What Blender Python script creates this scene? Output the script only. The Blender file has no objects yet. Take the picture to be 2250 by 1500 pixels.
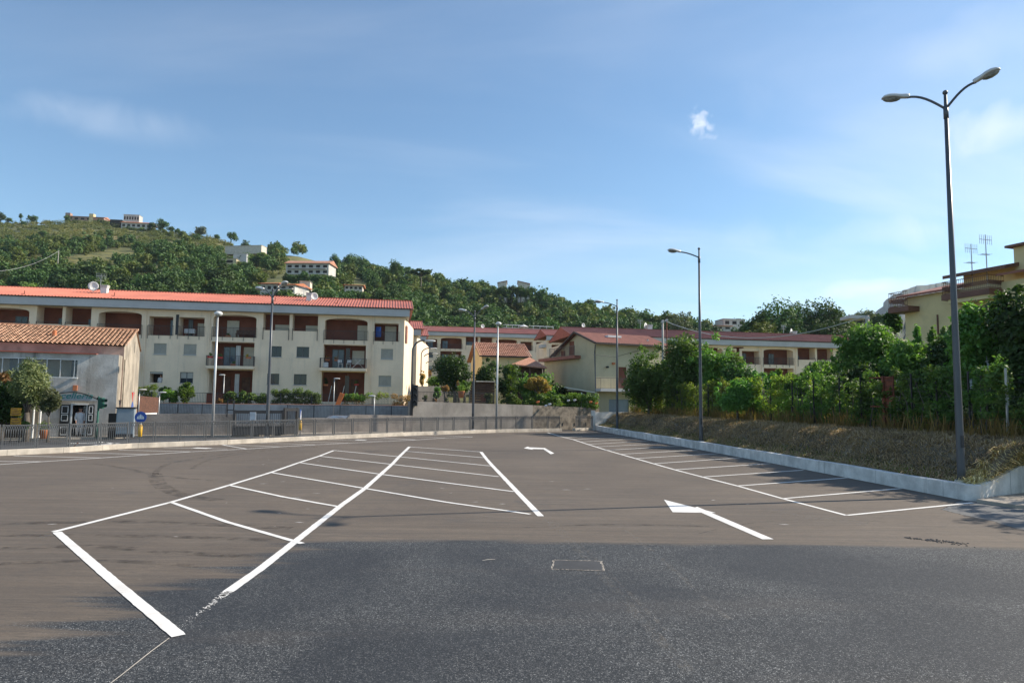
import bpy, bmesh, math, random
import numpy as np
from mathutils import Vector, Matrix

# ---------------------------------------------------------------- camera, sky, sun, exposure
F, CAMH = 1518.0, 2.6                       # focal length in photo pixels (2250 wide), eye height
PITCH, ROLL = math.atan(129/1518), math.radians(0.69)
S = bpy.context.scene
COL = S.collection
cam_d = bpy.data.cameras.new('camera'); cam = bpy.data.objects.new('camera', cam_d); COL.objects.link(cam)
cam_d.sensor_width = 36.0; cam_d.lens = F/2250*36.0; cam_d.clip_end = 9000; cam_d.clip_start = 0.1
cam.matrix_world = Matrix.Translation((0, 0, CAMH)) @ Matrix.Rotation(math.pi/2+PITCH, 4, 'X') @ Matrix.Rotation(ROLL, 4, 'Z')
S.camera = cam
S.view_settings.view_transform = 'Standard'; S.view_settings.look = 'None'
S.view_settings.exposure = 0.72; S.view_settings.gamma = 1.0
SUN_AZ, SUN_EL = math.radians(15.6), math.radians(34.0)     # azimuth measured from +X towards +Y
sun_dir = Vector((math.cos(SUN_AZ)*math.cos(SUN_EL), math.sin(SUN_AZ)*math.cos(SUN_EL), math.sin(SUN_EL)))
sl = bpy.data.lights.new('sun', 'SUN'); sl.energy = 4.6; sl.angle = math.radians(0.55); sl.color = (1.0, 0.90, 0.76)
so = bpy.data.objects.new('sun', sl); COL.objects.link(so)
so.rotation_euler = sun_dir.to_track_quat('Z', 'Y').to_euler(); so.location = (60, 20, 60)

def build_world():
    w = bpy.data.worlds.new('World'); S.world = w; w.use_nodes = True
    nt = w.node_tree; nt.nodes.clear(); N = nt.nodes.new; L = nt.links.new
    out = N('ShaderNodeOutputWorld'); bg = N('ShaderNodeBackground'); bg.inputs['Strength'].default_value = 0.106
    sky = N('ShaderNodeTexSky'); sky.sky_type = 'NISHITA'; sky.sun_disc = False
    sky.sun_elevation = SUN_EL; sky.sun_rotation = math.pi/2 - SUN_AZ
    sky.altitude = 50; sky.air_density = 1.0; sky.dust_density = 0.25; sky.ozone_density = 1.6
    tc = N('ShaderNodeTexCoord'); sep = N('ShaderNodeSeparateXYZ'); L(tc.outputs['Generated'], sep.inputs[0])
    def math_(op, a, b=None, clamp=False):
        m = N('ShaderNodeMath'); m.operation = op; m.use_clamp = clamp
        for i, v in enumerate((a, b)):
            if v is None: continue
            if hasattr(v, 'links'): L(v, m.inputs[i])
            else: m.inputs[i].default_value = v
        return m.outputs[0]
    zc = math_('ADD', math_('MAXIMUM', sep.outputs['Z'], 0.0), 0.16)
    u = math_('DIVIDE', sep.outputs['X'], zc); v = math_('DIVIDE', sep.outputs['Y'], zc)
    cmb = N('ShaderNodeCombineXYZ'); L(u, cmb.inputs[0]); L(v, cmb.inputs[1])
    mp = N('ShaderNodeMapping'); mp.inputs['Rotation'].default_value = (0, 0, math.radians(24)); mp.inputs['Scale'].default_value = (0.38, 1.15, 1)
    L(cmb.outputs[0], mp.inputs[0])
    n1 = N('ShaderNodeTexNoise'); n1.inputs['Scale'].default_value = 0.9; n1.inputs['Detail'].default_value = 9
    n1.inputs['Roughness'].default_value = 0.52; n1.inputs['Distortion'].default_value = 0.7; L(mp.outputs[0], n1.inputs['Vector'])
    r1 = N('ShaderNodeMapRange'); r1.interpolation_type = 'SMOOTHSTEP'
    r1.inputs['From Min'].default_value = 0.40; r1.inputs['From Max'].default_value = 0.84; r1.inputs['To Max'].default_value = 0.55
    L(n1.outputs['Fac'], r1.inputs['Value'])
    # more veil towards the right of the view and close to the horizon
    side = N('ShaderNodeMapRange'); side.inputs['From Min'].default_value = -0.5; side.inputs['From Max'].default_value = 0.62
    side.inputs['To Min'].default_value = 0.38; side.inputs['To Max'].default_value = 1.05; L(sep.outputs['X'], side.inputs['Value'])
    veil = math_('MULTIPLY', r1.outputs[0], side.outputs[0], True)
    # the one small bright wisp
    def wisp(px, py, sx, sy, sc, amt):
        t = ray(px, py); t = np.array(t)/np.linalg.norm(t)
        sub = N('ShaderNodeVectorMath'); sub.operation = 'SUBTRACT'; L(tc.outputs['Generated'], sub.inputs[0]); sub.inputs[1].default_value = tuple(t)
        nn = N('ShaderNodeTexNoise'); nn.inputs['Scale'].default_value = sc; nn.inputs['Detail'].default_value = 6; nn.inputs['Distortion'].default_value = 0.6
        L(tc.outputs['Generated'], nn.inputs['Vector'])
        ws = N('ShaderNodeVectorMath'); ws.operation = 'MULTIPLY'; L(sub.outputs[0], ws.inputs[0]); ws.inputs[1].default_value = (1/sx, 1/sx, 1/sy)
        ln = N('ShaderNodeVectorMath'); ln.operation = 'LENGTH'; L(ws.outputs[0], ln.inputs[0])
        f = math_('SUBTRACT', 1.0, ln.outputs['Value'])
        f = math_('ADD', f, math_('MULTIPLY', math_('SUBTRACT', nn.outputs['Fac'], 0.55), 2.6))
        f = math_('MULTIPLY', f, amt, True)
        g = N('ShaderNodeMapRange'); g.inputs['From Min'].default_value = 1.15; g.inputs['From Max'].default_value = 0.5; L(ln.outputs['Value'], g.inputs['Value'])
        return math_('MULTIPLY', f, g.outputs[0], True)
    w1 = wisp(1540, 268, 0.020, 0.028, 75, 0.6)
    w2 = wisp(2215, 275, 0.17, 0.05, 9, 0.5)
    w3 = wisp(1900, 635, 0.13, 0.022, 10, 0.45)
    w4 = wisp(2040, 505, 0.34, 0.045, 9, 0.32)
    w5 = wisp(150, 240, 0.18, 0.03, 14, 0.13); w6 = wisp(1560, 300, 0.022, 0.008, 60, 0.35); w7 = wisp(2100, 110, 0.30, 0.07, 6, 0.22)
    w1 = math_('MAXIMUM', math_('MAXIMUM', w1, w5), math_('MAXIMUM', w6, w7))
    fac = math_('MAXIMUM', math_('MAXIMUM', veil, w1), math_('MAXIMUM', math_('MAXIMUM', w2, w3), w4))
    hsv = N('ShaderNodeMix'); hsv.data_type = 'RGBA'; hsv.blend_type = 'MULTIPLY'; hsv.inputs[0].default_value = 1.0
    L(sky.outputs[0], hsv.inputs[6]); hsv.inputs[7].default_value = SKYTINT
    mix = N('ShaderNodeMix'); mix.data_type = 'RGBA'; L(fac, mix.inputs[0]); L(hsv.outputs[2], mix.inputs[6]); mix.inputs[7].default_value = CLOUDCOL
    L(mix.outputs[2], bg.inputs['Color']); L(bg.outputs[0], out.inputs['Surface'])

SKYTINT = (0.77, 0.93, 0.99, 1); CLOUDCOL = (7.4, 7.5, 7.8, 1)

# ---------------------------------------------------------------- measuring helpers (points where things really stand)
_cr, _sr = math.cos(ROLL), math.sin(ROLL); _ca, _sa = math.cos(math.pi/2+PITCH), math.sin(math.pi/2+PITCH)
def ray(px, py):
    x = (px-1125)/F; y = -(py-750)/F
    x, y = _cr*x-_sr*y, _sr*x+_cr*y
    return (x, _ca*y+_sa, _sa*y-_ca)
def G(px, py, z=0.0):
    d = ray(px, py); t = (z-CAMH)/d[2]; return Vector((d[0]*t, d[1]*t, z))
def D(px, py, Y):
    d = ray(px, py); t = Y/d[1]; return Vector((d[0]*t, Y, CAMH+d[2]*t))
def V(px, py, O, ang):
    d = ray(px, py); u = (math.cos(ang), math.sin(ang)); n = (-u[1], u[0])
    t = (O[0]*n[0]+O[1]*n[1])/(d[0]*n[0]+d[1]*n[1])
    return (d[0]*t-O[0])*u[0]+(d[1]*t-O[1])*u[1], CAMH+d[2]*t
build_world()

# ---------------------------------------------------------------- materials
def _mix(N, L, fac, a, b, mode='MIX'):
    m = N('ShaderNodeMix'); m.data_type = 'RGBA'; m.blend_type = mode
    for i, v in ((0, fac), (6, a), (7, b)):
        if hasattr(v, 'links'): L(v, m.inputs[i])
        else: m.inputs[i].default_value = v if i == 0 else (*v[:3], 1)
    return m.outputs[2]
def _noise(N, L, vec, scale, detail=4, rough=0.55, dist=0.0, stretch=None):
    if stretch:
        mp = N('ShaderNodeMapping'); mp.inputs['Scale'].default_value = stretch; L(vec, mp.inputs[0]); vec = mp.outputs[0]
    n = N('ShaderNodeTexNoise'); n.inputs['Scale'].default_value = scale; n.inputs['Detail'].default_value = detail
    n.inputs['Roughness'].default_value = rough; n.inputs['Distortion'].default_value = dist; L(vec, n.inputs['Vector']); return n.outputs['Fac']
def _range(N, L, v, a, b, c=0.0, d=1.0, smooth=True):
    r = N('ShaderNodeMapRange'); r.interpolation_type = 'SMOOTHSTEP' if smooth else 'LINEAR'
    r.inputs['From Min'].default_value = a; r.inputs['From Max'].default_value = b; r.inputs['To Min'].default_value = c; r.inputs['To Max'].default_value = d
    L(v, r.inputs['Value']); return r.outputs[0]
def _base(name):
    m = bpy.data.materials.new(name); m.use_nodes = True; nt = m.node_tree
    b = nt.nodes['Principled BSDF']; return m, nt, nt.nodes.new, nt.links.new, b
def M(name, col, rough=0.8, var=0.12, scale=1.5, bump=0.0, bscale=30, metal=0.0, stain=0.0, stain_col=(0.05, 0.045, 0.04), streak=False, dark2=None, joints=0.0):
    m, nt, N, L, b = _base(name)
    tc = N('ShaderNodeTexCoord').outputs['Object']
    c2 = tuple(c*(1-var*2) for c in col); c1 = tuple(min(1, c*(1+var)) for c in col)
    n = _noise(N, L, tc, scale, 6, 0.6)
    c = _mix(N, L, _range(N, L, n, 0.3, 0.7), c2, c1)
    fine = _noise(N, L, tc, scale*14, 3)
    c = _mix(N, L, _range(N, L, fine, 0.35, 0.7, 0, var), c, tuple(x*0.6 for x in col))
    if stain:
        s = _noise(N, L, tc, 1.1, 7, 0.65, 0.4, (1.6, 1.6, 0.16) if streak else None)
        c = _mix(N, L, _range(N, L, s, 0.5, 0.72, 0, stain), c, stain_col)
    if dark2:
        s2 = _noise(N, L, tc, 0.55, 6, 0.6, 0.5); c = _mix(N, L, _range(N, L, s2, 0.48, 0.62, 0, 0.8), c, dark2)
    if joints:
        sx = N('ShaderNodeSeparateXYZ'); L(tc, sx.inputs[0]); k1 = N('ShaderNodeMath'); k1.operation = 'DIVIDE'; L(sx.outputs['Y'], k1.inputs[0]); k1.inputs[1].default_value = joints
        k2 = N('ShaderNodeMath'); k2.operation = 'FRACT'; L(k1.outputs[0], k2.inputs[0]); k3 = N('ShaderNodeMath'); k3.operation = 'COMPARE'; L(k2.outputs[0], k3.inputs[0]); k3.inputs[1].default_value = 0.5; k3.inputs[2].default_value = 0.009/joints
        k4 = N('ShaderNodeMath'); k4.operation = 'MULTIPLY'; L(k3.outputs[0], k4.inputs[0]); k4.inputs[1].default_value = 0.7; c = _mix(N, L, k4.outputs[0], c, tuple(x*0.35 for x in col))
    L(c, b.inputs['Base Color']); b.inputs['Roughness'].default_value = rough; b.inputs['Metallic'].default_value = metal
    if bump:
        bn = N('ShaderNodeBump'); bn.inputs['Strength'].default_value = bump; bn.inputs['Distance'].default_value = 0.02
        L(_noise(N, L, tc, bscale, 5), bn.inputs['Height']); L(bn.outputs[0], b.inputs['Normal'])
    return m
def leafmat(name, cols, trans=0.3, nscale=0.35, rough=0.6):
    """cols: several leaf colours, picked leaf by leaf and drifting slowly over the plant"""
    m, nt, N, L, b = _base(name)
    geo = N('ShaderNodeNewGeometry'); oi = N('ShaderNodeObjectInfo')
    tc = N('ShaderNodeTexCoord').outputs['Object']
    n = _noise(N, L, tc, nscale, 3)
    add = N('ShaderNodeMath'); add.operation = 'ADD'
    mu = N('ShaderNodeMath'); mu.operation = 'MULTIPLY'; L(geo.outputs['Random Per Island'], mu.inputs[0]); mu.inputs[1].default_value = 0.55
    nr = _range(N, L, n, 0.3, 0.7, 0, 0.5); L(mu.outputs[0], add.inputs[0]); L(nr, add.inputs[1])
    cr = N('ShaderNodeValToRGB'); cr.color_ramp.interpolation = 'LINEAR'
    els = cr.color_ramp.elements
    while len(els) < len(cols): els.new(0.5)
    for i, c in enumerate(cols): els[i].position = i/(len(cols)-1)*0.95; els[i].color = (*c, 1)
    L(add.outputs[0], cr.inputs[0])
    hs = N('ShaderNodeHueSaturation'); L(cr.outputs[0], hs.inputs['Color'])
    L(_range(N, L, oi.outputs['Random'], 0, 1, 0.62, 1.35, False), hs.inputs['Value'])
    L(_range(N, L, oi.outputs['Random'], 0, 1, 0.485, 0.515, False), hs.inputs['Hue'])
    L(hs.outputs[0], b.inputs['Base Color']); b.inputs['Roughness'].default_value = rough; b.inputs['Specular IOR Level'].default_value = 0.4
    if trans:
        tr = N('ShaderNodeBsdfTranslucent'); L(_mix(N, L, 1.0, hs.outputs[0], (1.5, 1.7, 0.7), 'MULTIPLY'), tr.inputs['Color'])
        mx = N('ShaderNodeMixShader'); mx.inputs[0].default_value = trans
        L(b.outputs[0], mx.inputs[1]); L(tr.outputs[0], mx.inputs[2]); L(mx.outputs[0], nt.nodes['Material Output'].inputs['Surface'])
    return m
def glassmat(name, col=(0.02, 0.03, 0.04)):
    m, nt, N, L, b = _base(name); tc = N('ShaderNodeTexCoord').outputs['Object']
    L(_mix(N, L, _noise(N, L, tc, 2.0), tuple(c*0.5 for c in col), tuple(c*1.6 for c in col)), b.inputs['Base Color'])
    b.inputs['Roughness'].default_value = 0.08; return m
def tilemat(name, c1, c2, period=0.33, dirt=0.35):
    m, nt, N, L, b = _base(name); tc = N('ShaderNodeTexCoord').outputs['Object']
    n = _noise(N, L, tc, 7.0, 2, 0.5, 0, (1, 1, 1)); n2 = _noise(N, L, tc, 0.8, 5)
    c = _mix(N, L, _range(N, L, n, 0.35, 0.65), c1, c2); c = _mix(N, L, _range(N, L, n2, 0.5, 0.7, 0, dirt), c, (0.09, 0.06, 0.045))
    L(c, b.inputs['Base Color']); b.inputs['Roughness'].default_value = 0.85; return m

def asphalt_mat():
    m, nt, N, L, b = _base('asphalt'); tc = N('ShaderNodeTexCoord').outputs['Object']
    sp = N('ShaderNodeSeparateXYZ'); L(tc, sp.inputs[0])
    def mth(op, a, b_=None, cl=False):
        k = N('ShaderNodeMath'); k.operation = op; k.use_clamp = cl
        for i, v in enumerate((a, b_)):
            if v is None: continue
            if hasattr(v, 'links'): L(v, k.inputs[i])
            else: k.inputs[i].default_value = v
        return k.outputs[0]
    # brown dusty older surface
    big = _noise(N, L, tc, 0.16, 5, 0.6, 0.6); mid = _noise(N, L, tc, 0.9, 7, 0.7, 0.4, (0.35, 1.5, 1)); brush = _noise(N, L, tc, 1.0, 6, 0.7, 0.3, (0.22, 5.5, 1)); blot = _noise(N, L, tc, 0.45, 7, 0.7, 0.8); fine = _noise(N, L, tc, 38, 3, 0.7); grit = _noise(N, L, tc, 115, 2, 0.8)
    old = _mix(N, L, _range(N, L, big, 0.3, 0.7), LOTDARK, LOTLIGHT)
    old = _mix(N, L, _range(N, L, mid, 0.35, 0.7, 0, 0.5), old, (0.105, 0.088, 0.073))
    old = _mix(N, L, _range(N, L, brush, 0.42, 0.66, 0, 0.55), old, (0.088, 0.074, 0.062))
    old = _mix(N, L, _range(N, L, brush, 0.52, 0.30, 0, 0.35), old, (0.185, 0.152, 0.122))
    old = _mix(N, L, _range(N, L, blot, 0.56, 0.74, 0, 0.65), old, (0.07, 0.066, 0.064))
    old = _mix(N, L, _range(N, L, _noise(N, L, tc, 9, 5, 0.7, 0.2, (0.45, 1.7, 1)), 0.46, 0.66, 0, 0.42), old, (0.06, 0.053, 0.046))
    old = _mix(N, L, _range(N, L, _noise(N, L, tc, 17, 3, 0.7, 0.0, (0.6, 1.4, 1)), 0.60, 0.74, 0, 0.5), old, (0.26, 0.22, 0.18))
    old = _mix(N, L, _range(N, L, fine, 0.42, 0.75, 0, 0.45), old, (0.05, 0.046, 0.042))
    old = _mix(N, L, _range(N, L, grit, 0.56, 0.70, 0, 0.5), old, (0.27, 0.23, 0.19))
    dust = _noise(N, L, tc, 0.5, 8, 0.7, 1.2, (0.5, 1.5, 1)); old = _mix(N, L, _range(N, L, dust, 0.60, 0.78, 0, 0.4), old, (0.21, 0.18, 0.15))
    # the newer, coarse, blue-black strip near the camera
    g2 = N('ShaderNodeTexVoronoi'); g2.inputs['Scale'].default_value = 120; L(tc, g2.inputs['Vector'])
    g2s = N('ShaderNodeSeparateColor'); L(g2.outputs['Color'], g2s.inputs[0])
    g3 = N('ShaderNodeTexVoronoi'); g3.inputs['Scale'].default_value = 62; L(tc, g3.inputs['Vector'])
    g3s = N('ShaderNodeSeparateColor'); L(g3.outputs['Color'], g3s.inputs[0])
    new = _mix(N, L, _range(N, L, _noise(N, L, tc, 0.6, 5, 0.6), 0.3, 0.7), NEWDARK, NEWLIGHT)
    new = _mix(N, L, _range(N, L, g2s.outputs[0], 0.40, 0.85, 0, 0.8), new, (0.115, 0.118, 0.118))
    new = _mix(N, L, _range(N, L, g3s.outputs[0], 0.70, 0.95, 0, 0.75), new, (0.23, 0.23, 0.225))
    new = _mix(N, L, _range(N, L, g2s.outputs[1], 0.93, 1.0, 0, 0.9), new, (0.55, 0.55, 0.53))
    new = _mix(N, L, _range(N, L, g2s.outputs[2], 0.45, 0.9, 0, 0.85), new, (0.009, 0.011, 0.014))
    new = _mix(N, L, _range(N, L, g3s.outputs[1], 0.6, 0.95, 0, 0.6), new, (0.012, 0.014, 0.017))
    brown = _noise(N, L, tc, 0.55, 6, 0.6, 0.5, (0.3, 1.6, 1)); new = _mix(N, L, _range(N, L, brown, 0.52, 0.72, 0, 0.35), new, (0.085, 0.073, 0.063))
    new = _mix(N, L, _range(N, L, _noise(N, L, tc, 0.28, 6, 0.6, 0.6), 0.40, 0.62, 0, 0.6), new, (0.020, 0.023, 0.028))
    # border: roughly y = 13.4 m ahead, dying out towards the left with dragged streaks
    wob = _noise(N, L, tc, 0.8, 6, 0.65, 0.2, (0.25, 1.0, 1))
    edge = mth('SUBTRACT', 13.05, sp.outputs['Y'])
    edge = mth('ADD', edge, mth('MULTIPLY', mth('SUBTRACT', wob, 0.5), 1.5))
    fy = _range(N, L, edge, -0.22, 0.26)
    streak = _noise(N, L, tc, 1.0, 5, 0.6, 0.2, (0.09, 2.3, 1))
    ex = mth('ADD', sp.outputs['X'], mth('MULTIPLY', mth('SUBTRACT', streak, 0.5), 5.5))
    ex = mth('ADD', ex, mth('MULTIPLY', mth('SUBTRACT', 9.2, sp.outputs['Y']), 0.38))
    fx = _range(N, L, ex, -5.3, -4.3)
    # right-hand newer patch by the end of the kerb wall, split off by a ragged joint
    jx = mth('ADD', mth('SUBTRACT', sp.outputs['X'], mth('MULTIPLY', mth('MAXIMUM', mth('SUBTRACT', sp.outputs['Y'], 17.6), 0.0), 0.9)), mth('MULTIPLY', mth('SUBTRACT', wob, 0.5), 0.7))
    fj = _range(N, L, jx, 10.85, 10.9)
    crack = mth('MULTIPLY', _range(N, L, mth('ABSOLUTE', mth('SUBTRACT', jx, 10.87)), 0.035, 0.01), _range(N, L, sp.outputs['Y'], 13.5, 14.2))
    nearf = mth('MULTIPLY', fy, fx)
    c = _mix(N, L, nearf, old, new)
    grey = _mix(N, L, _range(N, L, fine, 0.3, 0.7), (0.10, 0.102, 0.103), (0.17, 0.168, 0.163))
    c = _mix(N, L, mth('MULTIPLY', fj, mth('SUBTRACT', 1.0, nearf)), c, grey)
    c = _mix(N, L, mth('MULTIPLY', crack, 0.85), c, (0.015, 0.014, 0.013))
    hc = _noise(N, L, tc, 2.1, 3, 0.5, 0.4)
    L(c, b.inputs['Base Color']); L(_range(N, L, nearf, 0, 1, 0.85, 0.75, False), b.inputs['Roughness']); b.inputs['Specular IOR Level'].default_value = 0.35
    bn = N('ShaderNodeBump'); bn.inputs['Distance'].default_value = 0.008; L(_mix(N, L, nearf, (0.18, 0.18, 0.18), (0.75, 0.75, 0.75)), bn.inputs['Strength'])
    L(_noise(N, L, tc, 75, 3, 0.7), bn.inputs['Height']); L(bn.outputs[0], b.inputs['Normal'])
    return m
LOTDARK, LOTLIGHT = (0.108, 0.084, 0.063), (0.172, 0.135, 0.100)
NEWDARK, NEWLIGHT = (0.012, 0.013, 0.014), (0.032, 0.034, 0.035)

def paint_mat():
    m, nt, N, L, b = _base('road_paint'); tc = N('ShaderNodeTexCoord').outputs['Object']
    c = _mix(N, L, _range(N, L, _noise(N, L, tc, 1.3, 7, 0.7, 0.3), 0.40, 0.72, 0, 0.5), (0.76, 0.74, 0.70), (0.50, 0.46, 0.41))
    c = _mix(N, L, _range(N, L, _noise(N, L, tc, 60, 3, 0.7), 0.62, 0.75, 0, 0.6), c, (0.35, 0.32, 0.29))
    L(c, b.inputs['Base Color']); b.inputs['Roughness'].default_value = 0.75
    wn = N('ShaderNodeMath'); wn.operation = 'MULTIPLY'; L(_range(N, L, _noise(N, L, tc, 26, 6, 0.75), 0.60, 0.66), wn.inputs[0]); L(_range(N, L, _noise(N, L, tc, 0.7, 5, 0.65), 0.44, 0.66), wn.inputs[1])
    tp = N('ShaderNodeBsdfTransparent'); mx = N('ShaderNodeMixShader'); L(wn.outputs[0], mx.inputs[0]); L(b.outputs[0], mx.inputs[1]); L(tp.outputs[0], mx.inputs[2]); L(mx.outputs[0], nt.nodes['Material Output'].inputs['Surface']); return m
MT = {}
def mats():
    a = MT
    a['asphalt'] = asphalt_mat()
    a['road'] = M('road_asphalt', (0.05, 0.051, 0.054), 0.85, 0.2, 0.8, 0.15, 40)
    a['earth'] = M('earth', (0.20, 0.165, 0.11), 0.95, 0.25, 0.4)
    a['paving'] = M('paving', (0.34, 0.30, 0.25), 0.85, 0.12, 1.2)
    a['kerb'] = M('kerb_concrete', (0.55, 0.49, 0.41), 0.85, 0.14, 1.4, 0.2, 25, stain=0.5, stain_col=(0.27, 0.23, 0.18), streak=True, joints=1.7)
    a['kerb_r'] = M('wall_concrete', (0.70, 0.68, 0.64), 0.85, 0.14, 1.6, 0.2, 25, stain=0.55, stain_col=(0.34, 0.30, 0.25), streak=True, joints=3.1)
    a['render'] = M('rough_render', (0.31, 0.27, 0.235), 0.95, 0.18, 0.7, 0.9, 9, stain=0.35, streak=True)
    a['stone'] = M('rubble_stone', (0.30, 0.25, 0.19), 0.95, 0.3, 2.2, 1.0, 5, stain=0.4)
    a['retain'] = M('retaining_concrete', (0.36, 0.32, 0.275), 0.9, 0.15, 0.6, 0.4, 12, stain=0.3, streak=True)
    a['greyblock'] = M('grey_wall', (0.42, 0.41, 0.39), 0.9, 0.12, 0.8, 0.3, 20, stain=0.2)
    a['paint'] = paint_mat()
    a['cream'] = M('cream_plaster', (0.86, 0.69, 0.51), 0.9, 0.05, 0.35, 0.05, 40, stain=0.30, stain_col=(0.40, 0.36, 0.29), streak=True)
    a['fascia'] = M('grey_fascia', (0.47, 0.47, 0.47), 0.7, 0.05, 0.6)
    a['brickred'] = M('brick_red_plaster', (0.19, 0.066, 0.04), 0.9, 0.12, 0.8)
    a['roof'] = M('red_metal_roof', (0.47, 0.15, 0.095), 0.55, 0.08, 0.4, stain=0.12, stain_col=(0.25, 0.1, 0.07))
    a['roofmid'] = M('faded_red_roof', (0.36, 0.125, 0.088), 0.6, 0.1, 0.4, stain=0.2, stain_col=(0.2, 0.09, 0.06)); a['roofbrown'] = M('brown_red_roof', (0.24, 0.088, 0.066), 0.65, 0.1, 0.4, stain=0.2, stain_col=(0.14, 0.07, 0.05))
    a['roofdark'] = M('dark_roof_edge', (0.05, 0.035, 0.03), 0.7)
    a['roofred2'] = M('red_gable', (0.36, 0.09, 0.055), 0.7)
    a['tiles'] = tilemat('clay_tiles', (0.46, 0.24, 0.145), (0.64, 0.40, 0.26), dirt=0.4)
    a['tilesold'] = tilemat('old_clay_tiles', (0.40, 0.17, 0.10), (0.50, 0.27, 0.18), dirt=0.5)
    a['rail'] = M('dark_railing', (0.035, 0.035, 0.038), 0.5, 0.1)
    a['fence'] = M('grey_fence_paint', (0.10, 0.104, 0.108), 0.45, 0.1)
    a['pole'] = M('pole_paint', (0.075, 0.082, 0.092), 0.4, 0.08, 0.6)
    a['galv'] = M('galvanised', (0.55, 0.55, 0.54), 0.4, 0.06, 1.0, metal=0.4)
    a['lamphead'] = M('lamp_housing', (0.60, 0.61, 0.60), 0.35, 0.05)
    a['lampglass'] = M('lamp_glass', (0.30, 0.31, 0.28), 0.25, 0.3, 14)
    a['shutter'] = M('shutter', (0.42, 0.41, 0.37), 0.7, 0.05)
    a['blind'] = M('cream_blind', (0.55, 0.52, 0.43), 0.7, 0.04)
    a['frame'] = M('window_frame', (0.10, 0.10, 0.105), 0.5)
    a['villa'] = M('villa_plaster', (0.52, 0.50, 0.46), 0.8, 0.08, 0.4, stain=0.3, streak=True); a['white'] = M('white_paint', (0.72, 0.72, 0.70), 0.6, 0.05)
    a['glass'] = glassmat('window_glass'); a['glassblue'] = glassmat('blue_glass', (0.07, 0.11, 0.16))
    a['black'] = M('black_paint', (0.02, 0.02, 0.022), 0.5)
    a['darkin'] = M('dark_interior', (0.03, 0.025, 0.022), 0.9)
    a['wood'] = M('brown_wood', (0.13, 0.06, 0.035), 0.7, 0.2, 4)
    a['bark'] = M('bark', (0.13, 0.11, 0.09), 0.95, 0.25, 5, 0.5, 20)
    a['yellowwall'] = M('yellow_plaster', (0.52, 0.455, 0.30), 0.9, 0.06, 0.4, stain=0.12, stain_col=(0.3, 0.26, 0.18), streak=True)
    a['yellow2'] = M('ochre_plaster', (0.70, 0.56, 0.30), 0.9, 0.06, 0.5, stain=0.2, stain_col=(0.3, 0.26, 0.2))
    a['oldplaster'] = M('old_plaster', (0.50, 0.485, 0.455), 0.95, 0.16, 0.8, 0.5, 9, stain=0.9, stain_col=(0.09, 0.08, 0.07), streak=True, dark2=(0.36, 0.33, 0.29))
    a['gableplaster'] = M('stained_gable', (0.40, 0.345, 0.27), 0.95, 0.16, 0.9, 0.4, 12, stain=0.85, stain_col=(0.16, 0.135, 0.105), streak=True, dark2=(0.24, 0.21, 0.17))
    a['pinkplaster'] = M('pink_plaster', (0.40, 0.27, 0.22), 0.95, 0.15, 0.8, stain=0.5)
    a['signboard'] = M('sign_board', (0.40, 0.43, 0.45), 0.6, 0.05); a['teal'] = M('teal_lettering', (0.02, 0.26, 0.23), 0.5, 0.03)
    a['green'] = M('green_paint', (0.02, 0.10, 0.07), 0.45); a['yellow'] = M('yellow_plastic', (0.75, 0.42, 0.02), 0.5, 0.05)
    a['notice'] = M('faded_notice', (0.50, 0.26, 0.02), 0.8, 0.25, 6); a['blue'] = M('sign_blue', (0.02, 0.08, 0.36), 0.4, 0.03); a['red'] = M('red_paint', (0.45, 0.03, 0.02), 0.5, 0.05)
    a['orange'] = M('orange_paint', (0.75, 0.20, 0.05), 0.6, 0.05); a['terracotta'] = M('terracotta', (0.50, 0.17, 0.07), 0.8)
    a['bluegrey'] = M('blue_grey_panel', (0.24, 0.29, 0.33), 0.5, 0.06); a['reed'] = M('reed_screen', (0.12, 0.055, 0.035), 0.9, 0.25, 9)
    a['rust'] = M('rust', (0.20, 0.06, 0.03), 0.9, 0.3, 6); a['cloth'] = M('white_cloth', (0.65, 0.65, 0.66), 0.9)
    a['concrete'] = M('pole_concrete', (0.42, 0.39, 0.35), 0.9, 0.1); a['paleroof'] = M('pale_terrace', (0.62, 0.55, 0.46), 0.9)
    a['brown'] = M('brown_railing', (0.16, 0.07, 0.045), 0.6); a['browntile'] = M('brown_roof', (0.30, 0.12, 0.085), 0.8, 0.1)
    a['carpaint'] = M('dark_car_paint', (0.03, 0.035, 0.045), 0.15); a['silver'] = M('silver_car_paint', (0.38, 0.39, 0.40), 0.2, 0.03, metal=0.6)
    a['rubber'] = M('rubber', (0.02, 0.02, 0.02), 0.8); a['skin'] = M('skin', (0.45, 0.25, 0.17), 0.6); a['hair'] = M('hair', (0.03, 0.02, 0.015), 0.8)
    a['straw'] = leafmat('straw', [(0.13, 0.098, 0.058), (0.38, 0.285, 0.155), (0.75, 0.56, 0.30), (0.30, 0.235, 0.12)], 0.15, 0.5, 0.9)
    a['weeds'] = leafmat('dry_weeds', [(0.364, 0.208, 0.078), (0.182, 0.156, 0.052), (0.468, 0.299, 0.117), (0.130, 0.169, 0.039)], 0.35, 0.5, 0.9)
    a['fig'] = leafmat('fig_leaves', [(0.061, 0.129, 0.030), (0.108, 0.206, 0.047), (0.184, 0.292, 0.069)], 0.38, 0.6, 0.55)
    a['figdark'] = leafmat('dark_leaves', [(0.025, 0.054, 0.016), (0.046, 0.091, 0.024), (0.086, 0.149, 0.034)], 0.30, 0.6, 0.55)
    a['vine'] = leafmat('vine_leaves', [(0.056, 0.112, 0.020), (0.135, 0.201, 0.034), (0.223, 0.268, 0.051), (0.179, 0.135, 0.045)], 0.45, 0.8)
    a['bright'] = leafmat('bright_leaves', [(0.054, 0.119, 0.022), (0.119, 0.205, 0.032), (0.216, 0.292, 0.054)], 0.35, 0.9)
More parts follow.
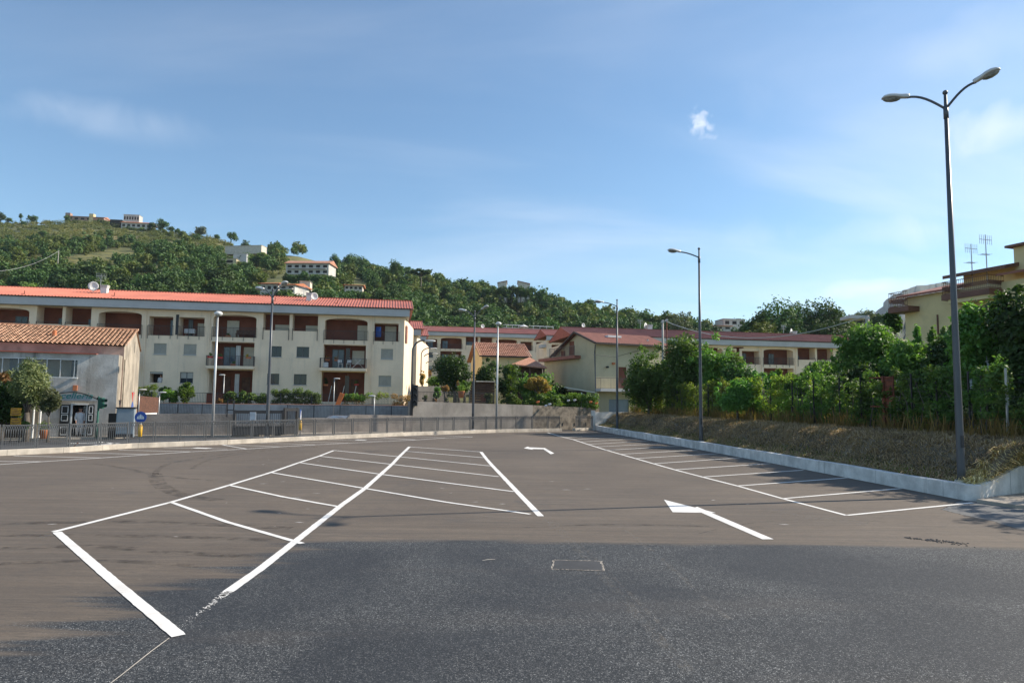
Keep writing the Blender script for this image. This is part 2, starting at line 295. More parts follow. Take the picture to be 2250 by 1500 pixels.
    a['hedge'] = leafmat('hedge_leaves', [(0.042, 0.098, 0.021), (0.098, 0.182, 0.035), (0.210, 0.280, 0.056)], 0.3, 0.9)
    a['yellowleaf'] = leafmat('yellow_leaves', [(0.125, 0.150, 0.025), (0.450, 0.350, 0.075), (0.625, 0.413, 0.125), (0.250, 0.250, 0.062)], 0.35, 0.9)
    a['orangeleaf'] = leafmat('orange_leaves', [(0.330, 0.132, 0.044), (0.396, 0.220, 0.088), (0.154, 0.132, 0.044)], 0.3, 0.9)
    a['olive'] = leafmat('olive_leaves', [(0.065, 0.091, 0.036), (0.130, 0.156, 0.058), (0.234, 0.247, 0.104)], 0.2, 0.7)
    a['oak'] = leafmat('oak_leaves', [(0.037, 0.073, 0.024), (0.063, 0.113, 0.033), (0.106, 0.169, 0.047)], 0.15, 0.25, 0.7)
    a['oakyellow'] = leafmat('yellow_green_leaves', [(0.083, 0.130, 0.033), (0.151, 0.208, 0.049), (0.217, 0.250, 0.075)], 0.2, 0.25, 0.7)
    a['oakgrey'] = leafmat('grey_green_leaves', [(0.075, 0.098, 0.053), (0.128, 0.149, 0.083), (0.179, 0.194, 0.113)], 0.15, 0.25, 0.7)
    a['pine'] = leafmat('pine_needles', [(0.026, 0.058, 0.019), (0.046, 0.091, 0.026), (0.078, 0.143, 0.039)], 0.15, 0.3, 0.7)
    a['scrub'] = leafmat('scrub_leaves', [(0.052, 0.078, 0.023), (0.104, 0.130, 0.039), (0.195, 0.195, 0.065), (0.260, 0.208, 0.091)], 0.2, 0.03, 0.8)
    m, nt, N, L, b = _base('hill_grass'); tc = N('ShaderNodeTexCoord').outputs['Object']
    c = _mix(N, L, _range(N, L, _noise(N, L, tc, 0.03, 8, 0.7, 0.5), 0.35, 0.65), (0.07, 0.085, 0.025), (0.19, 0.175, 0.055))
    c = _mix(N, L, _range(N, L, _noise(N, L, tc, 0.012, 6, 0.6), 0.55, 0.68, 0, 0.75), c, (0.26, 0.17, 0.08))
    c = _mix(N, L, _range(N, L, _noise(N, L, tc, 0.22, 8, 0.75), 0.46, 0.6, 0, 0.85), c, (0.04, 0.055, 0.018))
    L(c, b.inputs['Base Color']); b.inputs['Roughness'].default_value = 0.95; a['hill'] = m
    m, nt, N, L, b = _base('mountain_scrub'); tc = N('ShaderNodeTexCoord').outputs['Object']
    c = _mix(N, L, _range(N, L, _noise(N, L, tc, 0.02, 8, 0.75), 0.4, 0.62), (0.025, 0.042, 0.022), (0.085, 0.085, 0.055))
    L(c, b.inputs['Base Color']); b.inputs['Roughness'].default_value = 0.95; a['mountain'] = m
mats()

# ---------------------------------------------------------------- object helpers
def tag(o, label=None, cat=None, group=None, kind=None):
    if label: o['label'] = label
    if cat: o['category'] = cat
    if group: o['group'] = group
    if kind: o['kind'] = kind
    return o
def empty(name, loc=(0, 0, 0), rz=0.0, label=None, cat=None, group=None):
    o = bpy.data.objects.new(name, None); COL.objects.link(o); o.location = loc; o.rotation_euler = (0, 0, rz); o.empty_display_size = 0.3
    return tag(o, label, cat, group)
def copy_tree(o, parent=None):
    c = o.copy(); COL.objects.link(c); c.parent = parent
    for ch in o.children: copy_tree(ch, c)
    return c
def mesh_np(name, v, q, mat, parent=None, k=4):
    me = bpy.data.meshes.new(name); v = np.asarray(v, dtype=np.float32).reshape(-1, 3); q = np.asarray(q, dtype=np.int32).reshape(-1, k)
    me.vertices.add(len(v)); me.vertices.foreach_set('co', v.ravel())
    me.loops.add(q.size); me.loops.foreach_set('vertex_index', q.ravel())
    me.polygons.add(len(q)); me.polygons.foreach_set('loop_start', np.arange(len(q), dtype=np.int32)*k)
    me.update(calc_edges=True); me.materials.append(mat)
    o = bpy.data.objects.new(name, me); COL.objects.link(o); o.parent = parent; return o
class MB:
    def __init__(s): s.v = []; s.f = []
    def face(s, *pts):
        b = len(s.v); s.v += [tuple(p) for p in pts]; s.f.append(list(range(b, b+len(pts)))); return s
    def box(s, x0, x1, y0, y1, z0, z1):
        b = len(s.v)
        s.v += [(x, y, z) for z in (z0, z1) for (x, y) in ((x0, y0), (x1, y0), (x1, y1), (x0, y1))]
        s.f += [[b+i for i in q] for q in ((3, 2, 1, 0), (4, 5, 6, 7), (0, 1, 5, 4), (1, 2, 6, 5), (2, 3, 7, 6), (3, 0, 4, 7))]; return s
    def prism(s, poly, z0, z1):
        """vertical prism from a plan polygon; z0/z1 may be lists"""
        n = len(poly); z0 = z0 if hasattr(z0, '__len__') else [z0]*n; z1 = z1 if hasattr(z1, '__len__') else [z1]*n
        b = len(s.v); s.v += [(p[0], p[1], z) for p, z in zip(poly, z0)]+[(p[0], p[1], z) for p, z in zip(poly, z1)]
        s.f += [[b+i for i in reversed(range(n))], [b+n+i for i in range(n)]]
        s.f += [[b+i, b+(i+1) % n, b+n+(i+1) % n, b+n+i] for i in range(n)]; return s
    def extrude(s, poly, vec):
        """any planar 3-D polygon extruded by vec"""
        n = len(poly); b = len(s.v); vec = Vector(vec); s.v += [tuple(p) for p in poly]+[tuple(Vector(p)+vec) for p in poly]
        s.f += [[b+i for i in reversed(range(n))], [b+n+i for i in range(n)]]
        s.f += [[b+i, b+(i+1) % n, b+n+(i+1) % n, b+n+i] for i in range(n)]; return s
    def bar(s, a, b_, w, h=None):
        a, b_ = Vector(a), Vector(b_); d = (b_-a)
        if d.length < 1e-6: return s
        d.normalize(); up = Vector((0, 0, 1)) if abs(d.z) < 0.95 else Vector((0, 1, 0)); r = d.cross(up).normalized()*w/2; u = r.cross(d).normalized()*(h or w)/2
        k = len(s.v); s.v += [tuple(p+x) for p in (a, b_) for x in (-r-u, r-u, r+u, -r+u)]
        s.f += [[k+i for i in q] for q in ((3, 2, 1, 0), (4, 5, 6, 7), (0, 1, 5, 4), (1, 2, 6, 5), (2, 3, 7, 6), (3, 0, 4, 7))]; return s
    def tube(s, pts, rad, n=8, cap=True):
        pts = [Vector(p) for p in pts]; rad = rad if hasattr(rad, '__len__') else [rad]*len(pts); b = len(s.v); ref = None
        for i, p in enumerate(pts):
            d = (pts[min(i+1, len(pts)-1)]-pts[max(i-1, 0)]).normalized()
            if ref is None: ref = Vector((1, 0, 0)) if abs(d.x) < 0.9 else Vector((0, 1, 0))
            x = (ref-d*ref.dot(d)).normalized(); ref = x; y = d.cross(x)
            for j in range(n):
                t = 2*math.pi*j/n; s.v.append(tuple(p+(x*math.cos(t)+y*math.sin(t))*rad[i]))
        for i in range(len(pts)-1):
            for j in range(n):
                s.f.append([b+i*n+j, b+i*n+(j+1) % n, b+(i+1)*n+(j+1) % n, b+(i+1)*n+j])
        if cap: s.f += [[b+i for i in reversed(range(n))], [b+(len(pts)-1)*n+i for i in range(n)]]
        return s
    def ball(s, c, r, n=12, m=8, sc=(1, 1, 1), zmin=-1.0):
        b = len(s.v); rows = []
        for i in range(m+1):
            z = math.cos(math.pi*i/m); z = max(z, zmin); rr = math.sqrt(max(0, 1-z*z)) if z > zmin or zmin <= -1 else math.sqrt(max(0, 1-z*z))
            for j in range(n):
                t = 2*math.pi*j/n; s.v.append((c[0]+r*sc[0]*rr*math.cos(t), c[1]+r*sc[1]*rr*math.sin(t), c[2]+r*sc[2]*z))
        for i in range(m):
            for j in range(n): s.f.append([b+i*n+j, b+(i+1)*n+j, b+(i+1)*n+(j+1) % n, b+i*n+(j+1) % n])
        return s
    def build(s, name, mat, parent=None, smooth=False, bevel=0.0):
        me = bpy.data.meshes.new(name); me.from_pydata([tuple(p) for p in s.v], [], s.f); me.materials.append(MT[mat] if isinstance(mat, str) else mat)
        if smooth:
            me.polygons.foreach_set('use_smooth', [True]*len(me.polygons))
        me.update(); o = bpy.data.objects.new(name, me); COL.objects.link(o); o.parent = parent
        if bevel:
            md = o.modifiers.new('bevel', 'BEVEL'); md.width = bevel; md.segments = 2; md.limit_method = 'ANGLE'
        return o
def text(name, s, size, mat, parent, loc, rot, ext=0.01, shear=0.0, align='CENTER', sx=1.0):
    c = bpy.data.curves.new(name, 'FONT'); c.body = s; c.size = size; c.extrude = ext; c.shear = shear; c.align_x = align; c.materials.append(MT[mat])
    tmp = bpy.data.objects.new(name+'_curve', c); COL.objects.link(tmp)
    me = bpy.data.meshes.new_from_object(tmp); bpy.data.objects.remove(tmp); 
    o = bpy.data.objects.new(name, me); COL.objects.link(o); o.parent = parent; o.location = loc; o.rotation_euler = rot; o.scale = (sx, 1, 1); return o
# ---------------------------------------------------------------- geometry of the place
A10 = math.radians(10)
KL_PX = [(0, 1001), (153, 993.8), (289, 984.5), (400, 980), (500, 976), (651, 968.4), (900, 956.7), (1089, 950), (1200, 947.8), (1235, 947.3)]
KL = [G(*p) for p in KL_PX]
d0 = (KL[0]-KL[1]).normalized(); KL = [KL[0]+d0*16] + KL
KH = 0.24
KR_PX = [(1304, 944.4), (1389, 960), (1533, 986.7), (1700, 1017.8), (1980, 1072), (2120, 1099)]
KR = [G(*p) for p in KR_PX]
KRH = 0.43
FD = Vector((0.119, -0.993, 0)); FN = Vector((0.993, 0.119, 0))
F0 = KR[0].copy(); FOFF = 3.9; FO = F0+FN*FOFF                    # fence line starts here and runs along FD
BZ = 1.55                                                         # garden level behind the bank
def on_fence(px, off=FOFF):
    O = F0+FN*off; s, z = V(px, 900, O, math.atan2(FD.y, FD.x)); return O+FD*s
def offset_line(pts, d):
    out = []
    for i, p in enumerate(pts):
        t = (pts[min(i+1, len(pts)-1)]-pts[max(i-1, 0)]).normalized(); out.append(p+Vector((-t.y, t.x, 0))*d)
    return out
def hit_line(px, pts, py=950):
    """where the upright plane of sight through px meets a polyline"""
    d = ray(px, py); k = d[0]/d[1]
    for a, b in zip(pts[:-1], pts[1:]):
        fa = a.x-k*a.y; fb = b.x-k*b.y
        if fa*fb <= 0: t = fa/(fa-fb); return a+(b-a)*t, (b-a).normalized()
    raise ValueError(px)

# ground sheets
def sheet(name, pts, z, mat):
    mb = MB(); mb.face(*[(p[0], p[1], z) for p in pts]); o = mb.build(name, mat); return tag(o, kind='structure')
sheet('ground', [(-2500, -100), (2500, -100), (2500, 3300), (-2500, 3300)], -0.03, 'earth')
KLo = offset_line(KL, 0.15)
lot = [tuple(p)[:2] for p in KLo]+[tuple(KLo[-1]+Vector((2.5, 1.9, 0)))[:2], tuple(KR[0]+Vector((0.1, 0.3, 0)))[:2]]+[tuple(p+FN*0.1)[:2] for p in KR[1:]]+[(16, 17.6), (60, 14), (60, -25), (-60, -25), (-60, 8)]
sheet('parking_lot', lot, 0.0, 'asphalt')
st = [tuple(p)[:2] for p in offset_line(KL, 0.15)]
sheet('road', st+[(4.6, 61), (2, 66), (-8, 56), (-60, 30), (-80, 5), (-60, 3)][:0]+[(6, 62), (6.5, 64), (-9, 56.5), (-15, 52), (-24, 46.5), (-60, 32), (-60, 10)], -0.012, 'road')
# pavement in front of the shop and along the street wall
pv = MB(); pv.prism([(-60, 27.5), G(0, 966)[:2], G(150, 965)[:2], G(255, 963)[:2], G(285, 960.5)[:2], G(500, 960)[:2], G(640, 956.3)[:2], G(880, 952.0)[:2], (-8.2, 55.8), (-30, 60), (-60, 40)], -0.02, 0.0+0.11)
tag(pv.build('pavement', 'paving'), kind='structure')
dr = MB(); dr.face(*[(x, y, 0.118) for x, y in ((-24.5, 48.5), (-9.5, 58), (-10, 67.5), (-60, 60), (-45, 50))]); tag(dr.build('driveway', 'road'), kind='structure')
# crossing stripes seen through the railing
zb = MB()
for a, b, w in (((150, 973.5), (250, 971), .35), ((205, 977), (262, 973.5), .3), ((215, 969.5), (262, 976), .22), ((0, 966.5), (150, 966.0), .12)):
    p, q = G(*a), G(*b); n = (q-p).normalized(); n = Vector((-n.y, n.x, 0))*w/2; zb.face(*[(r.x, r.y, 0.125 if i > 9 else -0.006) for i, r in enumerate((p-n, q-n, q+n, p+n))])
tag(zb.build('road_marking', 'paint'), kind='structure')

# painted lines of the car park
def strip(mb, pts, w, z=0.004):
    pts = [Vector((p[0], p[1], 0)) for p in pts]; sub = []
    for p, q_ in zip(pts[:-1], pts[1:]):
        near = min(p.length, q_.length); st = .10 if near < 14 else (.25 if near < 30 else .8); m_ = max(1, int((q_-p).length/st)); sub += [p.lerp(q_, i/m_) for i in range(m_)]
    pts = sub+[pts[-1]]; jr = random.Random(len(mb.v)+7); jit = lambda: jr.gauss(0, .0045)*min(1, w*9)
    L_ = []; R_ = []
    for i, p in enumerate(pts):
        t = (pts[min(i+1, len(pts)-1)]-pts[max(i-1, 0)]).normalized(); n = Vector((-t.y, t.x, 0))*w/2; L_.append(p+n*(1+jit()/max(w, .02))); R_.append(p-n*(1+jit()/max(w, .02)))
    for i in range(len(pts)-1): mb.face(*[(r.x, r.y, z) for r in (R_[i], R_[i+1], L_[i+1], L_[i])])
def dense(a, b, n=6):                       # line between two measured ends, straight on the ground
    return [a+(b-a)*(i/n) for i in range(n+1)]
def poly_px(l): return [G(*p) for p in l]
long_ = MB(); cross = MB(); LW = 0.115
right_edge = [(1203, 950), (1229, 957.8), (1258.9, 965.1), (1292, 976), (1333.3, 988.9), (1396.7, 1007.1), (1483.3, 1031.8), (1544.4, 1047.8), (1621, 1067.3), (1720.7, 1095.2), (1860.7, 1132)]
strip(long_, poly_px(right_edge), LW)
for a, b in (((1229, 951), (1325, 948.8)), ((1243, 960.5), (1362, 955.5)), ((1258.9, 965.1), (1380, 959.5)), ((1274.4, 970.7), (1405, 963.5)), ((1292, 976), (1432, 968)), ((1311, 981.5), (1463, 973.5)), ((1333.3, 988.9), (1493, 979.5)),
             ((1362.2, 997.8), (1534, 988)), ((1396.7, 1007.1), (1580, 996)), ((1436.7, 1018.4), (1632, 1005)), ((1483.3, 1031.8), (1693, 1018)), ((1544.4, 1047.8), (1765, 1032.5)), ((1621, 1067.3), (1862, 1049.5)), ((1720.7, 1095.2), (1980, 1073)), ((1860.7, 1132), (2138, 1104.3))):
    strip(cross, dense(G(*a), G(*b)), LW, 0.008)
left_edge = [(-60, 1023.5), (0, 1020), (88.9, 1014), (222, 1005.6), (329, 998.2), (417.8, 992.2), (542, 986), (615.6, 981.1), (693, 976.7), (764, 973.3), (915.6, 966), (977.8, 961.8), (1038.9, 959.6)]
strip(long_, poly_px(left_edge), LW)
for a, b in (((-60, 1013), (88.9, 1014)), ((30, 1001.3), (222, 1005.6)), ((150, 994.2), (329, 998.2)), ((260, 988.5), (417.8, 992.2)), ((360, 983.3), (500, 985.8)), ((490, 977.5), (542, 986)), ((487, 977), (615.6, 981.1)), ((570, 973), (693, 976.7)),
             ((645, 969.8), (764, 973.3)), ((720, 966), (840, 969)), ((765, 963.5), (915.6, 966)), ((825, 960.2), (915.6, 966)), ((888, 957.8), (977.8, 961.8)), ((943, 955.2), (1038.9, 959.6))):
    strip(cross, dense(G(*a), G(*b)), LW*0.9, 0.008)
fat = MB()
for a, b in (((426, 984), (460, 985.2)), ((782, 966.4), (804, 966.8))): strip(fat, [G(*a), G(*b)], 0.5, 0.012)
strip(long_, poly_px([(118, 1168), (375.6, 1102.9), (503.3, 1065.6), (594.4, 1037.8), (656.7, 1016), (701, 1001.8), (733.3, 989.3)]), 0.13)
strip(long_, poly_px([(500, 1300), (571, 1250), (645, 1192), (752, 1108), (802, 1072.5), (835, 1043), (862, 1019), (878, 1002), (900, 981)]), 0.15)
strip(long_, poly_px([(1057, 992.5), (1068, 1007), (1083, 1024), (1108, 1050), (1140, 1084), (1188, 1133.5)]), 0.15)
for l in ([(733.3, 989.3), (875, 1003), (1078, 1023.5)], [(701, 1001.8), (862, 1020), (1096, 1047)], [(656.7, 1016), (835, 1041.5), (1130, 1080)], [(594.4, 1037.8), (800, 1072.5), (980, 1103), (1165, 1129.5)],
          [(503.3, 1065.6), (620, 1091), (750, 1114)], [(375.6, 1102.9), (500, 1147), (664, 1194)], [(900, 981.5), (1057, 992.5)], [(890, 991), (1066, 1005.5)]):
    strip(cross, poly_px(l), LW, 0.008)
strip(cross, poly_px([(125, 1169), (255, 1282), (393, 1397)]), 0.15, 0.008)
tag(long_.build('painted_line', 'paint'), kind='structure'); tag(cross.build('painted_bay_line', 'paint'), kind='structure'); tag(fat.build('painted_bar', 'paint'), kind='structure')
# worn tail of the middle line, plus scuffs and flecks of paint
wr = MB(); random.seed(5)
for i in range(150):
    t = random.random()**1.7; p = G(500, 1300).lerp(G(395, 1378), t); n = Vector((random.gauss(0, .03), random.gauss(0, .03), 0)); r = random.uniform(.004, .018)*(1.2-t)
    a = random.random()*3; l = Vector((math.cos(a), math.sin(a), 0))*r*2.2; m = Vector((-math.sin(a), math.cos(a), 0))*r
    q = p+n; wr.face(*[(w.x, w.y, 0.005) for w in (q-l, q-m, q+l, q+m)])
for i in range(42):
    px = random.choice([random.uniform(560, 800), random.uniform(950, 1300), random.uniform(1350, 2000), random.uniform(100, 700)]); py = random.uniform(1005, 1185); q = G(px, py); r = random.uniform(.012, .05)
    a = random.gauss(0.15, .35); l = Vector((math.cos(a), math.sin(a), 0))*r*random.uniform(1, 4); m = Vector((-math.sin(a), math.cos(a), 0))*r*.5
    wr.face(*[(w.x, w.y, 0.005) for w in (q-l, q-m*0.7, q+l, q+m)])
tag(wr.build('paint_flecks', 'paint'), kind='structure')
# thin chalk line running from the corner of the big line to the camera
ck = MB(); strip(ck, poly_px([(372, 1401), (330, 1432), (270, 1480), (240, 1503)]), 0.011, 0.004); tag(ck.build('chalk_line', 'kerb'), kind='structure')
# arrows
def flat(name, px, z=0.005, mat='paint'):
    mb = MB(); mb.face(*[(p.x, p.y, z) for p in reversed(poly_px(px))]); return tag(mb.build(name, mat), kind='structure')
ar = MB()
for l in ([(1459, 1097.5), (1573, 1126.5), (1478, 1125)], ):
    ar.face(*[(p.x, p.y, 0.005) for p in reversed(poly_px(l))])
ar.face(*[(p.x, p.y, 0.006) for p in reversed(poly_px([(1520, 1117), (1532, 1113), (1700, 1184.5), (1675, 1184.5)]))])
tag(ar.build('straight_arrow', 'paint'), kind='structure')
ar = MB()
for l in ([(1151, 984.3), (1160, 980.6), (1172, 987.8)], [(1160, 982.3), (1198, 984), (1194, 986.5), (1162, 986)], [(1197, 983.8), (1218, 995.8), (1210, 997.5), (1193, 986)]):
    ar.face(*[(p.x, p.y, 0.005+0.001*len(ar.f)) for p in reversed(poly_px(l))])
tag(ar.build('bent_arrow', 'paint'), kind='structure')
# thin dark films: rubber marks, plus the middle lamp pole's shadow painted in
m, nt, N, L, b = _base('tyre_rubber_film'); tcc = N('ShaderNodeTexCoord').outputs['Object']; b.inputs['Base Color'].default_value = (0.045, 0.038, 0.032, 1); b.inputs['Roughness'].default_value = 0.85
tp = N('ShaderNodeBsdfTransparent'); mx = N('ShaderNodeMixShader'); L(_range(N, L, _noise(N, L, tcc, 2.2, 6, 0.7), 0.40, 0.75, 0, 0.6), mx.inputs[0]); L(tp.outputs[0], mx.inputs[1]); L(b.outputs[0], mx.inputs[2]); L(mx.outputs[0], nt.nodes['Material Output'].inputs['Surface']); MT['tyre'] = m
tm = MB()
for k, (l, w) in enumerate((([(340, 1040), (352, 1065), (400, 1087), (480, 1098)], .45), ([(340, 1045), (352, 1028), (400, 1012), (560, 990), (700, 981)], .2), ([(330, 1040), (255, 1025), (200, 1018)], .25), ([(345, 1043), (420, 1052), (520, 1058)], .22),
             ([(420, 1030), (480, 1005), (640, 985), (860, 972)], .15), ([(360, 1008), (500, 992), (640, 982)], .12), ([(1200, 995), (1060, 997), (1480, 993)], .02), ([(0, 1150), (300, 1146), (640, 1160)], .3), ([(0, 1205), (200, 1200), (430, 1216), (560, 1222)], .28), ([(0, 1238), (240, 1232), (440, 1243)], .2), ([(0, 1175), (350, 1178), (600, 1186)], .25), ([(1530, 1173), (1640, 1150), (1800, 1140), (2000, 1150)], .05), ([(1130, 1160), (1350, 1152), (1700, 1160)], .12))):  # the thinnest strip paints the cast shadow of the middle lamp pole
    pts = poly_px(l); sm = []
    for i in range(len(pts)-1):
        p0, p1, p2, p3 = pts[max(i-1, 0)], pts[i], pts[i+1], pts[min(i+2, len(pts)-1)]
        for j in range(6):
            t = j/6; sm.append(0.5*((2*p1)+(-p0+p2)*t+(2*p0-5*p1+4*p2-p3)*t*t+(-p0+3*p1-3*p2+p3)*t**3))
    sm.append(pts[-1]); strip(tm, sm, w, 0.0015+0.0001*k)
tag(tm.build('tyre_marks', 'tyre'), kind='structure')
rc = random.Random(31); ckm = MB()
for (x0, y0, x1, y1) in ((1530, 1172, 1820, 1142), (1905, 1150, 2020, 1108), (860, 1120, 1200, 1158), (60, 1100, 330, 1066), (1240, 1010, 1290, 1060), (1380, 1085, 1460, 1040)):
    p, q_ = G(x0, y0), G(x1, y1); n = (q_-p).normalized(); n = Vector((-n.y, n.x, 0)); k = 26; off = 0; pts = []
    for i in range(k+1): off += rc.gauss(0, .03); pts.append(p.lerp(q_, i/k)+n*off)
    strip(ckm, pts, .012, .003)
tag(ckm.build('hairline_cracks', 'tyre'), kind='structure')
m, nt, N, L, b_ = _base('dust_film'); tcc = N('ShaderNodeTexCoord').outputs['Object']; b_.inputs['Base Color'].default_value = (0.26, 0.24, 0.21, 1); b_.inputs['Roughness'].default_value = 0.9
tp = N('ShaderNodeBsdfTransparent'); mx = N('ShaderNodeMixShader'); L(_range(N, L, _noise(N, L, tcc, 5, 7, 0.75), 0.42, 0.75, 0, 0.42), mx.inputs[0]); L(tp.outputs[0], mx.inputs[1]); L(b_.outputs[0], mx.inputs[2]); L(mx.outputs[0], nt.nodes['Material Output'].inputs['Surface']); MT['dustfilm'] = m
tm = MB()
for k, (l, w) in enumerate((([(1200, 1140), (1262, 1200), (1338, 1280), (1420, 1372), (1520, 1480)], .14), ([(1215, 1140), (1290, 1210), (1380, 1300), (1470, 1390)], .06), ([(1370, 1160), (1480, 1250), (1600, 1360)], .10), ([(1690, 1120), (1780, 1135), (1905, 1150)], .5), ([(1100, 1108), (1160, 1112), (1215, 1106)], .3), ([(640, 1062), (700, 1060), (760, 1066)], .25), ([(1040, 1132), (1110, 1138), (1190, 1142)], .15), ([(80, 1185), (130, 1165)], .2))):
    strip(tm, poly_px(l), w, 0.0025+0.0001*k)
tag(tm.build('dust_tracks', 'dustfilm'), kind='structure')
# gully outline (covered drain) and loose bits on the asphalt
dc = [G(1218, 1230), G(1322, 1232.5), G(1326, 1253.5), G(1212, 1250)]
mb = MB(); random.seed(2)
for a, b in ((0, 1), (1, 2), (2, 3), (3, 0)):
    for i in range(26):
        t = (i+random.random()*.4)/26; p = dc[a].lerp(dc[b], t)+Vector((random.gauss(0, .008), random.gauss(0, .008), 0)); d = (dc[b]-dc[a]).normalized()*random.uniform(.01, .05); n = Vector((-d.y, d.x, 0)).normalized()*random.uniform(.004, .013)
        mb.face(*[(w.x, w.y, 0.006) for w in (p-d, p-n, p+d, p+n)])
e = empty('drain_cover', (dc[0]+dc[2])/2, 0, 'rectangular drain cover set in the dark asphalt, outlined in whitish dust', 'drain cover')
o = mb.build('dust_outline', 'kerb', e); o.location = -e.location
mb = MB(); mb.face(*[(p.x, p.y, 0.004) for p in reversed(dc)]); o = mb.build('cover_plate', 'road', e); o.location = -e.location
mb = MB(); p = G(1060, 1232); mb.tube([p+Vector((0, 0, .01)), G(1072, 1231)+Vector((0, 0, .02)), G(1088, 1229.5)+Vector((0, 0, .012))], [.004, .006, .003], 5)
tag(mb.build('twig', 'kerb'), 'small pale twig lying on the dark asphalt left of the drain outline', 'twig')
mb = MB(); random.seed(8)
for i in range(170):
    t = random.random(); p = G(1990, 1181).lerp(G(2118, 1194), t)+Vector((random.gauss(0, .06), random.gauss(0, .09)*(.3+t), 0)); mb.ball((p.x, p.y, .004), random.uniform(.005, .019), 5, 3, (1.4, 1, .6))
tag(mb.build('asphalt_crumbs', 'black'), 'loose black asphalt crumbs along the ragged joint at the right', 'rubble', kind='stuff')

# ---------------------------------------------------------------- kerbs
def wall_line(mb, line, thick, z0, z1, side=1):
    """upright wall along a polyline; z1 may be per point"""
    o = offset_line(line, thick*side); z1 = z1 if hasattr(z1, '__len__') else [z1]*len(line); n = len(line)
    b = len(mb.v)
    for p, q, z in zip(line, o, z1): mb.v += [(p.x, p.y, z0), (p.x, p.y, z), (q.x, q.y, z), (q.x, q.y, z0)]
    for i in range(n-1):
        k = b+4*i
        for j in range(4): mb.f.append([k+j, k+4+j, k+4+(j+1) % 4, k+(j+1) % 4] if side > 0 else [k+(j+1) % 4, k+4+(j+1) % 4, k+4+j, k+j])
    mb.f += [[b, b+1, b+2, b+3], [b+4*(n-1)+i for i in (3, 2, 1, 0)]]
    return mb
mb = MB(); wall_line(mb, KL, 0.32, -0.02, KH)
tag(mb.build('kerb', 'kerb', bevel=0.012), 'long pale concrete kerb under the railing on the left side of the car park', 'kerb')
mb = MB(); kg = [G(1264, 946.6), G(1302, 945.2)]; wall_line(mb, kg, 0.32, -0.02, KH)
tag(mb.build('kerb', 'kerb', bevel=0.012), 'short shaded concrete kerb under the last railing panel at the far end', 'kerb')
mb = MB(); lp = [KR[0]+Vector((-0.1, .35, 0))]+KR[1:]
kr = KR[:]; fine = []
for a, b in zip(kr[:-1], kr[1:]):
    n = max(2, int((b-a).length/1.5))
    fine += [a.lerp(b, i/n) for i in range(n)]
fine.append(kr[-1]); wall_line(mb, fine, 0.30, -0.02, [KRH+0.012*math.sin(i*1.7) for i in range(len(fine))], 1)
end = kr[-1]; p1 = G(2155, 1101.5); p2 = G(2190, 1095.5); p3 = G(2330, 1078)
wall_line(mb, [end+(p1-end)*0.0, p1, p2, G(2245, 1089), p3], 0.28, -0.02, [KRH-.002, KRH, KRH+.1, .86, .86], 1)
tag(mb.build('kerb_wall', 'kerb_r', bevel=0.015), 'low grey concrete wall along the foot of the grassy bank, rising at its near end', 'wall')
mb = MB(); mb.prism([G(2146, 1103.6)[:2], G(2232, 1116.5)[:2], G(2420, 1119)[:2], (27, 19.5), G(2330, 1079)[:2], G(2190, 1096.5)[:2]], -.02, 0.09)
tag(mb.build('footpath', 'paving'), kind='structure')
mb = MB()
for (px, py, r) in ((2171, 1056, .12),):
    q = G(px, py, .5); mb.ball((q.x, q.y, .48), r, 7, 5, (1.3, .8, .8))
tag(mb.build('stone', 'retain'), 'grey lumps of broken concrete on the wall end beside the near lamp', 'stone')

# ---------------------------------------------------------------- bank and terrain
def vnoise(x, y, s=0):
    return (np.sin(x*1.7+s)+np.sin(y*2.3+1.3*s)+np.sin((x+y)*1.1+2*s)+np.sin((x-y)*3.1+s)*.5)/3.5
def bank_z(s, o):
    o = np.asarray(o, float); s = np.asarray(s, float); w = o+.22*vnoise(s*.7, s*.31, 1)*np.clip(o-.3, 0, 1)+.10*vnoise(s*2.1, o, 4)*np.clip(o-.3, 0, 1)
    z = np.interp(w, [.28, .9, 1.35, 1.9, 2.4, 3.4, 4.9], [.385, .50, .86, 1.33, 1.46, 1.53, 1.58])
    return z+.05*vnoise(s*1.6, o*2.2, 3)*np.clip(o-.3, 0, 1)+.03*vnoise(s*5, o*6, 2)*np.clip(o-.3, 0, 1)
def bank_pt(s, o):
    # s metres from the far end along the wall, o metres behind its face
    tot = 0
    for a, b in zip(kr[:-1], kr[1:]):
        l = (b-a).length
        if s <= tot+l or b is kr[-1]:
            t = (s-tot)/l; base = a+(b-a)*t; break
        tot += l
    f = F0+FN*FOFF+FD*s; w = min(1, o/FOFF); q = base+FN*.0
    p = q.lerp(f, w) if o <= FOFF else f+FN*(o-FOFF)
    return Vector((p.x, p.y, 0))
SEND = sum((q_-p_).length for p_, q_ in zip(kr[:-1], kr[1:]))
sv = np.arange(-2, SEND+.01, .3); ov = np.arange(.28, 4.9, .14); vs = []
for s in sv:
    for o in ov:
        p = bank_pt(s-max(0, o-.3)*.3*max(0, (s-35)/(SEND-35)), o); vs.append((p.x, p.y, float(bank_z(s, o))))
wgl = [end_ for end_ in (kr[-1], G(2155, 1101.5), G(2190, 1095.5), G(2245, 1089), G(2330, 1078))]; wgz = [KRH-.03, KRH-.03, KRH+.06, .8, .82]; wgo = offset_line(wgl, .16); cum = [0]
for p_, q_ in zip(wgo[:-1], wgo[1:]): cum.append(cum[-1]+(q_-p_).length)
for o in ov:
    t = min((o-.28)*1.12, cum[-1]); vs.append((float(np.interp(t, cum, [p_.x for p_ in wgo])), float(np.interp(t, cum, [p_.y for p_ in wgo])), float(np.interp(t, cum, wgz))))
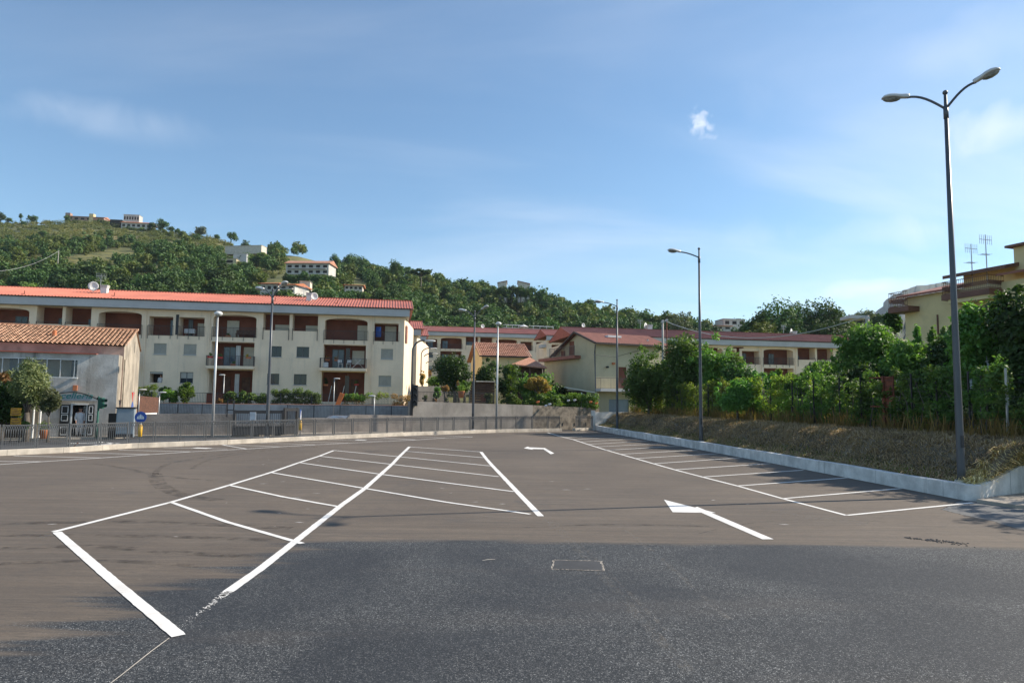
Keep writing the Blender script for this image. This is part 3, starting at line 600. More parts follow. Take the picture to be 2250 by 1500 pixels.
n1, n2 = len(sv)+1, len(ov); q = [[i*n2+j, (i+1)*n2+j, (i+1)*n2+j+1, i*n2+j+1] for i in range(n1-1) for j in range(n2-1)]
bk = mesh_np('grass_bank', vs, q, MT['earth']); tag(bk, kind='structure')

OA = D(885, 870, 75.0); OA.z = 0.0
UA = Vector((math.cos(A10), math.sin(A10), 0)); NA = Vector((math.sin(A10), -math.cos(A10), 0))      # NA points to the viewer
W2O = OA+NA*7.0
W3a, W3b = Vector((-7.9, 55.0, 0)), Vector((7.9, 64.6, 0))
SKY = [(-1500, 480), (-600, 478), (0, 490), (150, 488), (300, 503), (430, 520), (480, 532), (560, 552), (640, 560), (740, 588), (860, 606), (960, 628), (1100, 652), (1200, 668), (1300, 698), (1400, 716), (1500, 742), (1640, 748), (1750, 745), (1880, 738), (2100, 738), (2600, 740), (3600, 740)]
Y2T = [(-1500, 480), (0, 480), (330, 450), (600, 400), (900, 380), (1300, 320), (1500, 260), (3600, 260)]
Y1T = [(-1500, 98), (880, 98), (960, 138), (1240, 138), (1300, 122), (3600, 122)]
def interp(t, x): return np.interp(x, [a for a, b in t], [b for a, b in t])
def elev(px, py): d = ray(px, py); return d[2]/d[1]
SKE = [(px, elev(px, py)) for px, py in SKY]
def y0_of(px):
    if px < 903: 
        k = ray(px, 880); k = k[0]/k[1]; # W2 line
        O = W2O; # solve O + UA*s with x=k*y
        s = (k*O.y-O.x)/(UA.x-k*UA.y); return max(20., O.y+UA.y*s+.15) if px > -900 else 55.
    if px < 1312:
        k = ray(px, 880); k = k[0]/k[1]; u = (W3b-W3a); s = (k*W3a.y-W3a.x)/(u.x-k*u.y); return W3a.y+u.y*s+.3
    p = on_fence(min(px, 2700)); return max(p.y+.02, 9.)
def zb_of(px): return 1.9 if px < 903 else (2.3-.3*(px-903)/409 if px < 1312 else BZ)
def terrain(px, Y):
    zb = np.interp(px, [0, 902, 904, 1311, 1313, 4000], [1.9, 1.9, 2.3, 2.0, BZ, BZ]); y1 = interp(Y1T, px); y2 = interp(Y2T, px); e = interp(SKE, px)
    z2 = CAMH+e*y2; t = (Y-y1)/(y2-y1); tt = np.clip(t, 0, 1)
    z = zb+(z2-zb)*tt**1.12
    z = z+np.where(t > 1, -(Y-y2)*.12, 0)+np.sin(np.pi*tt)*(vnoise(px*.012, Y*.03)*2.2+vnoise(px*.03, Y*.08, 3)*.8)
    return z
cols = sorted(set(list(np.arange(-1500, 3600, 14))+[902.5, 903.5, 1311.5, 1312.5])); rowt = np.concatenate([np.linspace(0, .1, 4), np.linspace(.13, 1, 52)])
vs = []
for px in cols:
    y0 = y0_of(px); k = ray(px, 880); k = k[0]/k[1]
    Ys = y0+(900-y0)*rowt**1.9
    zz = terrain(px, Ys); vs += [(k*Y, Y, float(z)) for Y, z in zip(Ys, zz)]
nr = len(rowt); q = [[i*nr+j, (i+1)*nr+j, (i+1)*nr+j+1, i*nr+j+1] for i in range(len(cols)-1) for j in range(nr-1)]
hl = mesh_np('hillside', vs, q, MT['hill']); tag(hl, kind='structure'); hl.data.polygons.foreach_set('use_smooth', [True]*len(hl.data.polygons))
def tz(p):
    """ground height under a point"""
    px = 1125+F*p[0]/p[1]
    # undo the small roll: match on azimuth
    for _ in range(3):
        k = ray(px, 880); px += (p[0]/p[1]-k[0]/k[1])*F
    return float(terrain(px, p[1]))
# far mountains on the right
def ridge(name, prof, Y, base, mat, seed, depth):
    rnd = np.random.RandomState(seed); px = np.linspace(prof[0][0], prof[-1][0], 120); e = np.interp(px, [a for a, b in prof], [elev(a, b) for a, b in prof]); vs = []; R_ = 9
    jag = np.convolve(rnd.randn(130), [.2, .5, .3, .2], 'same')[:120]
    for i, p in enumerate(px):
        k = ray(p, 700); k = k[0]/k[1]; ztop = CAMH+e[i]*Y+jag[i]*Y*.0012
        for j in range(R_):
            t = j/(R_-1); y = Y-depth*(1-t); vs.append((k*y+rnd.randn()*Y*.002, y, base+(ztop-base)*t**.8+rnd.randn()*Y*.0015*(0 < j < R_-1)))
        vs.append((k*(Y+depth), Y+depth, base))
    R2 = R_+1; q = [[i*R2+j, (i+1)*R2+j, (i+1)*R2+j+1, i*R2+j+1] for i in range(119) for j in range(R2-1)]
    return tag(mesh_np(name, vs, q, MT[mat]), kind='structure')
ridge('mountain', [(1860, 760), (1900, 712), (1930, 680), (1965, 648), (1990, 636), (2030, 626), (2075, 621), (2100, 620), (2150, 624), (2220, 612), (2300, 600), (2500, 640), (2700, 700)], 2300, 0, 'mountain', 3, 900)
ridge('far_ridge', [(1780, 720), (1840, 702), (1875, 692), (1900, 686), (1930, 690), (1960, 702), (2050, 708), (2200, 716)], 700, 0, 'mountain', 4, 250)

# ---------------------------------------------------------------- retaining walls
mb = MB(); w1 = [G(282, 959.3), G(516, 957.9)]; wall_line(mb, [w1[0], w1[0].lerp(w1[1], .5), w1[1]], .3, 0, [1.42, 1.44, 1.46])
tag(mb.build('street_wall', 'render'), 'rough rendered boundary wall behind the railing, between the shop and the black gate', 'wall')
mb = MB(); w1b = [G(654, 953.7), G(762, 952.1), G(769, 952.0), G(906, 949.4)]; wall_line(mb, w1b, .3, 0, [1.15, 1.12, 1.4, 1.3])
tag(mb.build('street_wall', 'render'), 'rough rendered boundary wall right of the black gate, stepping up halfway', 'wall')
mb = MB(); a = W2O-UA*26.2; b_ = W2O+UA*1.6; wall_line(mb, [a, b_], -.3, 0, 1.93)
w2o = tag(mb.build('terrace_wall', 'greyblock'), 'long grey garden wall below the hedges of the apartment block', 'wall')
mb = MB(); zc = 1.93; mb.extrude([tuple(a+NA*.06+Vector((0, 0, zc))), tuple(a-NA*.36+Vector((0, 0, zc))), tuple(a-NA*.36+Vector((0, 0, zc+.05))), tuple(a+NA*.06+Vector((0, 0, zc+.05)))], b_-a)
mb.build('coping', 'terracotta', w2o)
mb = MB(); seg = [W3a.lerp(W3b, t) for t in np.linspace(0, .62, 8)]; wall_line(mb, seg, .35, 0, list(np.linspace(2.42, 2.2, 8)))
tag(mb.build('retaining_wall', 'retain'), 'tall smooth concrete retaining wall below the garden with the big dark tree', 'wall')
mb = MB(); seg = [W3a.lerp(W3b, t) for t in np.linspace(.62, 1.02, 6)]; wall_line(mb, seg, .35, 0, list(np.linspace(2.19, 1.96, 6)))
e = tag(mb.build('retaining_wall', 'stone'), 'rough stone retaining wall under the flowering hedge, right of the smooth concrete one', 'wall')
hb = MB(); w3ang = math.atan2(W3b.y-W3a.y, W3b.x-W3a.x)
for px, py in ((1236, 932), (1262, 932), (1287, 931.5)):
    s, z = V(px, py, W3a, w3ang); p = W3a+(W3b-W3a).normalized()*s; u = (W3b-W3a).normalized()*.07; n = Vector((u.y, -u.x, 0)).normalized()*.02
    hb.face(*[tuple(p+n+x+Vector((0, 0, z+dz))) for x, dz in ((-u, -.15), (u, -.15), (u, .15), (-u, .15))])
hb.build('weep_hole', 'black', e)
mb = MB(); wall_line(mb, [W3a+Vector((0, .1, 0)), Vector((-8.9, 70, 0))], .3, 0, 2.42)
tag(mb.build('side_wall', 'render'), 'side wall running back from the left end of the tall retaining wall', 'wall')
pe = G(1305, 944.8); mb = MB(); wall_line(mb, [pe, pe+Vector((2.7, 1.1, 0)), pe+Vector((5.2, 1.9, 0))], -.25, 0, [BZ+.08, BZ+.1, BZ+.12])
mb.box(pe.x-.25, pe.x+.1, pe.y-.1, pe.y+.28, 0, BZ+.22)
tag(mb.build('end_wall', 'kerb_r'), 'shaded grey concrete wall closing the far right corner of the car park', 'wall')

# ---------------------------------------------------------------- apartment blocks
ZF0, ZF1 = 11.45, 12.28                                  # underside and top of the grey eaves band
LV = dict(top=(8.8, 11.15, 10.75), par=(9.65, 11.45), mid=(5.8, 8.3), low=(2.2, 5.4), rect=(8.8, 10.75), w2=(6.85, 7.98), w1=(3.95, 5.08))
def facade_grid(mb, x0, x1, z0, z1, holes):
    xs = sorted({x0, x1, *[h[0] for h in holes], *[h[1] for h in holes]}); zs = sorted({z0, z1, *[h[2] for h in holes], *[h[3] for h in holes]})
    for a, b in zip(xs[:-1], xs[1:]):
        for c, d in zip(zs[:-1], zs[1:]):
            mx_, mz_ = (a+b)/2, (c+d)/2
            if not any(h[0] < mx_ < h[1] and h[2] < mz_ < h[3] for h in holes): mb.face((a, 0, c), (b, 0, c), (b, 0, d), (a, 0, d))
def reveal(mb, x0, x1, z0, z1, dep, top=True, y0=0):
    mb.face((x0, y0, z0), (x0, dep, z0), (x0, dep, z1), (x0, y0, z1)); mb.face((x1, y0, z1), (x1, dep, z1), (x1, dep, z0), (x1, y0, z0))
    mb.face((x0, y0, z0), (x1, y0, z0), (x1, dep, z0), (x0, dep, z0))
    if top: mb.face((x0, y0, z1), (x0, dep, z1), (x1, dep, z1), (x1, y0, z1))
def railing_mb(mb, pts, z0, z1, step=.13, w=.018, post=None):
    for a, b in zip(pts[:-1], pts[1:]):
        a, b = Vector((*a, 0)), Vector((*b, 0)); L_ = (b-a).length; n = max(1, int(L_/step))
        mb.bar(a+Vector((0, 0, z1)), b+Vector((0, 0, z1)), .04); mb.bar(a+Vector((0, 0, z0+.06)), b+Vector((0, 0, z0+.06)), .025)
        for i in range(n+1):
            p = a.lerp(b, i/n); big = (i % 8 == 0); mb.bar(p+Vector((0, 0, z0-(.35 if big else 0))), p+Vector((0, 0, z1)), .035 if big else w)
def window(parent, x0, x1, z0, z1, kind, y=.1):
    mb = MB(); f = .05
    mb.box(x0, x1, y-.03, y+.03, z0, z0+f); mb.box(x0, x1, y-.03, y+.03, z1-f, z1); mb.box(x0, x0+f, y-.03, y+.03, z0+f, z1-f); mb.box(x1-f, x1, y-.03, y+.03, z0+f, z1-f); xm = (x0+x1)/2; mb.box(xm-.03, xm+.03, y-.031, y+.031, z0+f, z1-f)
    if kind == 'open': mb = MB(); mb.box(x0, x1, y-.03, y+.03, z1-.22, z1)
    fr = mb.build('window', 'frame' if kind not in ('closed', 'open') else 'shutter', parent)
    if kind == 'open': return fr
    mb = MB()
    if kind == 'closed':
        n = 14
        for i in range(n): z = z0+f+(z1-z0-2*f)*i/n; mb.face((x0+f, y+.012, z), (x1-f, y+.012, z), (x1-f, y-.012, z+(z1-z0-2*f)/n), (x0+f, y-.012, z+(z1-z0-2*f)/n))
        mb.build('shutter', 'shutter', fr)
    elif kind == 'half':
        mb.box(x0+f, x1-f, y, y+.02, z0+f+(z1-z0)*.4, z1-f); mb.build('shutter', 'shutter', fr)
        mb = MB(); mb.face((x0+f, y+.03, z0+f), (x1-f, y+.03, z0+f), (x1-f, y+.03, z0+f+(z1-z0)*.4), (x0+f, y+.03, z0+f+(z1-z0)*.4)); mb.build('pane', 'glass', fr)
    else:
        mb.face((x0+f, y+.02, z0+f), (x1-f, y+.02, z0+f), (x1-f, y+.02, z1-f), (x0+f, y+.02, z1-f)); mb.build('pane', 'glass' if kind == 'glass' else 'glassblue', fr)
    sl_ = MB(); sl_.box(x0-.06, x1+.06, -.06, y, z0-.06, z0-.002); sl_.build('window_sill', 'fascia', parent)
    return fr
def corrugated(mb, x0, x1, ya, za, yb, zb, step=.30, h=.065, th=.05):
    """ribbed sheet from the eaves (ya, za) to the ridge (yb, zb)"""
    n = int((x1-x0)/step); st = (x1-x0)/n; b = len(mb.v); prof = []
    for i in range(n):
        x = x0+i*st; prof += [(x, 0), (x+st*.62, 0), (x+st*.74, h), (x+st*.9, h)]
    prof.append((x1, 0))
    for x, dz in prof: mb.v += [(x, ya, za+dz), (x, yb, zb+dz)]
    for i in range(len(prof)-1): mb.f.append([b+2*i, b+2*i+2, b+2*i+3, b+2*i+1])
    return mb
def apartment(label, O, ang, xl, xr, dz, bays, wins, depth=12., roof_x=(0, 0), side_skew=0., pipes=(), zbase=-2.0, doors=True, fill=True, ridge_dz=0.0, roofm='roof'):
    bl = empty('apartment_block', O, ang, label, 'apartment building')
    z0, z1 = zbase, ZF0+dz; holes = []; wall = MB(); red = MB()
    for bay in bays:
        k, a, b = bay[:3]
        if k == 'arch':
            zb_, za_, zs_ = [v+dz for v in LV['top']]; holes.append((a, b, zb_, za_)); n = 14; xm = (a+b)/2; hw = (b-a)/2
            c = [(xm-hw*math.cos(math.pi*i/n), zs_+(za_-zs_)*math.sin(math.pi*i/n)**.8) for i in range(n+1)]
            for p, q_ in zip(c[:-1], c[1:]):
                wall.face((p[0], 0, p[1]), (q_[0], 0, q_[1]), (q_[0], 0, za_), (p[0], 0, za_)); wall.face((p[0], 0, p[1]), (p[0], .35, p[1]), (q_[0], .35, q_[1]), (q_[0], 0, q_[1]))
            wall.face((a, .35, za_), (b, .35, za_), (b, .35, zs_), (a, .35, zs_)) if False else None
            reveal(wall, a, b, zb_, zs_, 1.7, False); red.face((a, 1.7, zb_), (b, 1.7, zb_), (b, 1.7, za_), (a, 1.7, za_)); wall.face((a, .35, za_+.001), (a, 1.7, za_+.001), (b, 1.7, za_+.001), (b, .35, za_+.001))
            wall.face((a, .35, zs_), (a, 1.7, zs_), (a, 1.7, za_), (a, .35, za_)); wall.face((b, .35, za_), (b, 1.7, za_), (b, 1.7, zs_), (b, .35, zs_))
        if k == 'loggia':
            zb_, za_ = LV['par'][0]+dz, ZF0+dz-.0; holes.append((a, b, zb_, za_)); reveal(wall, a, b, zb_-.9, za_, 1.5, False, .12); wall.face((a, 0, zb_), (b, 0, zb_), (b, .12, zb_), (a, .12, zb_)); wall.face((a, .12, zb_-.9), (a, .12, zb_), (b, .12, zb_), (b, .12, zb_-.9))
            wall.face((a, 0, zb_), (a, .12, zb_), (a, .12, za_), (a, 0, za_)); wall.face((b, 0, za_), (b, .12, za_), (b, .12, zb_), (b, 0, zb_)); red.face((a, 1.5, zb_-.9), (b, 1.5, zb_-.9), (b, 1.5, za_), (a, 1.5, za_)); wall.face((a, 0, za_-.002), (a, 1.5, za_-.002), (b, 1.5, za_-.002), (b, 0, za_-.002))
        if k == 'rect':
            zb_, za_ = LV['rect'][0]+dz, LV['rect'][1]+dz; holes.append((a, b, zb_, za_)); reveal(wall, a, b, zb_, za_, 1.5); red.face((a, 1.5, zb_), (b, 1.5, zb_), (b, 1.5, za_), (a, 1.5, za_))
        if k == 'mid':
            zb_, za_ = LV['mid'][0]+dz, LV['mid'][1]+dz; holes.append((a, b, zb_, za_)); reveal(wall, a, b, zb_, za_, 1.7); red.face((a, 1.7, zb_), (b, 1.7, zb_), (b, 1.7, za_), (a, 1.7, za_))
        if k == 'low':
            zb_, za_ = LV['low'][0]+dz, LV['low'][1]+dz; holes.append((a, b, zb_, za_)); reveal(wall, a, b, zb_, za_, 1.7); red.face((a, 1.7, zb_), (b, 1.7, zb_), (b, 1.7, za_), (a, 1.7, za_))
    for (a, b, lev, kind) in wins:
        zb_, za_ = LV[lev][0]+dz, LV[lev][1]+dz; holes.append((a, b, zb_, za_)); dp_ = 1.2 if kind == 'open' else .16; reveal(wall, a, b, zb_, za_, dp_)
        if kind == 'open': r_ = MB(); r_.face((a, 1.2, zb_), (b, 1.2, zb_), (b, 1.2, za_), (a, 1.2, za_)); r_.build('dark_room', 'darkin', bl)
        else: wall.face((a, .16, zb_), (b, .16, zb_), (b, .16, za_), (a, .16, za_))
    facade_grid(wall, xl, xr, z0, z1, holes)
    dx = side_skew*depth
    wall.face((xr, 0, z0), (xr+dx, depth, z0), (xr+dx, depth, z1), (xr, 0, z1)); wall.face((xl, depth, z0), (xl, 0, z0), (xl, 0, z1), (xl, depth, z1)); wall.face((xr+dx, depth, z0), (xl, depth, z0), (xl, depth, z1), (xr+dx, depth, z1))
    wall.build('wall', 'cream', bl)
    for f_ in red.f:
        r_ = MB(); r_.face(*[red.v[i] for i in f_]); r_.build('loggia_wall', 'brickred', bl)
    for (a, b, lev, kind) in wins: window(bl, a, b, LV[lev][0]+dz, LV[lev][1]+dz, kind)
    ra, rb = xl-.3+roof_x[0], xr+.9+roof_x[1]; rz = 14.05+dz+ridge_dz
    fa = MB(); fa.box(ra+.1, rb-.4, -.75, -.60, ZF0+dz+.02, ZF1+dz-.04); fa.box(ra+.1, rb-.4, -.60, 0.1, ZF0+dz+.02, ZF0+dz+.14); fa.box(rb-.52, rb-.4, -.60, depth+.3, ZF0+dz+.021, ZF1+dz-.041); fa.box(rb-1.3, rb-.52, .1, depth+.3, ZF0+dz+.022, ZF0+dz+.13)
    fa.build('eaves_band', 'fascia', bl)
    ed = MB(); ed.box(ra, rb, -.84, -.7, ZF1+dz-.038, ZF1+dz+.05); ed.build('roof_edge', 'roofdark', bl)
    ym = depth*.45; rf = MB(); corrugated(rf, ra, rb, -.9, ZF1+dz+.055, ym, rz); corrugated(rf, ra, rb, depth+.9, ZF1+dz+.055, ym, rz)
    rf.bar((ra, ym, rz+.05), (rb, ym, rz+.05), .28, .06)
    ro = rf.build('roof', roofm, bl)
    for x in (ra+.02, rb-.42): gb = MB(); gb.extrude([(x, -.8, ZF1+dz-.02), (x, depth+.8, ZF1+dz-.02), (x, ym, rz-.02)], (.4, 0, 0)); gb.build('gable', 'roofred2', bl)
    for x in pipes: dp = MB(); dp.bar((x, -.06, z0+.5), (x, -.06, z1), .10); dp.build('downpipe', 'cream', bl)
    for bay in bays:
        k, a, b = bay[:3]
        if k in ('arch', 'rect'): 
            zz = (LV['top'] if k == 'arch' else LV['rect'])[0]+dz; m_ = MB(); railing_mb(m_, [(a-.08, -.05), (b+.08, -.05)], zz, zz+1.0); m_.build('railing', 'rail', bl)
        if k == 'loggia':
            zz = LV['par'][0]+dz; m_ = MB(); m_.bar((a, -.02, zz+.22), (b, -.02, zz+.22), .04); 
            for x in (a+.03, b-.03): m_.bar((x, -.04, zz-1.0), (x, -.04, zz+.24), .05)
            m_.build('railing', 'rail', bl)
        if k == 'mid':
            zz = LV['mid'][0]+dz; m_ = MB(); m_.box(a-.28, b+.12, -.85, .02, zz-.32, zz-.02); m_.build('balcony_slab', 'cream', bl)
            m_ = MB(); railing_mb(m_, [(a-.25, 0), (a-.25, -.82), (b+.09, -.82), (b+.09, 0)], zz, zz+1.0); m_.build('railing', 'rail', bl)
    return bl
def door(parent, x0, x1, z0, z1, y, kind):
    mb = MB(); f = .07; mb.box(x0, x0+f, y-.06, y, z0, z1); mb.box(x1-f, x1, y-.06, y, z0, z1); mb.box(x0+f, x1-f, y-.06, y, z1-f, z1); xm = (x0+x1)/2
    if kind in ('glass', 'blue'): mb.box(xm-.04, xm+.04, y-.061, y, z0, z1-f)
    fr = mb.build('balcony_door', {'red': 'wood', 'blind': 'blind'}.get(kind, 'frame'), parent)
    mb = MB(); mb.face((x0+f, y-.03, z0), (x1-f, y-.03, z0), (x1-f, y-.03, z1-f), (x0+f, y-.03, z1-f)); mb.build('door_leaf' if kind in ('red', 'blind') else 'pane', {'red': 'wood', 'blind': 'blind', 'glass': 'glass', 'blue': 'glassblue'}[kind], fr)
def sA(px, py=760): return V(px, py, OA, A10)[0]
bays = []
for a, b in ((0, 63), (216, 311), (468.5, 563.5), (714, 807.8)):
    x0, x1 = sA(a, 710), sA(b, 710)
    if a == 0: x0 = x1-4.4
    bays.append(('arch', x0, x1))
    if a != 0: bays += [('mid', x0-.05, x1-.1), ('low', x0-.15, x1-.15)]
for a, b in ((80, 136.5), (143.5, 200), (578.7, 636.5), (643.2, 699)): bays.append(('loggia', sA(a, 700), sA(b, 700)))
for a, b in ((327, 380), (393, 449), (823, 876)): bays.append(('rect', sA(a, 715), sA(b, 715)))
wins = []
for a, b, lev, kd in ((337, 365, 'w2', 'closed'), (403, 431, 'w2', 'closed'), (593.5, 618.5, 'w2', 'glass'), (651.4, 679, 'w2', 'glass'), (837, 863.5, 'w2', 'closed'),
                      (331.5, 360, 'w1', 'open'), (398, 426.7, 'w1', 'half'), (589, 615.5, 'w1', 'glass'), (647.6, 675.5, 'w1', 'glass'), (833.5, 861, 'w1', 'closed')):
    wins.append((sA(a, 780), sA(b, 780), lev, kd))
pA = [sA(318, 760), sA(458.5, 760), sA(815, 760)]
blockA = apartment('long cream three storey apartment block with red ribbed roof at the left', OA, A10, -56, 0, 0, bays, wins, 12.5, side_skew=.11, pipes=pA)
# chimney slot, corner opening on the sunny side, extra doors inside the loggias
mb = MB(); x = sA(389, 720); mb.box(x-.14, x+.14, -.03, .0, 8.9, 11.0); mb.build('flue', 'black', blockA)
for a, b, z0, z1, y, k in ((362, 381, 8.8, 10.6, 1.48, 'blue'), (403, 413, 8.8, 10.7, 1.48, 'glass'), (424, 446, 8.8, 10.3, 1.48, 'blind'), (489, 516, 8.8, 10.7, 1.68, 'blind'), (598, 636, 8.7, 10.4, 1.48, 'blind'), (667, 699, 8.7, 10.4, 1.48, 'blind'),
                        (783, 806, 8.8, 10.6, 1.68, 'blind'), (845, 870, 8.8, 10.6, 1.48, 'blind'), (297, 310, 8.8, 10.7, 1.68, 'blue'), (177, 199, 8.8, 10.4, 1.48, 'blue'), (110, 133, 8.8, 10.4, 1.48, 'glass'), (10, 38, 8.8, 10.5, 1.68, 'glass'),
                        (484, 512, 5.8, 7.9, 1.68, 'blue'), (529, 555, 5.8, 7.9, 1.68, 'blind'), (483, 502, 2.2, 4.7, 1.68, 'red'), (528, 546, 2.2, 4.7, 1.68, 'red'), (728, 755, 5.8, 7.9, 1.68, 'blue'), (773, 800, 6.3, 7.8, 1.68, 'blind'), (728, 742, 2.2, 4.7, 1.68, 'red'), (772, 789, 2.2, 4.7, 1.68, 'red')):
    door(blockA, sA(a, 760), sA(b, 760), z0, z1, y, k)
for a in (511.5, 757): # folded storm shutters / partition between the two flats
    mb = MB(); x = sA(a, 840)
    for i in range(4): mb.box(x+i*.11, x+.09+i*.11, .9+.04*(i % 2), .98+.04*(i % 2), 2.2, 5.0); mb.box(x+i*.11, x+.09+i*.11, .9+.04*(i % 2), .98+.04*(i % 2), 5.8, 8.0)
    mb.build('partition', 'galv' if a < 600 else 'carpaint', blockA)
mb = MB(); mb.face((.09+.11, .9, 8.8), (.09+.33, 2.9, 8.8), (.09+.33, 2.9, 10.75), (.09+.11, .9, 10.75)); mb.build('side_opening', 'brickred', blockA)
# wings behind it, stepping up the slope
def O_at(px, Y): p = D(px, 870, Y); p.z = 0; return p
for px, Y, dz, lab in ((913, 93, -.35, 'second cream apartment block with red gable, just behind the right end of the long block'), (927, 115, .75, 'third cream apartment block with red gable, squeezed behind the second one')):
    o_ = O_at(px, Y); b2 = apartment(lab, o_, A10, -14, 0, dz, [('rect', -2.6, -.4)], [(-2.2, -.9, 'w2', 'closed')], 12.5, side_skew=.13)
# block C up the slope
OC = D(933, 760, 145.); OC.z = 0
def sC(px, py=760): return V(px, py, OC, A10)[0]
bC = [('rect', sC(935.8), sC(960.8)), ('arch', sC(968.3), sC(1015.6)), ('mid', sC(968.3)-.05, sC(1015.6)-.1), ('low', sC(968.3)-.1, sC(1015.6)-.1), ('loggia', sC(1023.3), sC(1050.6)), ('loggia', sC(1055), sC(1082)), ('arch', sC(1090), sC(1136.8)), ('mid', sC(1090), sC(1136.8)), ('rect', sC(1143.8), sC(1170.4)), ('rect', sC(1178), sC(1195))]
wC = [(sC(938.5), sC(951.8), 'w2', 'glass'), (sC(937.5), sC(951), 'w1', 'half'), (sC(1032), sC(1044), 'w2', 'closed')]
blockC = apartment('cream apartment block with a red ribbed roof up the slope behind the garden trees', OC, A10, sC(932), sC(1252), 4.5, bC, wC, 12.5, pipes=[sC(965), sC(1085), sC(1141)], zbase=1.0, roofm='roofmid')
for a, b, z0, z1, k in ((940, 952, 8.8, 10.5, 'blue'), (973, 985, 8.8, 10.6, 'blue'), (1026, 1041, 8.9, 10.5, 'blue'), (1066, 1078, 8.9, 10.4, 'blue'), (972, 986, 5.8, 7.7, 'blue'), (996, 1009, 5.8, 7.7, 'blind'), (1146, 1154, 8.8, 10.5, 'glass')): door(blockC, sC(a), sC(b), z0+4.5, z1+4.5, 1.45, k)
# block D on the right
OD = D(1600, 760, 101.); OD.z = 0
def sD(px, py=790): return V(px, py, OD, A10)[0]
bD = [('arch', sD(1520), sD(1588)), ('rect', sD(1594), sD(1619)), ('rect', sD(1630.6), sD(1668.7)), ('arch', sD(1678), sD(1743.5)), ('mid', sD(1678), sD(1743.5)), ('loggia', sD(1753), sD(1791.6)), ('loggia', sD(1795.4), sD(1831)), ('arch', sD(1845), sD(1905)), ('rect', sD(1440), sD(1480)), ('mid', sD(1520), sD(1588))]
wD = [(sD(1600), sD(1617), 'w2', 'glass'), (sD(1640), sD(1658), 'w2', 'closed'), (sD(1765), sD(1783), 'w2', 'closed')]
blockD = apartment('long cream apartment block with a red roof, half hidden behind the fig trees', OD, A10, sD(1256), sD(1945), -.5, bD, wD, 12.5, pipes=[sD(1673), sD(1748)], zbase=0, roofm='roofbrown')
for a, b, z0, z1, k in ((1607, 1617, 8.8, 10.5, 'glass'), (1640, 1650, 8.8, 10.5, 'glass'), (1700, 1712, 8.8, 10.5, 'glass'), (1757, 1768, 8.9, 10.3, 'glass')): door(blockD, sD(a), sD(b), z0-.5, z1-.5, 1.45, k)
# smaller block F between C and D
OF = D(1201, 780, 122.); OF.z = 0
def sF(px, py=770): return V(px, py, OF, A10)[0]
blockF = apartment('small cream block with red roof and open landing between the two long blocks', OF, A10, 0, sF(1275), 1.75, [('rect', .9, 2.4), ('rect', 3.0, 5.6)], [], 9., zbase=1.0, ridge_dz=-.2, roofm='roofmid')
mb = MB(); mb.box(-.9, -.02, .3, 2.4, 12.0, 12.5); mb.build('balcony_slab', 'fascia', blockF)
for o, px, Yo in ((blockA, 0, 0),): pass
# dishes, antennas and chimneys on the roofs
def dish(px, py, Y, r, label, aim=.55):
    p = D(px, py, Y); e = empty('satellite_dish', p, aim, label, 'satellite dish', 'satellite dishes on the red roofs')
    mb = MB(); n = 18; R_ = 4; b = len(mb.v)
    for j in range(R_+1):
        rr = r*j/R_; 
        for i in range(n): t = 2*math.pi*i/n; mb.v.append((rr*math.cos(t), -.0+.25*r*(rr/r)**2*-1, rr*math.sin(t)))
    for j in range(R_):
        for i in range(n): mb.f.append([j*n+i, j*n+(i+1) % n, (j+1)*n+(i+1) % n, (j+1)*n+i])
    o = mb.build('reflector', 'white', e, True); sm = o.modifiers.new('t', 'SOLIDIFY'); sm.thickness = .02
    mb = MB(); mb.tube([(0, .02, 0), (0, .15, -.15), (0, .15, -r-.4)], .03, 6); mb.tube([(0, -.05, -r*.9), (0, -r*1.1, -.05)], .015, 5); mb.build('mount', 'galv', e)
dish(205, 629, 72.5, .5, 'white satellite dish on the long red roof at the far left'); dish(690, 651, 76, .42, 'white satellite dish beside a chimney on the right half of the long red roof')
dish(1060, 716.5, 152, .45, 'small white dish on the roof of the block up the slope'); dish(1281, 714.5, 104, .32, 'small white dish at the left end of the right-hand red roof')
dish(1417, 716, 107, .5, 'white dish beside a chimney in the middle of the right-hand red roof', .9); dish(1737, 728.5, 110, .5, 'white dish at the right of the right-hand red roof', .9)
def chimney(px, py, Y, w, h, label, mat='white'):
    p = D(px, py, Y); mb = MB(); mb.box(-w/2, w/2, -w/2, w/2, -.6, h*.45)
    for i in range(4): mb.box(-w/2-.04, w/2+.04, -w/2-.04, w/2+.04, h*(.48+.12*i), h*(.55+.12*i))
    mb.box(-w/2-.08, w/2+.08, -w/2-.08, w/2+.08, h*.96, h*1.06); mb.box(-w/2+.05, w/2-.05, -w/2+.05, w/2-.05, h*.45, h*.96)
    o = mb.build('chimney', mat); o.location = p; o.rotation_euler = (0, 0, A10); tag(o, label, 'chimney')
chimney(230, 637, 72.5, .6, .45, 'pale slatted chimney cap right of the far left dish'); chimney(679, 654, 76, .5, .5, 'pale slatted chimney cap left of the dish on the long roof'); chimney(1427, 721, 107, .7, .5, 'pale chimney cap right of the middle dish'); chimney(1744, 735, 110, .7, .5, 'pale chimney cap beside the right-hand dish')
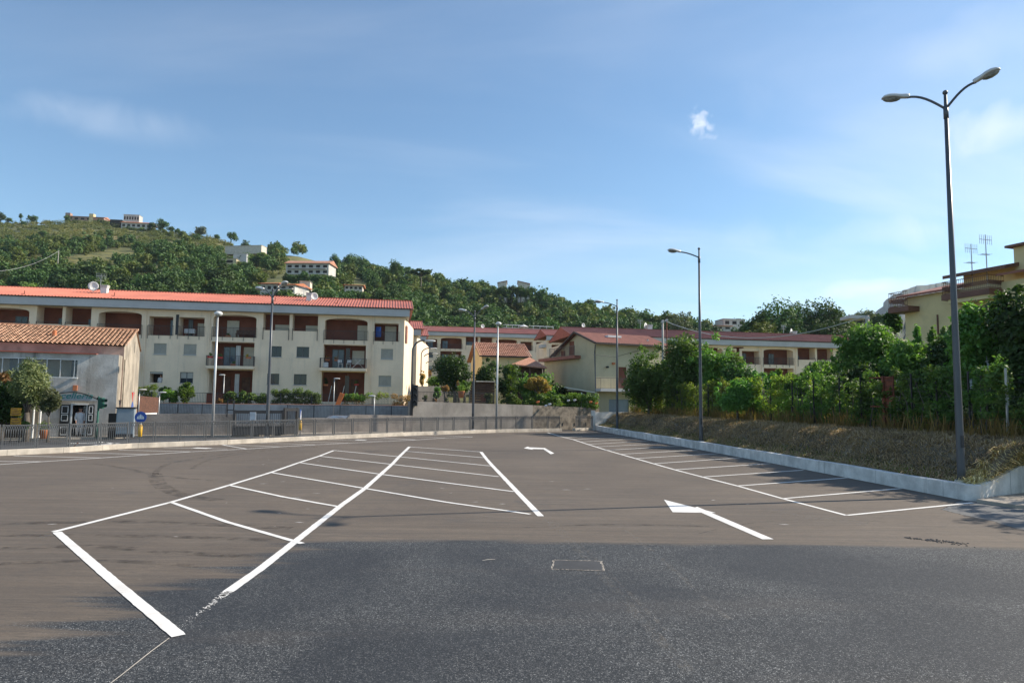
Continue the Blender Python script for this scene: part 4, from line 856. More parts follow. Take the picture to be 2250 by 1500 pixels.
def aerial(px, py, Y, h, label, w=.9, base=None):
    p = D(px, py, Y); e = empty('tv_aerial', p, .3, label, 'aerial', 'tv aerials on roofs')
    mb = MB(); mb.bar((0, 0, 0), (0, 0, h), .045); mb.build('mast', 'galv', e)
    mb = MB(); mb.bar((-w/2, 0, h*.9), (w/2, 0, h*.9), .035)
    for i in range(7): x = -w/2+w*i/6; mb.bar((x, 0, h*.9-.3), (x, 0, h*.9+.3), .018)
    mb.bar((-w*.4, .02, h*.6), (w*.3, .02, h*.6), .03)
    for i in range(4): x = -w*.4+w*.2*i; mb.bar((x, -.25, h*.6), (x, .25, h*.6), .018)
    mb.build('antenna_rods', 'galv', e)
aerial(220.5, 636, 72.5, 1.6, 'thin tv aerial between the far left dish and its chimney cap'); aerial(667, 653, 76, 1.2, 'thin tv aerial at the left of the middle roof chimney cap'); aerial(1722, 736, 110, 1.6, 'tv aerial left of the right-hand roof dish'); aerial(1407, 722, 107, 1.4, 'thin mast left of the middle dish on the right-hand roof')
for i, (px, py) in enumerate(((52, 641), (250, 645), (603, 656), (740, 662))):
    p = D(px, py+4, OA.y-3.5+(px-885)*.0088+3); mb = MB(); mb.bar((-.25, 0, 0), (.1, 0, -.02), .05); mb.bar((.08, 0, -.02), (.08, 0, .3), .05)
    o = mb.build('roof_hook', 'rust'); o.location = p; tag(o, ['rusty hook on the red roof at the far left', 'rusty hook on the red roof below the far left dish', 'rusty hook on the red roof near the double lamp', 'rusty hook on the red roof right of the middle dish'][i], 'hook', 'hooks on the long red roof')
# ---------------------------------------------------------------- street lamps
def lamp_head(parent, base, direc, tilt, L_=.78):
    """cobra head lantern: shell and glass; direc = horizontal unit vector outwards"""
    d = Vector((direc.x, direc.y, 0)).normalized(); ax = (d*math.cos(tilt)+Vector((0, 0, math.sin(tilt)))).normalized(); side = Vector((-d.y, d.x, 0)); up = side.cross(ax)*-1
    if up.z < 0: up = -up
    secs = [(0, .07, .10, .0), (.12, .085, .12, .0), (.30, .12, .10, .02), (.50, .17, .11, .04), (.70, .18, .11, .045), (.88, .15, .09, .035), (.97, .08, .05, .02), (1.0, .02, .015, .01)]
    mb = MB(); n = 12; b = 0
    for t, w, h, dz in secs:
        c = Vector(base)+ax*(t*L_)+up*dz
        for i in range(n):
            a = 2*math.pi*i/n; y = math.sin(a); mb.v.append(tuple(c+side*(w*math.cos(a))+up*(h*y if y > 0 else h*.28*y)))
    for k in range(len(secs)-1):
        for i in range(n): mb.f.append([k*n+i, k*n+(i+1) % n, (k+1)*n+(i+1) % n, (k+1)*n+i])
    mb.f += [list(range(n))[::-1], [(len(secs)-1)*n+i for i in range(n)]]
    sh = mb.build('lamp_head', 'lamphead', parent, True)
    mb = MB(); b = []
    for t, w, h in ((.32, .05, .03), (.45, .13, .07), (.65, .15, .085), (.84, .12, .06), (.93, .04, .025)):
        c = Vector(base)+ax*(t*L_); k = len(mb.v)
        for i in range(7):
            a = math.pi*i/6; mb.v.append(tuple(c+side*(w*math.cos(a))-up*(h*math.sin(a)+.015)))
        b.append(k)
    for p, q_ in zip(b[:-1], b[1:]):
        for i in range(6): mb.f.append([p+i, p+i+1, q_+i+1, q_+i])
    mb.build('lamp_glass', 'lampglass', sh, True)
def street_lamp(base, ztop, label, arms=2, u=Vector((.80, -.60, 0)), group=None, r0=.098, rise=.62):
    e = empty('street_lamp', base, 0, label, 'street lamp', group); H = ztop-base.z
    mb = MB(); mb.tube([(0, 0, -.1), (0, 0, .35), (0, 0, H*.5), (0, 0, H-.75)], [r0*1.12, r0*1.1, r0*.82, r0*.58], 12); mb.tube([(0, 0, H-.85), (0, 0, H-.5), (0, 0, H-.49), (0, 0, H-.12)], [r0*.72, r0*.72, r0*.5, r0*.45], 12); mb.tube([(0, 0, -.08), (0, 0, .06)], [r0*1.7, r0*1.5], 12)
    mb.build('pole', 'pole', e, True)
    mb = MB(); mb.ball((0, 0, H-.04), .075, 12, 8); mb.build('finial', 'pole', e, True)
    mb = MB(); mb.box(-.045, .045, -r0*1.12-.008, -r0*.9, .95, 1.3); mb.build('access_door', 'rail', e, bevel=.006)
    mb = MB(); mb.tube([(0, 0, -.12), (0, 0, .0), (0, 0, .05)], [r0*2.0, r0*1.9, r0*1.3], 9); mb.build('concrete_collar', 'kerb_r', e)
    for sgn in ((1, -1) if arms == 2 else (-1,)):
        d = u*sgn; R_ = (1.0 if sgn < 0 else .78) if arms == 2 else 1.15; pts = []
        for i in range(9):
            t = i/8; pts.append(d*(R_*t)+Vector((0, 0, H-.55+rise*math.sin(t*math.pi/2)**1.0*(1 if arms == 2 else .45))))
        mb = MB(); mb.tube(pts, [.038]*9, 8); mb.build('arm', 'pole', e, True)
        lamp_head(e, pts[-1]-d*.06+Vector((0, 0, .0)), d, math.radians((8 if sgn < 0 else 18) if arms == 2 else 4), .78 if sgn < 0 else .7)
    return e
def top_z(px, py, base): return D(px, py, base.y).z
gl = 'dark street lamps round the car park'
b0 = G(2113, 1056, KRH+.02); street_lamp(b0, top_z(2075, 201, b0), 'tall two-armed dark street lamp nearest the camera, at the end of the low wall', group=gl)
b0 = G(586, 961.5, KH); street_lamp(b0, top_z(597, 635, b0), 'two-armed dark street lamp in front of the long apartment block and black gate', group=gl)
b0 = G(1039, 944, KH); street_lamp(b0, top_z(1045, 683, b0), 'two-armed dark street lamp in front of the tall retaining wall', group=gl)
b0 = G(1540.5, 969.5, KRH); street_lamp(b0, top_z(1534.5, 545, b0), 'single-armed dark street lamp halfway along the low wall, before the fig trees', 1, u=Vector((1, .12, 0)), group=gl)
b0 = G(1356, 942, KRH); street_lamp(b0, top_z(1357, 658, b0), 'single-armed dark street lamp at the far end of the low wall', 1, u=Vector((1, .12, 0)), group=gl)
def globe_lamp(base, ztop, label):
    e = empty('street_lamp', base, 0, label, 'street lamp', 'galvanised street lamps with round heads'); H = ztop-base.z
    mb = MB(); mb.tube([(0, 0, -.05), (0, 0, H*.4), (0, 0, H-.3)], [.095, .08, .055], 10); mb.build('pole', 'galv', e, True)
    mb = MB(); mb.ball((.05, -.05, H-.12), .26, 14, 8, (1, 1.15, .62)); mb.build('lamp_head', 'lamphead', e, True)
    mb = MB(); mb.ball((.05, -.07, H-.22), .2, 12, 6, (1, 1.1, .45)); mb.build('lamp_glass', 'lampglass', e, True)
b0 = G(466, 957.5, .1); globe_lamp(b0, top_z(482, 685, b0), 'slim silver round-headed street lamp left of the two-armed lamp by the black gate')
b0 = G(1091, 943.5, .1); globe_lamp(b0, top_z(1092, 708, b0), 'slim silver street lamp with a round head in front of the retaining wall')
def small_lamp(px, pyb, pyt, Y, label, sgn=1):
    p = D(px, pyt, Y); zb_ = D(px, pyb, Y).z-.6; e = empty('garden_lamp', (p.x, p.y, zb_), 0, label, 'garden lamp', 'small lamps along the driveway'); H = p.z-zb_
    mb = MB(); mb.tube([(0, 0, 0), (0, 0, H-.05)], [.045, .035], 8); mb.build('pole', 'galv', e, True)
    mb = MB(); mb.ball((sgn*.22, 0, H-.02), .3, 12, 6, (1.1, .6, .22)); mb.build('lamp_head', 'lamphead', e, True)
small_lamp(307, 908, 855, 52, 'small garden lamp on a thin pole above the street wall, left one of the pair'); small_lamp(351, 910, 861, 56, 'small garden lamp on a thin pole by the green bush, right one of the pair')
small_lamp(823, 913, 869, 60, 'small garden lamp before the dried hedge right of the orange board', -1); small_lamp(735, 905, 831, 66, 'small garden lamp standing before the ground floor loggia with the orange board')
small_lamp(493, 900, 823, 67, 'small garden lamp half hidden behind the silver pole at the ground floor loggia', -1)
def goose(px, pyb, pyt, Y, label, arm=.9, extra=False):
    p = D(px, pyt, Y); zb_ = D(px, pyb, Y).z; e = empty('road_lamp', (p.x, p.y, zb_), 0, label, 'road lamp', 'curved road lamps climbing the lane'); H = p.z-zb_; s = Y/100
    mb = MB(); pts = [(0, 0, 0), (0, 0, H-.9)]+[(arm*(1-math.cos(t)), 0, H-.9+.9*math.sin(t)) for t in np.linspace(.2, 1.7, 7)]; mb.tube(pts, [.09]+[.07]*8, 6); mb.build('pole', 'pole', e, True)
    mb = MB(); mb.ball((pts[-1][0]+.35, 0, pts[-1][2]-.05), .4, 10, 6, (1.2, .5, .25)); mb.build('lamp_head', 'lamphead', e, True)
    return e
goose(907, 948, 747, 55, 'tall curved road lamp at the corner beside the long apartment block'); goose(926, 840, 764, 95, 'second curved road lamp up the lane', 1.2); goose(930, 835, 776, 108, 'third curved road lamp up the lane', 1.3); goose(933.5, 832, 793, 122, 'farthest and lowest curved road lamp up the lane', 1.2)

# ---------------------------------------------------------------- railing along the left kerb
KC = offset_line(KL, .16)
def panel_mesh(L_=2.0):
    parts = {}
    mb = MB(); mb.bar((0.02, 0, 0), (0.02, 0, 1.07), .045); parts['post'] = mb
    mb = MB(); mb.bar((L_-.02, 0, 0), (L_-.02, 0, 1.07), .045); parts['post2'] = mb
    mb = MB(); mb.bar((0, 0, 1.03), (L_, 0, 1.03), .035); mb.bar((0, 0, .09), (L_, 0, .09), .03); mb.bar((.09, 0, .1), (.09, 0, 1.03), .022); mb.bar((L_-.09, 0, .1), (L_-.09, 0, 1.03), .022); parts['rail'] = mb
    mb = MB(); n = 13; x = [.09+(L_-.18)*i/n for i in range(1, n)]; st = (L_-.18)/n
    for xi in x:
        mb.bar((xi, 0, .09), (xi, 0, .66), .018)
    for xi in [.09]+x+[L_-.09]:
        for s in (-1, 1):
            pts = [(xi+s*st*1.5*(1-math.cos(t)), .008*s, .66+.37*math.sin(t)) for t in (0, .4, .8, 1.2, 1.5)]
            pts = [p for p in pts if .09 <= p[0] <= L_-.09]
            for p, q_ in zip(pts[:-1], pts[1:]): mb.bar(p, q_, .026)
    parts['bars'] = mb; return parts
PM = panel_mesh(); proto = empty('railing_panel', (0, 0, 0), 0, 'grey metal railing panel with pointed arches on the kerb', 'railing panel', 'railing panels along the left kerb')
PM['post'].build('post', 'fence', proto); PM['post2'].build('post', 'fence', proto); PM['rail'].build('rail', 'fence', proto); PM['bars'].build('bars', 'fence', proto)
pb = [-62, 5, 83, 153, 221, 284, 341, 396, 452, 504, 554.6, 601, 651, 692, 734, 775, 815, 851, 889, 926, 962, 997, 1033, 1068, 1101, 1135, 1170, 1204, 1231]
first = True
def put_panel(a, b_, z=KH, label=None):
    global first
    o = proto if first else copy_tree(proto); first = False
    d = b_-a; ln = d.length-.07; o.location = (a.x, a.y, z); o.rotation_euler = (0, 0, math.atan2(d.y, d.x)); o.scale = (ln/2.0, 1, 1)
    if label: o['label'] = label
    return o
ORD = 'first second third fourth fifth sixth seventh eighth ninth tenth eleventh twelfth thirteenth fourteenth fifteenth sixteenth seventeenth eighteenth nineteenth twentieth twenty-first twenty-second twenty-third twenty-fourth twenty-fifth twenty-sixth twenty-seventh twenty-eighth'.split()
for kk, (a, b_) in enumerate(zip(pb[:-1], pb[1:])):
    pa, pc = hit_line(a, KC)[0] if a > -60 else KC[1]+(KC[1]-KC[2]).normalized()*1.6, hit_line(b_, KC)[0]
    put_panel(pa, pc, KH, ORD[kk]+' grey railing panel from the left on the kerb, pointed arches along its top')
put_panel(G(1265, 946.3), G(1303, 945), KH, 'single railing panel at the far right corner, apart from the long row')

# ---------------------------------------------------------------- signs, traffic light, bollards
def round_sign(px, pyc, pyb, base_z, label, face=True, disc=.3, yellow=True):
    b_ = G(px-4, pyb, base_z); p = D(px, pyc, b_.y); e = empty('road_sign', (b_.x, b_.y, base_z), 0, label, 'road sign'); H = p.z-base_z; yaw = 0.15 if face else 1.80
    mb = MB(); mb.tube([(0, 0, 0), (0, 0, H+.2)], .03, 8); mb.build('pole', 'galv', e, True)
    mb = MB(); n = 28; c = Vector((0, -.05, H)); X = Vector((math.cos(yaw), math.sin(yaw), 0)); Yv = Vector((math.sin(yaw), -math.cos(yaw), 0)); 
    mb.extrude([tuple(c+X*disc*math.cos(2*math.pi*i/n)+Vector((0, 0, disc*math.sin(2*math.pi*i/n)))) for i in range(n)], Yv*.02); di = mb.build('sign_plate', 'blue', e)
    if face:
        mb = MB(); f = c+Yv*.024
        def P(x, z): return tuple(f+X*x*disc+Vector((0, 0, z*disc)))
        mb.face(P(-.62, -.34), P(.62, -.34), P(.62, -.2), P(-.62, -.2))
        for x0, x1, h in ((-.58, -.36, .1), (-.34, -.2, .3), (-.16, .16, .42), (.2, .34, .3), (.36, .58, .1)): mb.face(P(x0, -.2), P(x1, -.2), P(x1, h-.08), P((x0+x1)/2, h+.1), P(x0, h-.08))
        mb.build('emblem', 'white', di)
    if yellow:
        mb = MB(); mb.tube([(0, -.02, H-1.05), (0, -.02, H-1.03), (0, -.02, H-.42), (0, -.02, H-.4)], [.06, .10, .10, .06], 12); mb.build('yellow_sleeve', 'yellow', e, True)
    return e
round_sign(311, 916, 972, .1, 'round blue road sign with white buildings emblem and yellow sleeve on its pole')
round_sign(663, 909, 959, .1, 'road sign seen edge-on above a yellow sleeve, right of the black gate', False)
p = G(288, 956, .1); e = empty('road_sign', p, 0, 'pole with edge-on blue disc and red-bordered triangle beside the pale cabinet', 'road sign')
H = D(288, 860, p.y).z-.1
mb = MB(); mb.tube([(0, 0, 0), (0, 0, H)], .03, 8); mb.build('pole', 'galv', e)
for z, m_, k in ((H-.25, 'red', 3), (H-.28, 'white', 3), (H-.95, 'blue', 20)):
    yaw = 1.85; X = Vector((math.cos(yaw), math.sin(yaw), 0)); r = .42 if m_ == 'red' else .3; c = Vector((0, -.04-(.02 if m_ == 'white' else 0), z))
    a0 = -math.pi/2 if k == 3 else 0
    mb = MB(); mb.extrude([tuple(c+X*r*math.cos(a0+2*math.pi*i/k)+Vector((0, 0, r*math.sin(a0+2*math.pi*i/k)))) for i in range(k)], Vector((.015, -.015, 0))); mb.build('sign_plate', m_, e)
p = G(212, 962, .1); e = empty('traffic_light', p, 0, 'green traffic light with two hoods at the right of the butcher shop door', 'traffic light'); H = D(215, 874, p.y).z-.1
mb = MB(); mb.tube([(0, 0, 0), (0, 0, .9), (0, 0, .92), (0, 0, H+.1)], [.10, .10, .06, .05], 10); mb.build('pole', 'green', e, True)
mb = MB(); mb.box(.06, .26, -.15, .15, H-.62, H+.02); mb.build('signal_box', 'green', e, bevel=.02)
for z in (H-.12, H-.42): mb = MB(); mb.tube([(.26, -.05, z), (.5, -.12, z-.03)], [.11, .10], 12, False); mb.build('signal_hood', 'green', e, True); 
mb = MB(); mb.tube([(-.1, 0, H), (-.02, 0, H-.05)], .05, 8); mb.build('bracket', 'black', e)
p = D(908, 948, 55.2); e = empty('traffic_light', (p.x+.05, p.y-.2, .1), 0, 'black traffic light box on a thin pole left of the tall retaining wall', 'traffic light'); H = D(908, 843, 55).z-.1
mb = MB(); mb.tube([(-.12, 0, 0), (-.12, 0, H)], .035, 8); mb.build('pole', 'black', e)
mb = MB(); mb.box(-.08, .26, -.16, .16, H-1.75, H-.1); mb.build('signal_box', 'black', e, bevel=.02)
for i in range(3): mb = MB(); z = H-.4-.5*i; mb.tube([(.09, -.15, z), (.09, -.36, z-.02)], .12, 10, False); mb.build('signal_hood', 'black', e, True)
# black gates
def gate(pa, pb_, z0, ztop, solid, label, n=22, bar_top=True):
    e = empty('gate', pa, math.atan2(pb_.y-pa.y, pb_.x-pa.x), label, 'gate'); L_ = (pb_-pa).length
    mb = MB(); mb.box(0, .14, -.07, .07, z0, ztop+.1); mb.build('gate_post', 'black', e); mb = MB(); mb.box(L_-.14, L_, -.07, .07, z0, ztop+.1); mb.build('gate_post', 'black', e)
    mb = MB(); mb.box(.14, L_-.14, -.06, .06, ztop-.12, ztop+.08); mb.box(.14, L_-.14, -.05, .05, z0+solid, z0+solid+.06); mb.build('rail', 'black', e)
    mb = MB(); mb.box(.14, L_-.14, -.02, .02, z0+.02, z0+solid); mb.build('lower_panel', 'black', e)
    mb = MB()
    for i in range(n): x = .14+(L_-.28)*(i+.5)/n; mb.bar((x, 0, z0+solid+.06), (x, 0, ztop-.12), .022)
    mb.build('bars', 'black', e); return e
ga, gb_ = G(510, 956.5, .1), G(622, 955, .1); g1 = gate(ga, gb_, 0.0, D(560, 904, ga.y+.5).z-.1, .55, 'wide black metal sliding gate with a solid lower panel behind the railing')
gate(gb_, G(653, 953.7, .1), 0, D(640, 899, gb_.y+.3).z-.1, .55, 'narrow black pedestrian gate beside the wide sliding gate', 7)
mb = MB(); q = D(560, 914, ga.y+.6); mb.box(-.2, .2, -.03, -.01, -.28, .28); o = mb.build('notice', 'cloth'); o.location = q+Vector((0, -.35, 0)); tag(o, 'small white notice fixed on the wide black gate', 'notice')
e = empty('steel_frame', D(499, 912, ga.y+.2), 0, 'open black metal frame standing on the street wall left of the gate', 'metal frame'); mb = MB()
for a, b_ in (((0, 0, -.1), (0, 0, 1.0)), ((.42, 0, -.1), (.42, 0, 1.0)), ((0, 0, 1.0), (.42, 0, 1.0)), ((0, 0, .35), (.42, 0, .35))): mb.bar(a, b_, .06)
mb.build('tube_frame', 'black', e)
# railing on the street walls / in front of the terrace wall
def fence_run(a, b_, z0, h, label, step=.13, post=2.0, mat='rail', name='metal_fence'):
    e = empty(name, a, math.atan2(b_.y-a.y, b_.x-a.x), label, 'fence'); L_ = (b_-a).length; mb = MB(); n = int(L_/step)
    mb.bar((0, 0, z0+h), (L_, 0, z0+h), .035); mb.bar((0, 0, z0+.1), (L_, 0, z0+.1), .03)
    for i in range(n+1): mb.bar((L_*i/n, 0, z0+.05), (L_*i/n, 0, z0+h+.03), .018)
    mb.build('bars', mat, e); 
    k = max(1, int(L_/post))
    for i in range(k+1): mb = MB(); mb.bar((L_*i/k, 0, z0-.05), (L_*i/k, 0, z0+h+.08), .06); mb.build('post', mat, e)
    return e
fence_run(W2O-UA*24.5+NA*1.4, W2O-UA*16.2+NA*1.4, .1, 1.75, 'dark metal fence before the left part of the grey terrace wall')
fence_run(W2O-UA*10.8+NA*1.2, W2O+UA*1.2+NA*1.2, .1, 1.75, 'dark metal fence before the right part of the grey terrace wall')
fence_run(W2O-UA*26+Vector((0, 0, 0))-NA*.2, W2O-UA*0.2-NA*.2, 1.98, .95, 'dark garden railing on top of the terrace wall, among the hedges', .14, 2.6)
ufl = (W3b-W3a).normalized(); fence_run(W3a+ufl*.6+Vector((-.1, .25, 0)), W3a+ufl*7.6+Vector((-.1, .25, 0)), 2.35, .85, 'dark railing on the smooth retaining wall, among garden shrubs', .12, 1.8)
# cabinet, reed screen, low white wall
def box_thing(name, mat, loc, size, rz, label, cat, bevel=.01, extra=None):
    mb = MB(); x, y, z = size; mb.box(-x/2, x/2, -y/2, y/2, 0, z); e = empty(name, loc, rz, label, cat); mb.build('body', mat, e, bevel=bevel)
    if extra: extra(e, x, y, z)
    return e
def cab(e, x, y, z):
    mb = MB(); mb.box(-x/2+.06, x/2-.06, -y/2-.02, -y/2, .25, z-.1); mb.build('door', 'bluegrey', e); mb = MB(); mb.box(-x/2-.05, x/2+.05, -y/2-.05, y/2+.05, z, z+.08); mb.build('lid', 'black', e); mb = MB(); mb.box(-x/2-.42, -x/2-.01, -.2, .2, 0, z-.3); mb.build('side_case', 'darkin', e)
    mb = MB(); mb.box(-x/2, x/2, -y/2-.03, -y/2-.021, 0, .2); mb.build('plinth', 'black', e)
q = G(268, 960.5, .1); box_thing('cabinet', 'bluegrey', q+Vector((.0, .3, 0)), (.95, .5, 1.72), .35, 'blue-grey metal cabinet with a black top in the gap beside the shop gable', 'cabinet', extra=cab)
a, b_ = D(294, 905, 55), D(345, 905, 59); mb = MB(); wall_line(mb, [Vector((a.x, a.y, 0)), Vector((b_.x, b_.y, 0))], .2, 0, [D(294, 893, 55).z, D(345, 897, 59).z]); tag(mb.build('garden_wall', 'white'), 'low whitewashed wall between shop gable and terrace wall', 'wall')
mb = MB(); wall_line(mb, [Vector((a.x, a.y+.3, 0)), Vector((b_.x, b_.y+.3, 0))], .06, 1.2, [D(294, 869, 55).z, D(345, 873, 59).z]); tag(mb.build('reed_screen', 'reed'), 'dark brown reed screen above the low whitewashed wall', 'screen')
# cars in the driveway
def car(loc, rz, paint, label):
    e = empty('parked_car', loc, rz, label, 'car', 'cars parked behind the street walls'); mb = MB()
    prof = [(-2.0, .35), (-2.05, .62), (-1.9, .85), (-1.5, .93), (-.75, 1.36), (-.3, 1.45), (.7, 1.43), (1.35, 1.0), (1.95, .92), (2.05, .6), (2.0, .35)]
    for s0, s1, k0, k1 in ((-.82, .82, 1, 1),):
        n = len(prof); b = len(mb.v)
        rows = [(-.82, .0), (-.80, .02), (.80, .02), (.82, 0)]
        for y, sh in ((-.84, .1), (-.78, 0), (.78, 0), (.84, .1)):
            for x, z in prof: ins = .14 if z > 1.0 else 0; mb.v.append((x*(1-.0*sh), y-math.copysign(ins, y), z-sh*.3))
        for r_ in range(3):
            for i in range(n-1): mb.f.append([b+r_*n+i, b+r_*n+i+1, b+(r_+1)*n+i+1, b+(r_+1)*n+i])
        mb.f += [[b+i for i in range(n)], [b+3*n+i for i in reversed(range(n))]]
        mb.f.append([b, b+n, b+2*n, b+3*n][::-1]); mb.f.append([b+n-1, b+2*n-1, b+3*n-1, b+4*n-1])
    mb.build('body', paint, e, bevel=.03)
    for s in (-1, 1):
        mb = MB(); mb.face((-1.3, s*.715, 1.0), (-.68, s*.71, 1.32), (.62, s*.71, 1.34), (1.15, s*.715, 1.02)); mb.build('side_window', 'glass', e)
        for x in (-1.3, 1.3):
            mb = MB(); mb.tube([(x, s*.62, .32), (x, s*.86, .32)], .32, 18); w_ = mb.build('wheel', 'rubber', e); mb = MB(); mb.tube([(x, s*.855, .32), (x, s*.87, .32)], .2, 14); mb.build('rim', 'galv', w_)
    mb = MB(); mb.face((-1.44, -.6, .97), (-1.44, .6, .97), (-.8, .58, 1.36), (-.8, -.58, 1.36)); mb.build('windscreen', 'glass', e)
q = D(398, 908, 50.6); car((q.x, q.y, -.08), .22, 'carpaint', 'dark car whose roof shows above the street wall on the left'); q = D(742, 918, 55.0); car((q.x, q.y, -.2), .3, 'silver', 'silver car whose roof shows above the street wall right of the black gate')
# red brush on the kerb
p = G(157, 992, .0); e = empty('brush', p+Vector((-.02, -.03, 0)), 0, 'red brush leaning against the kerb on its short handle', 'brush'); mb = MB(); mb.ball((0, -.12, .05), .11, 10, 6, (1.4, .8, .55)); mb.build('brush_head', 'red', e, True); mb = MB(); mb.tube([(.04, -.1, .1), (.26, .1, .42)], .02, 6); mb.build('handle', 'rust', e)

# ---------------------------------------------------------------- butcher shop
SA = math.radians(22); SO = G(251, 958.5, 0.1); SO.z = 0
sh = empty('butcher_shop', SO, SA, 'old stained two storey butcher shop with clay tile roof and sunlit gable', 'shop')
def sS(px, py): return V(px, py, SO, SA)
XB = .45                                    # front volume reaches x=XB-.0, the main body behind is wider
wl = MB(); front_y = 0; setb = 1.5; zfront = 5.1
doorx = (sS(155, 940)[0], sS(189, 940)[0]); holes = [(doorx[0], doorx[1], .1, 2.0), (-12.5, sS(170, 800)[0], sS(100, 829)[1], 4.75)]
facade_grid(wl, -12.5, 0, 0, zfront, holes)
wl.face((-12.5, 0, zfront), (0, 0, zfront), (0, setb, zfront), (-12.5, setb, zfront))
wl.build('front_wall', 'oldplaster', sh)
sw_ = MB(); sw_.face((0, 0, 0), (0, setb, 0), (0, setb, zfront), (0, 0, zfront)); sw_.build('side_wall', 'gableplaster', sh)
mn = MB(); zr, zbk, dep, ym_ = 7.2, 5.9, 9.6, 6.6; XG = .07
mn.face((-12.5, setb, 0), (XG, setb, 0), (XG, setb, 5.72), (-12.5, setb, 5.72))
mn.build('upper_wall', 'pinkplaster', sh)
gw = MB(); gw.face((XG, setb, 0), (XG, dep, 0), (XG, dep, zbk), (XG, ym_, zr-.08), (XG, setb, 5.72)); gw.build('gable_wall', 'gableplaster', sh)
bw = MB(); bw.face((XG, dep, 0), (-12.5, dep, 0), (-12.5, dep, zbk), (XG, dep, zbk)); bw.build('back_wall', 'oldplaster', sh)
mb = MB(); mb.extrude([(XG+.001, setb+.2, 4.9), (XG+.001, setb+.9, 4.9), (XG+.001, setb+.9, 0), (XG+.001, setb+.2, 0)], (.08, 0, 0)); mb.build('buttress', 'gableplaster', sh)
mb = MB(); mb.face((XG+.004, 6.3, 5.6), (XG+.004, 6.55, 5.6), (XG+.004, 6.55, 6.4), (XG+.004, 6.3, 6.4)); mb.build('slit_window', 'black', sh)
# tiled roof: rows of barrel tiles as real relief
def tile_roof(mb, x0, x1, ya, za, yb, zb_, col=.25, rows=16):
    n = int((x1-x0)/col); st = (x1-x0)/n; rng = random.Random(4)
    for r in range(rows):
        t0, t1 = r/rows, (r+1)/rows; b = len(mb.v); prof = []
        for i in range(n):
            j = rng.uniform(-.012, .012)
            for k, h in ((0, 0), (.3, .055), (.5, .07), (.7, .055)): prof.append((x0+(i+k)*st, h+j))
        prof.append((x1, 0))
        for x, h in prof: mb.v += [(x, ya+(yb-ya)*t0, za+(zb_-za)*t0+h+.045), (x, ya+(yb-ya)*t1, za+(zb_-za)*t1+h)]
        for i in range(len(prof)-1): mb.f.append([b+2*i, b+2*i+2, b+2*i+3, b+2*i+1])
    return mb
mb = MB(); tile_roof(mb, -12.6, XG+.16, setb-.25, 5.72, ym_, zr, rows=17); mb.bar((-12.6, ym_, zr+.06), (XG+.16, ym_, zr+.06), .3, .14); mb.face((-12.6, ym_, zr), (XG+.1, ym_, zr), (XG+.1, dep+.05, zbk-.03), (-12.6, dep+.05, zbk-.03)); mb.build('tile_roof', 'tiles', sh)
s_, z_ = sS(91, 748); mb = MB(); mb.tube([(s_-.1, 3.6, 6.0), (s_-.1, 3.6, 6.75)], .12, 10); mb.build('flue_pipe', 'terracotta', sh)
mb = MB(); mb.box(-12.6, sS(213, 776)[0], -.15, setb, 5.08, 5.14); mb.build('veranda_roof', 'roofred2', sh)
# glazed veranda
vx0, vx1, vz0, vz1 = -12.5, holes[1][1], holes[1][2], holes[1][3]
mb = MB(); mb.box(vx0, vx1, 1.0, 1.1, vz0-.3, vz1+.3); mb.build('veranda_back', 'blind', sh); mb = MB()
for px in (5, 40, 71, 103, 133, 164): x = sS(px, 800)[0]; mb.bar((x, .03, vz0), (x, .03, vz1), .035)
mb.bar((vx0, .03, vz0+.02), (vx1, .03, vz0+.02), .05); mb.bar((vx0, .03, vz1-.02), (vx1, .03, vz1-.02), .05); mb.build('veranda_frame', 'white', sh)
mb = MB(); mb.face((vx0, .06, vz0), (vx1, .06, vz0), (vx1, .06, vz1), (vx0, .06, vz1))
m, nt, N, L, b = _base('veranda_glazing'); b.inputs['Base Color'].default_value = (.22, .24, .24, 1); b.inputs['Roughness'].default_value = .25
tp = N('ShaderNodeBsdfTransparent'); mx = N('ShaderNodeMixShader'); mx.inputs[0].default_value = .35; L(tp.outputs[0], mx.inputs[1]); L(b.outputs[0], mx.inputs[2]); L(mx.outputs[0], nt.nodes['Material Output'].inputs['Surface']); MT['vglass'] = m
mb.build('veranda_glazing', 'vglass', sh)
for px in (10, 150): 
    x = sS(px, 800)[0]; mb = MB(); mb.box(x, x+.9, .95, 1.0, vz0-.2, vz0+1.3); mb.build('veranda_door', 'glassblue', sh)
# shop front: sign, doorway, panels
sx0, sx1 = sS(100, 880)[0], sS(218, 880)[0]; sz0, sz1 = sS(160, 880)[1], sS(160, 861.5)[1]; n = 20; xm = (sx0+sx1)/2
arc = [(sx0+(sx1-sx0)*i/n, -.25, sz0+.06+(sz1-sz0-.06)*(1-(2*i/n-1)**2)) for i in range(n+1)]
mb = MB(); mb.extrude([(sx1, -.25, sz0), (sx0, -.25, sz0)]+arc, (0, .12, 0)); sg = mb.build('sign_board', 'signboard', sh)
mb = MB(); 
for p, q_ in zip(arc[:-1], arc[1:]): mb.bar((p[0], -.3, p[2]), (q_[0], -.3, q_[2]), .05)
mb.build('sign_trim', 'black', sg)
text('sign_lettering', 'Macelleria', .52, 'teal', sg, ((sx0+sx1)/2-.12, -.26, sz0+.13), (math.pi/2, 0, 0), .008, .25, sx=1.12)
mb = MB(); mb.face((doorx[0], .9, .1), (doorx[1], .9, .1), (doorx[1], .9, 2.0), (doorx[0], .9, 2.0)); mb.build('doorway_back', 'darkin', sh)
for x in doorx: mb = MB(); mb.box(x-.04, x+.04, -.04, .05, .1, 2.05); mb.build('door_jamb', 'white', sh)
mb = MB(); mb.box(doorx[0]-.04, doorx[1]+.04, -.045, .05, 2.0, 2.1); mb.build('door_lintel', 'white', sh)
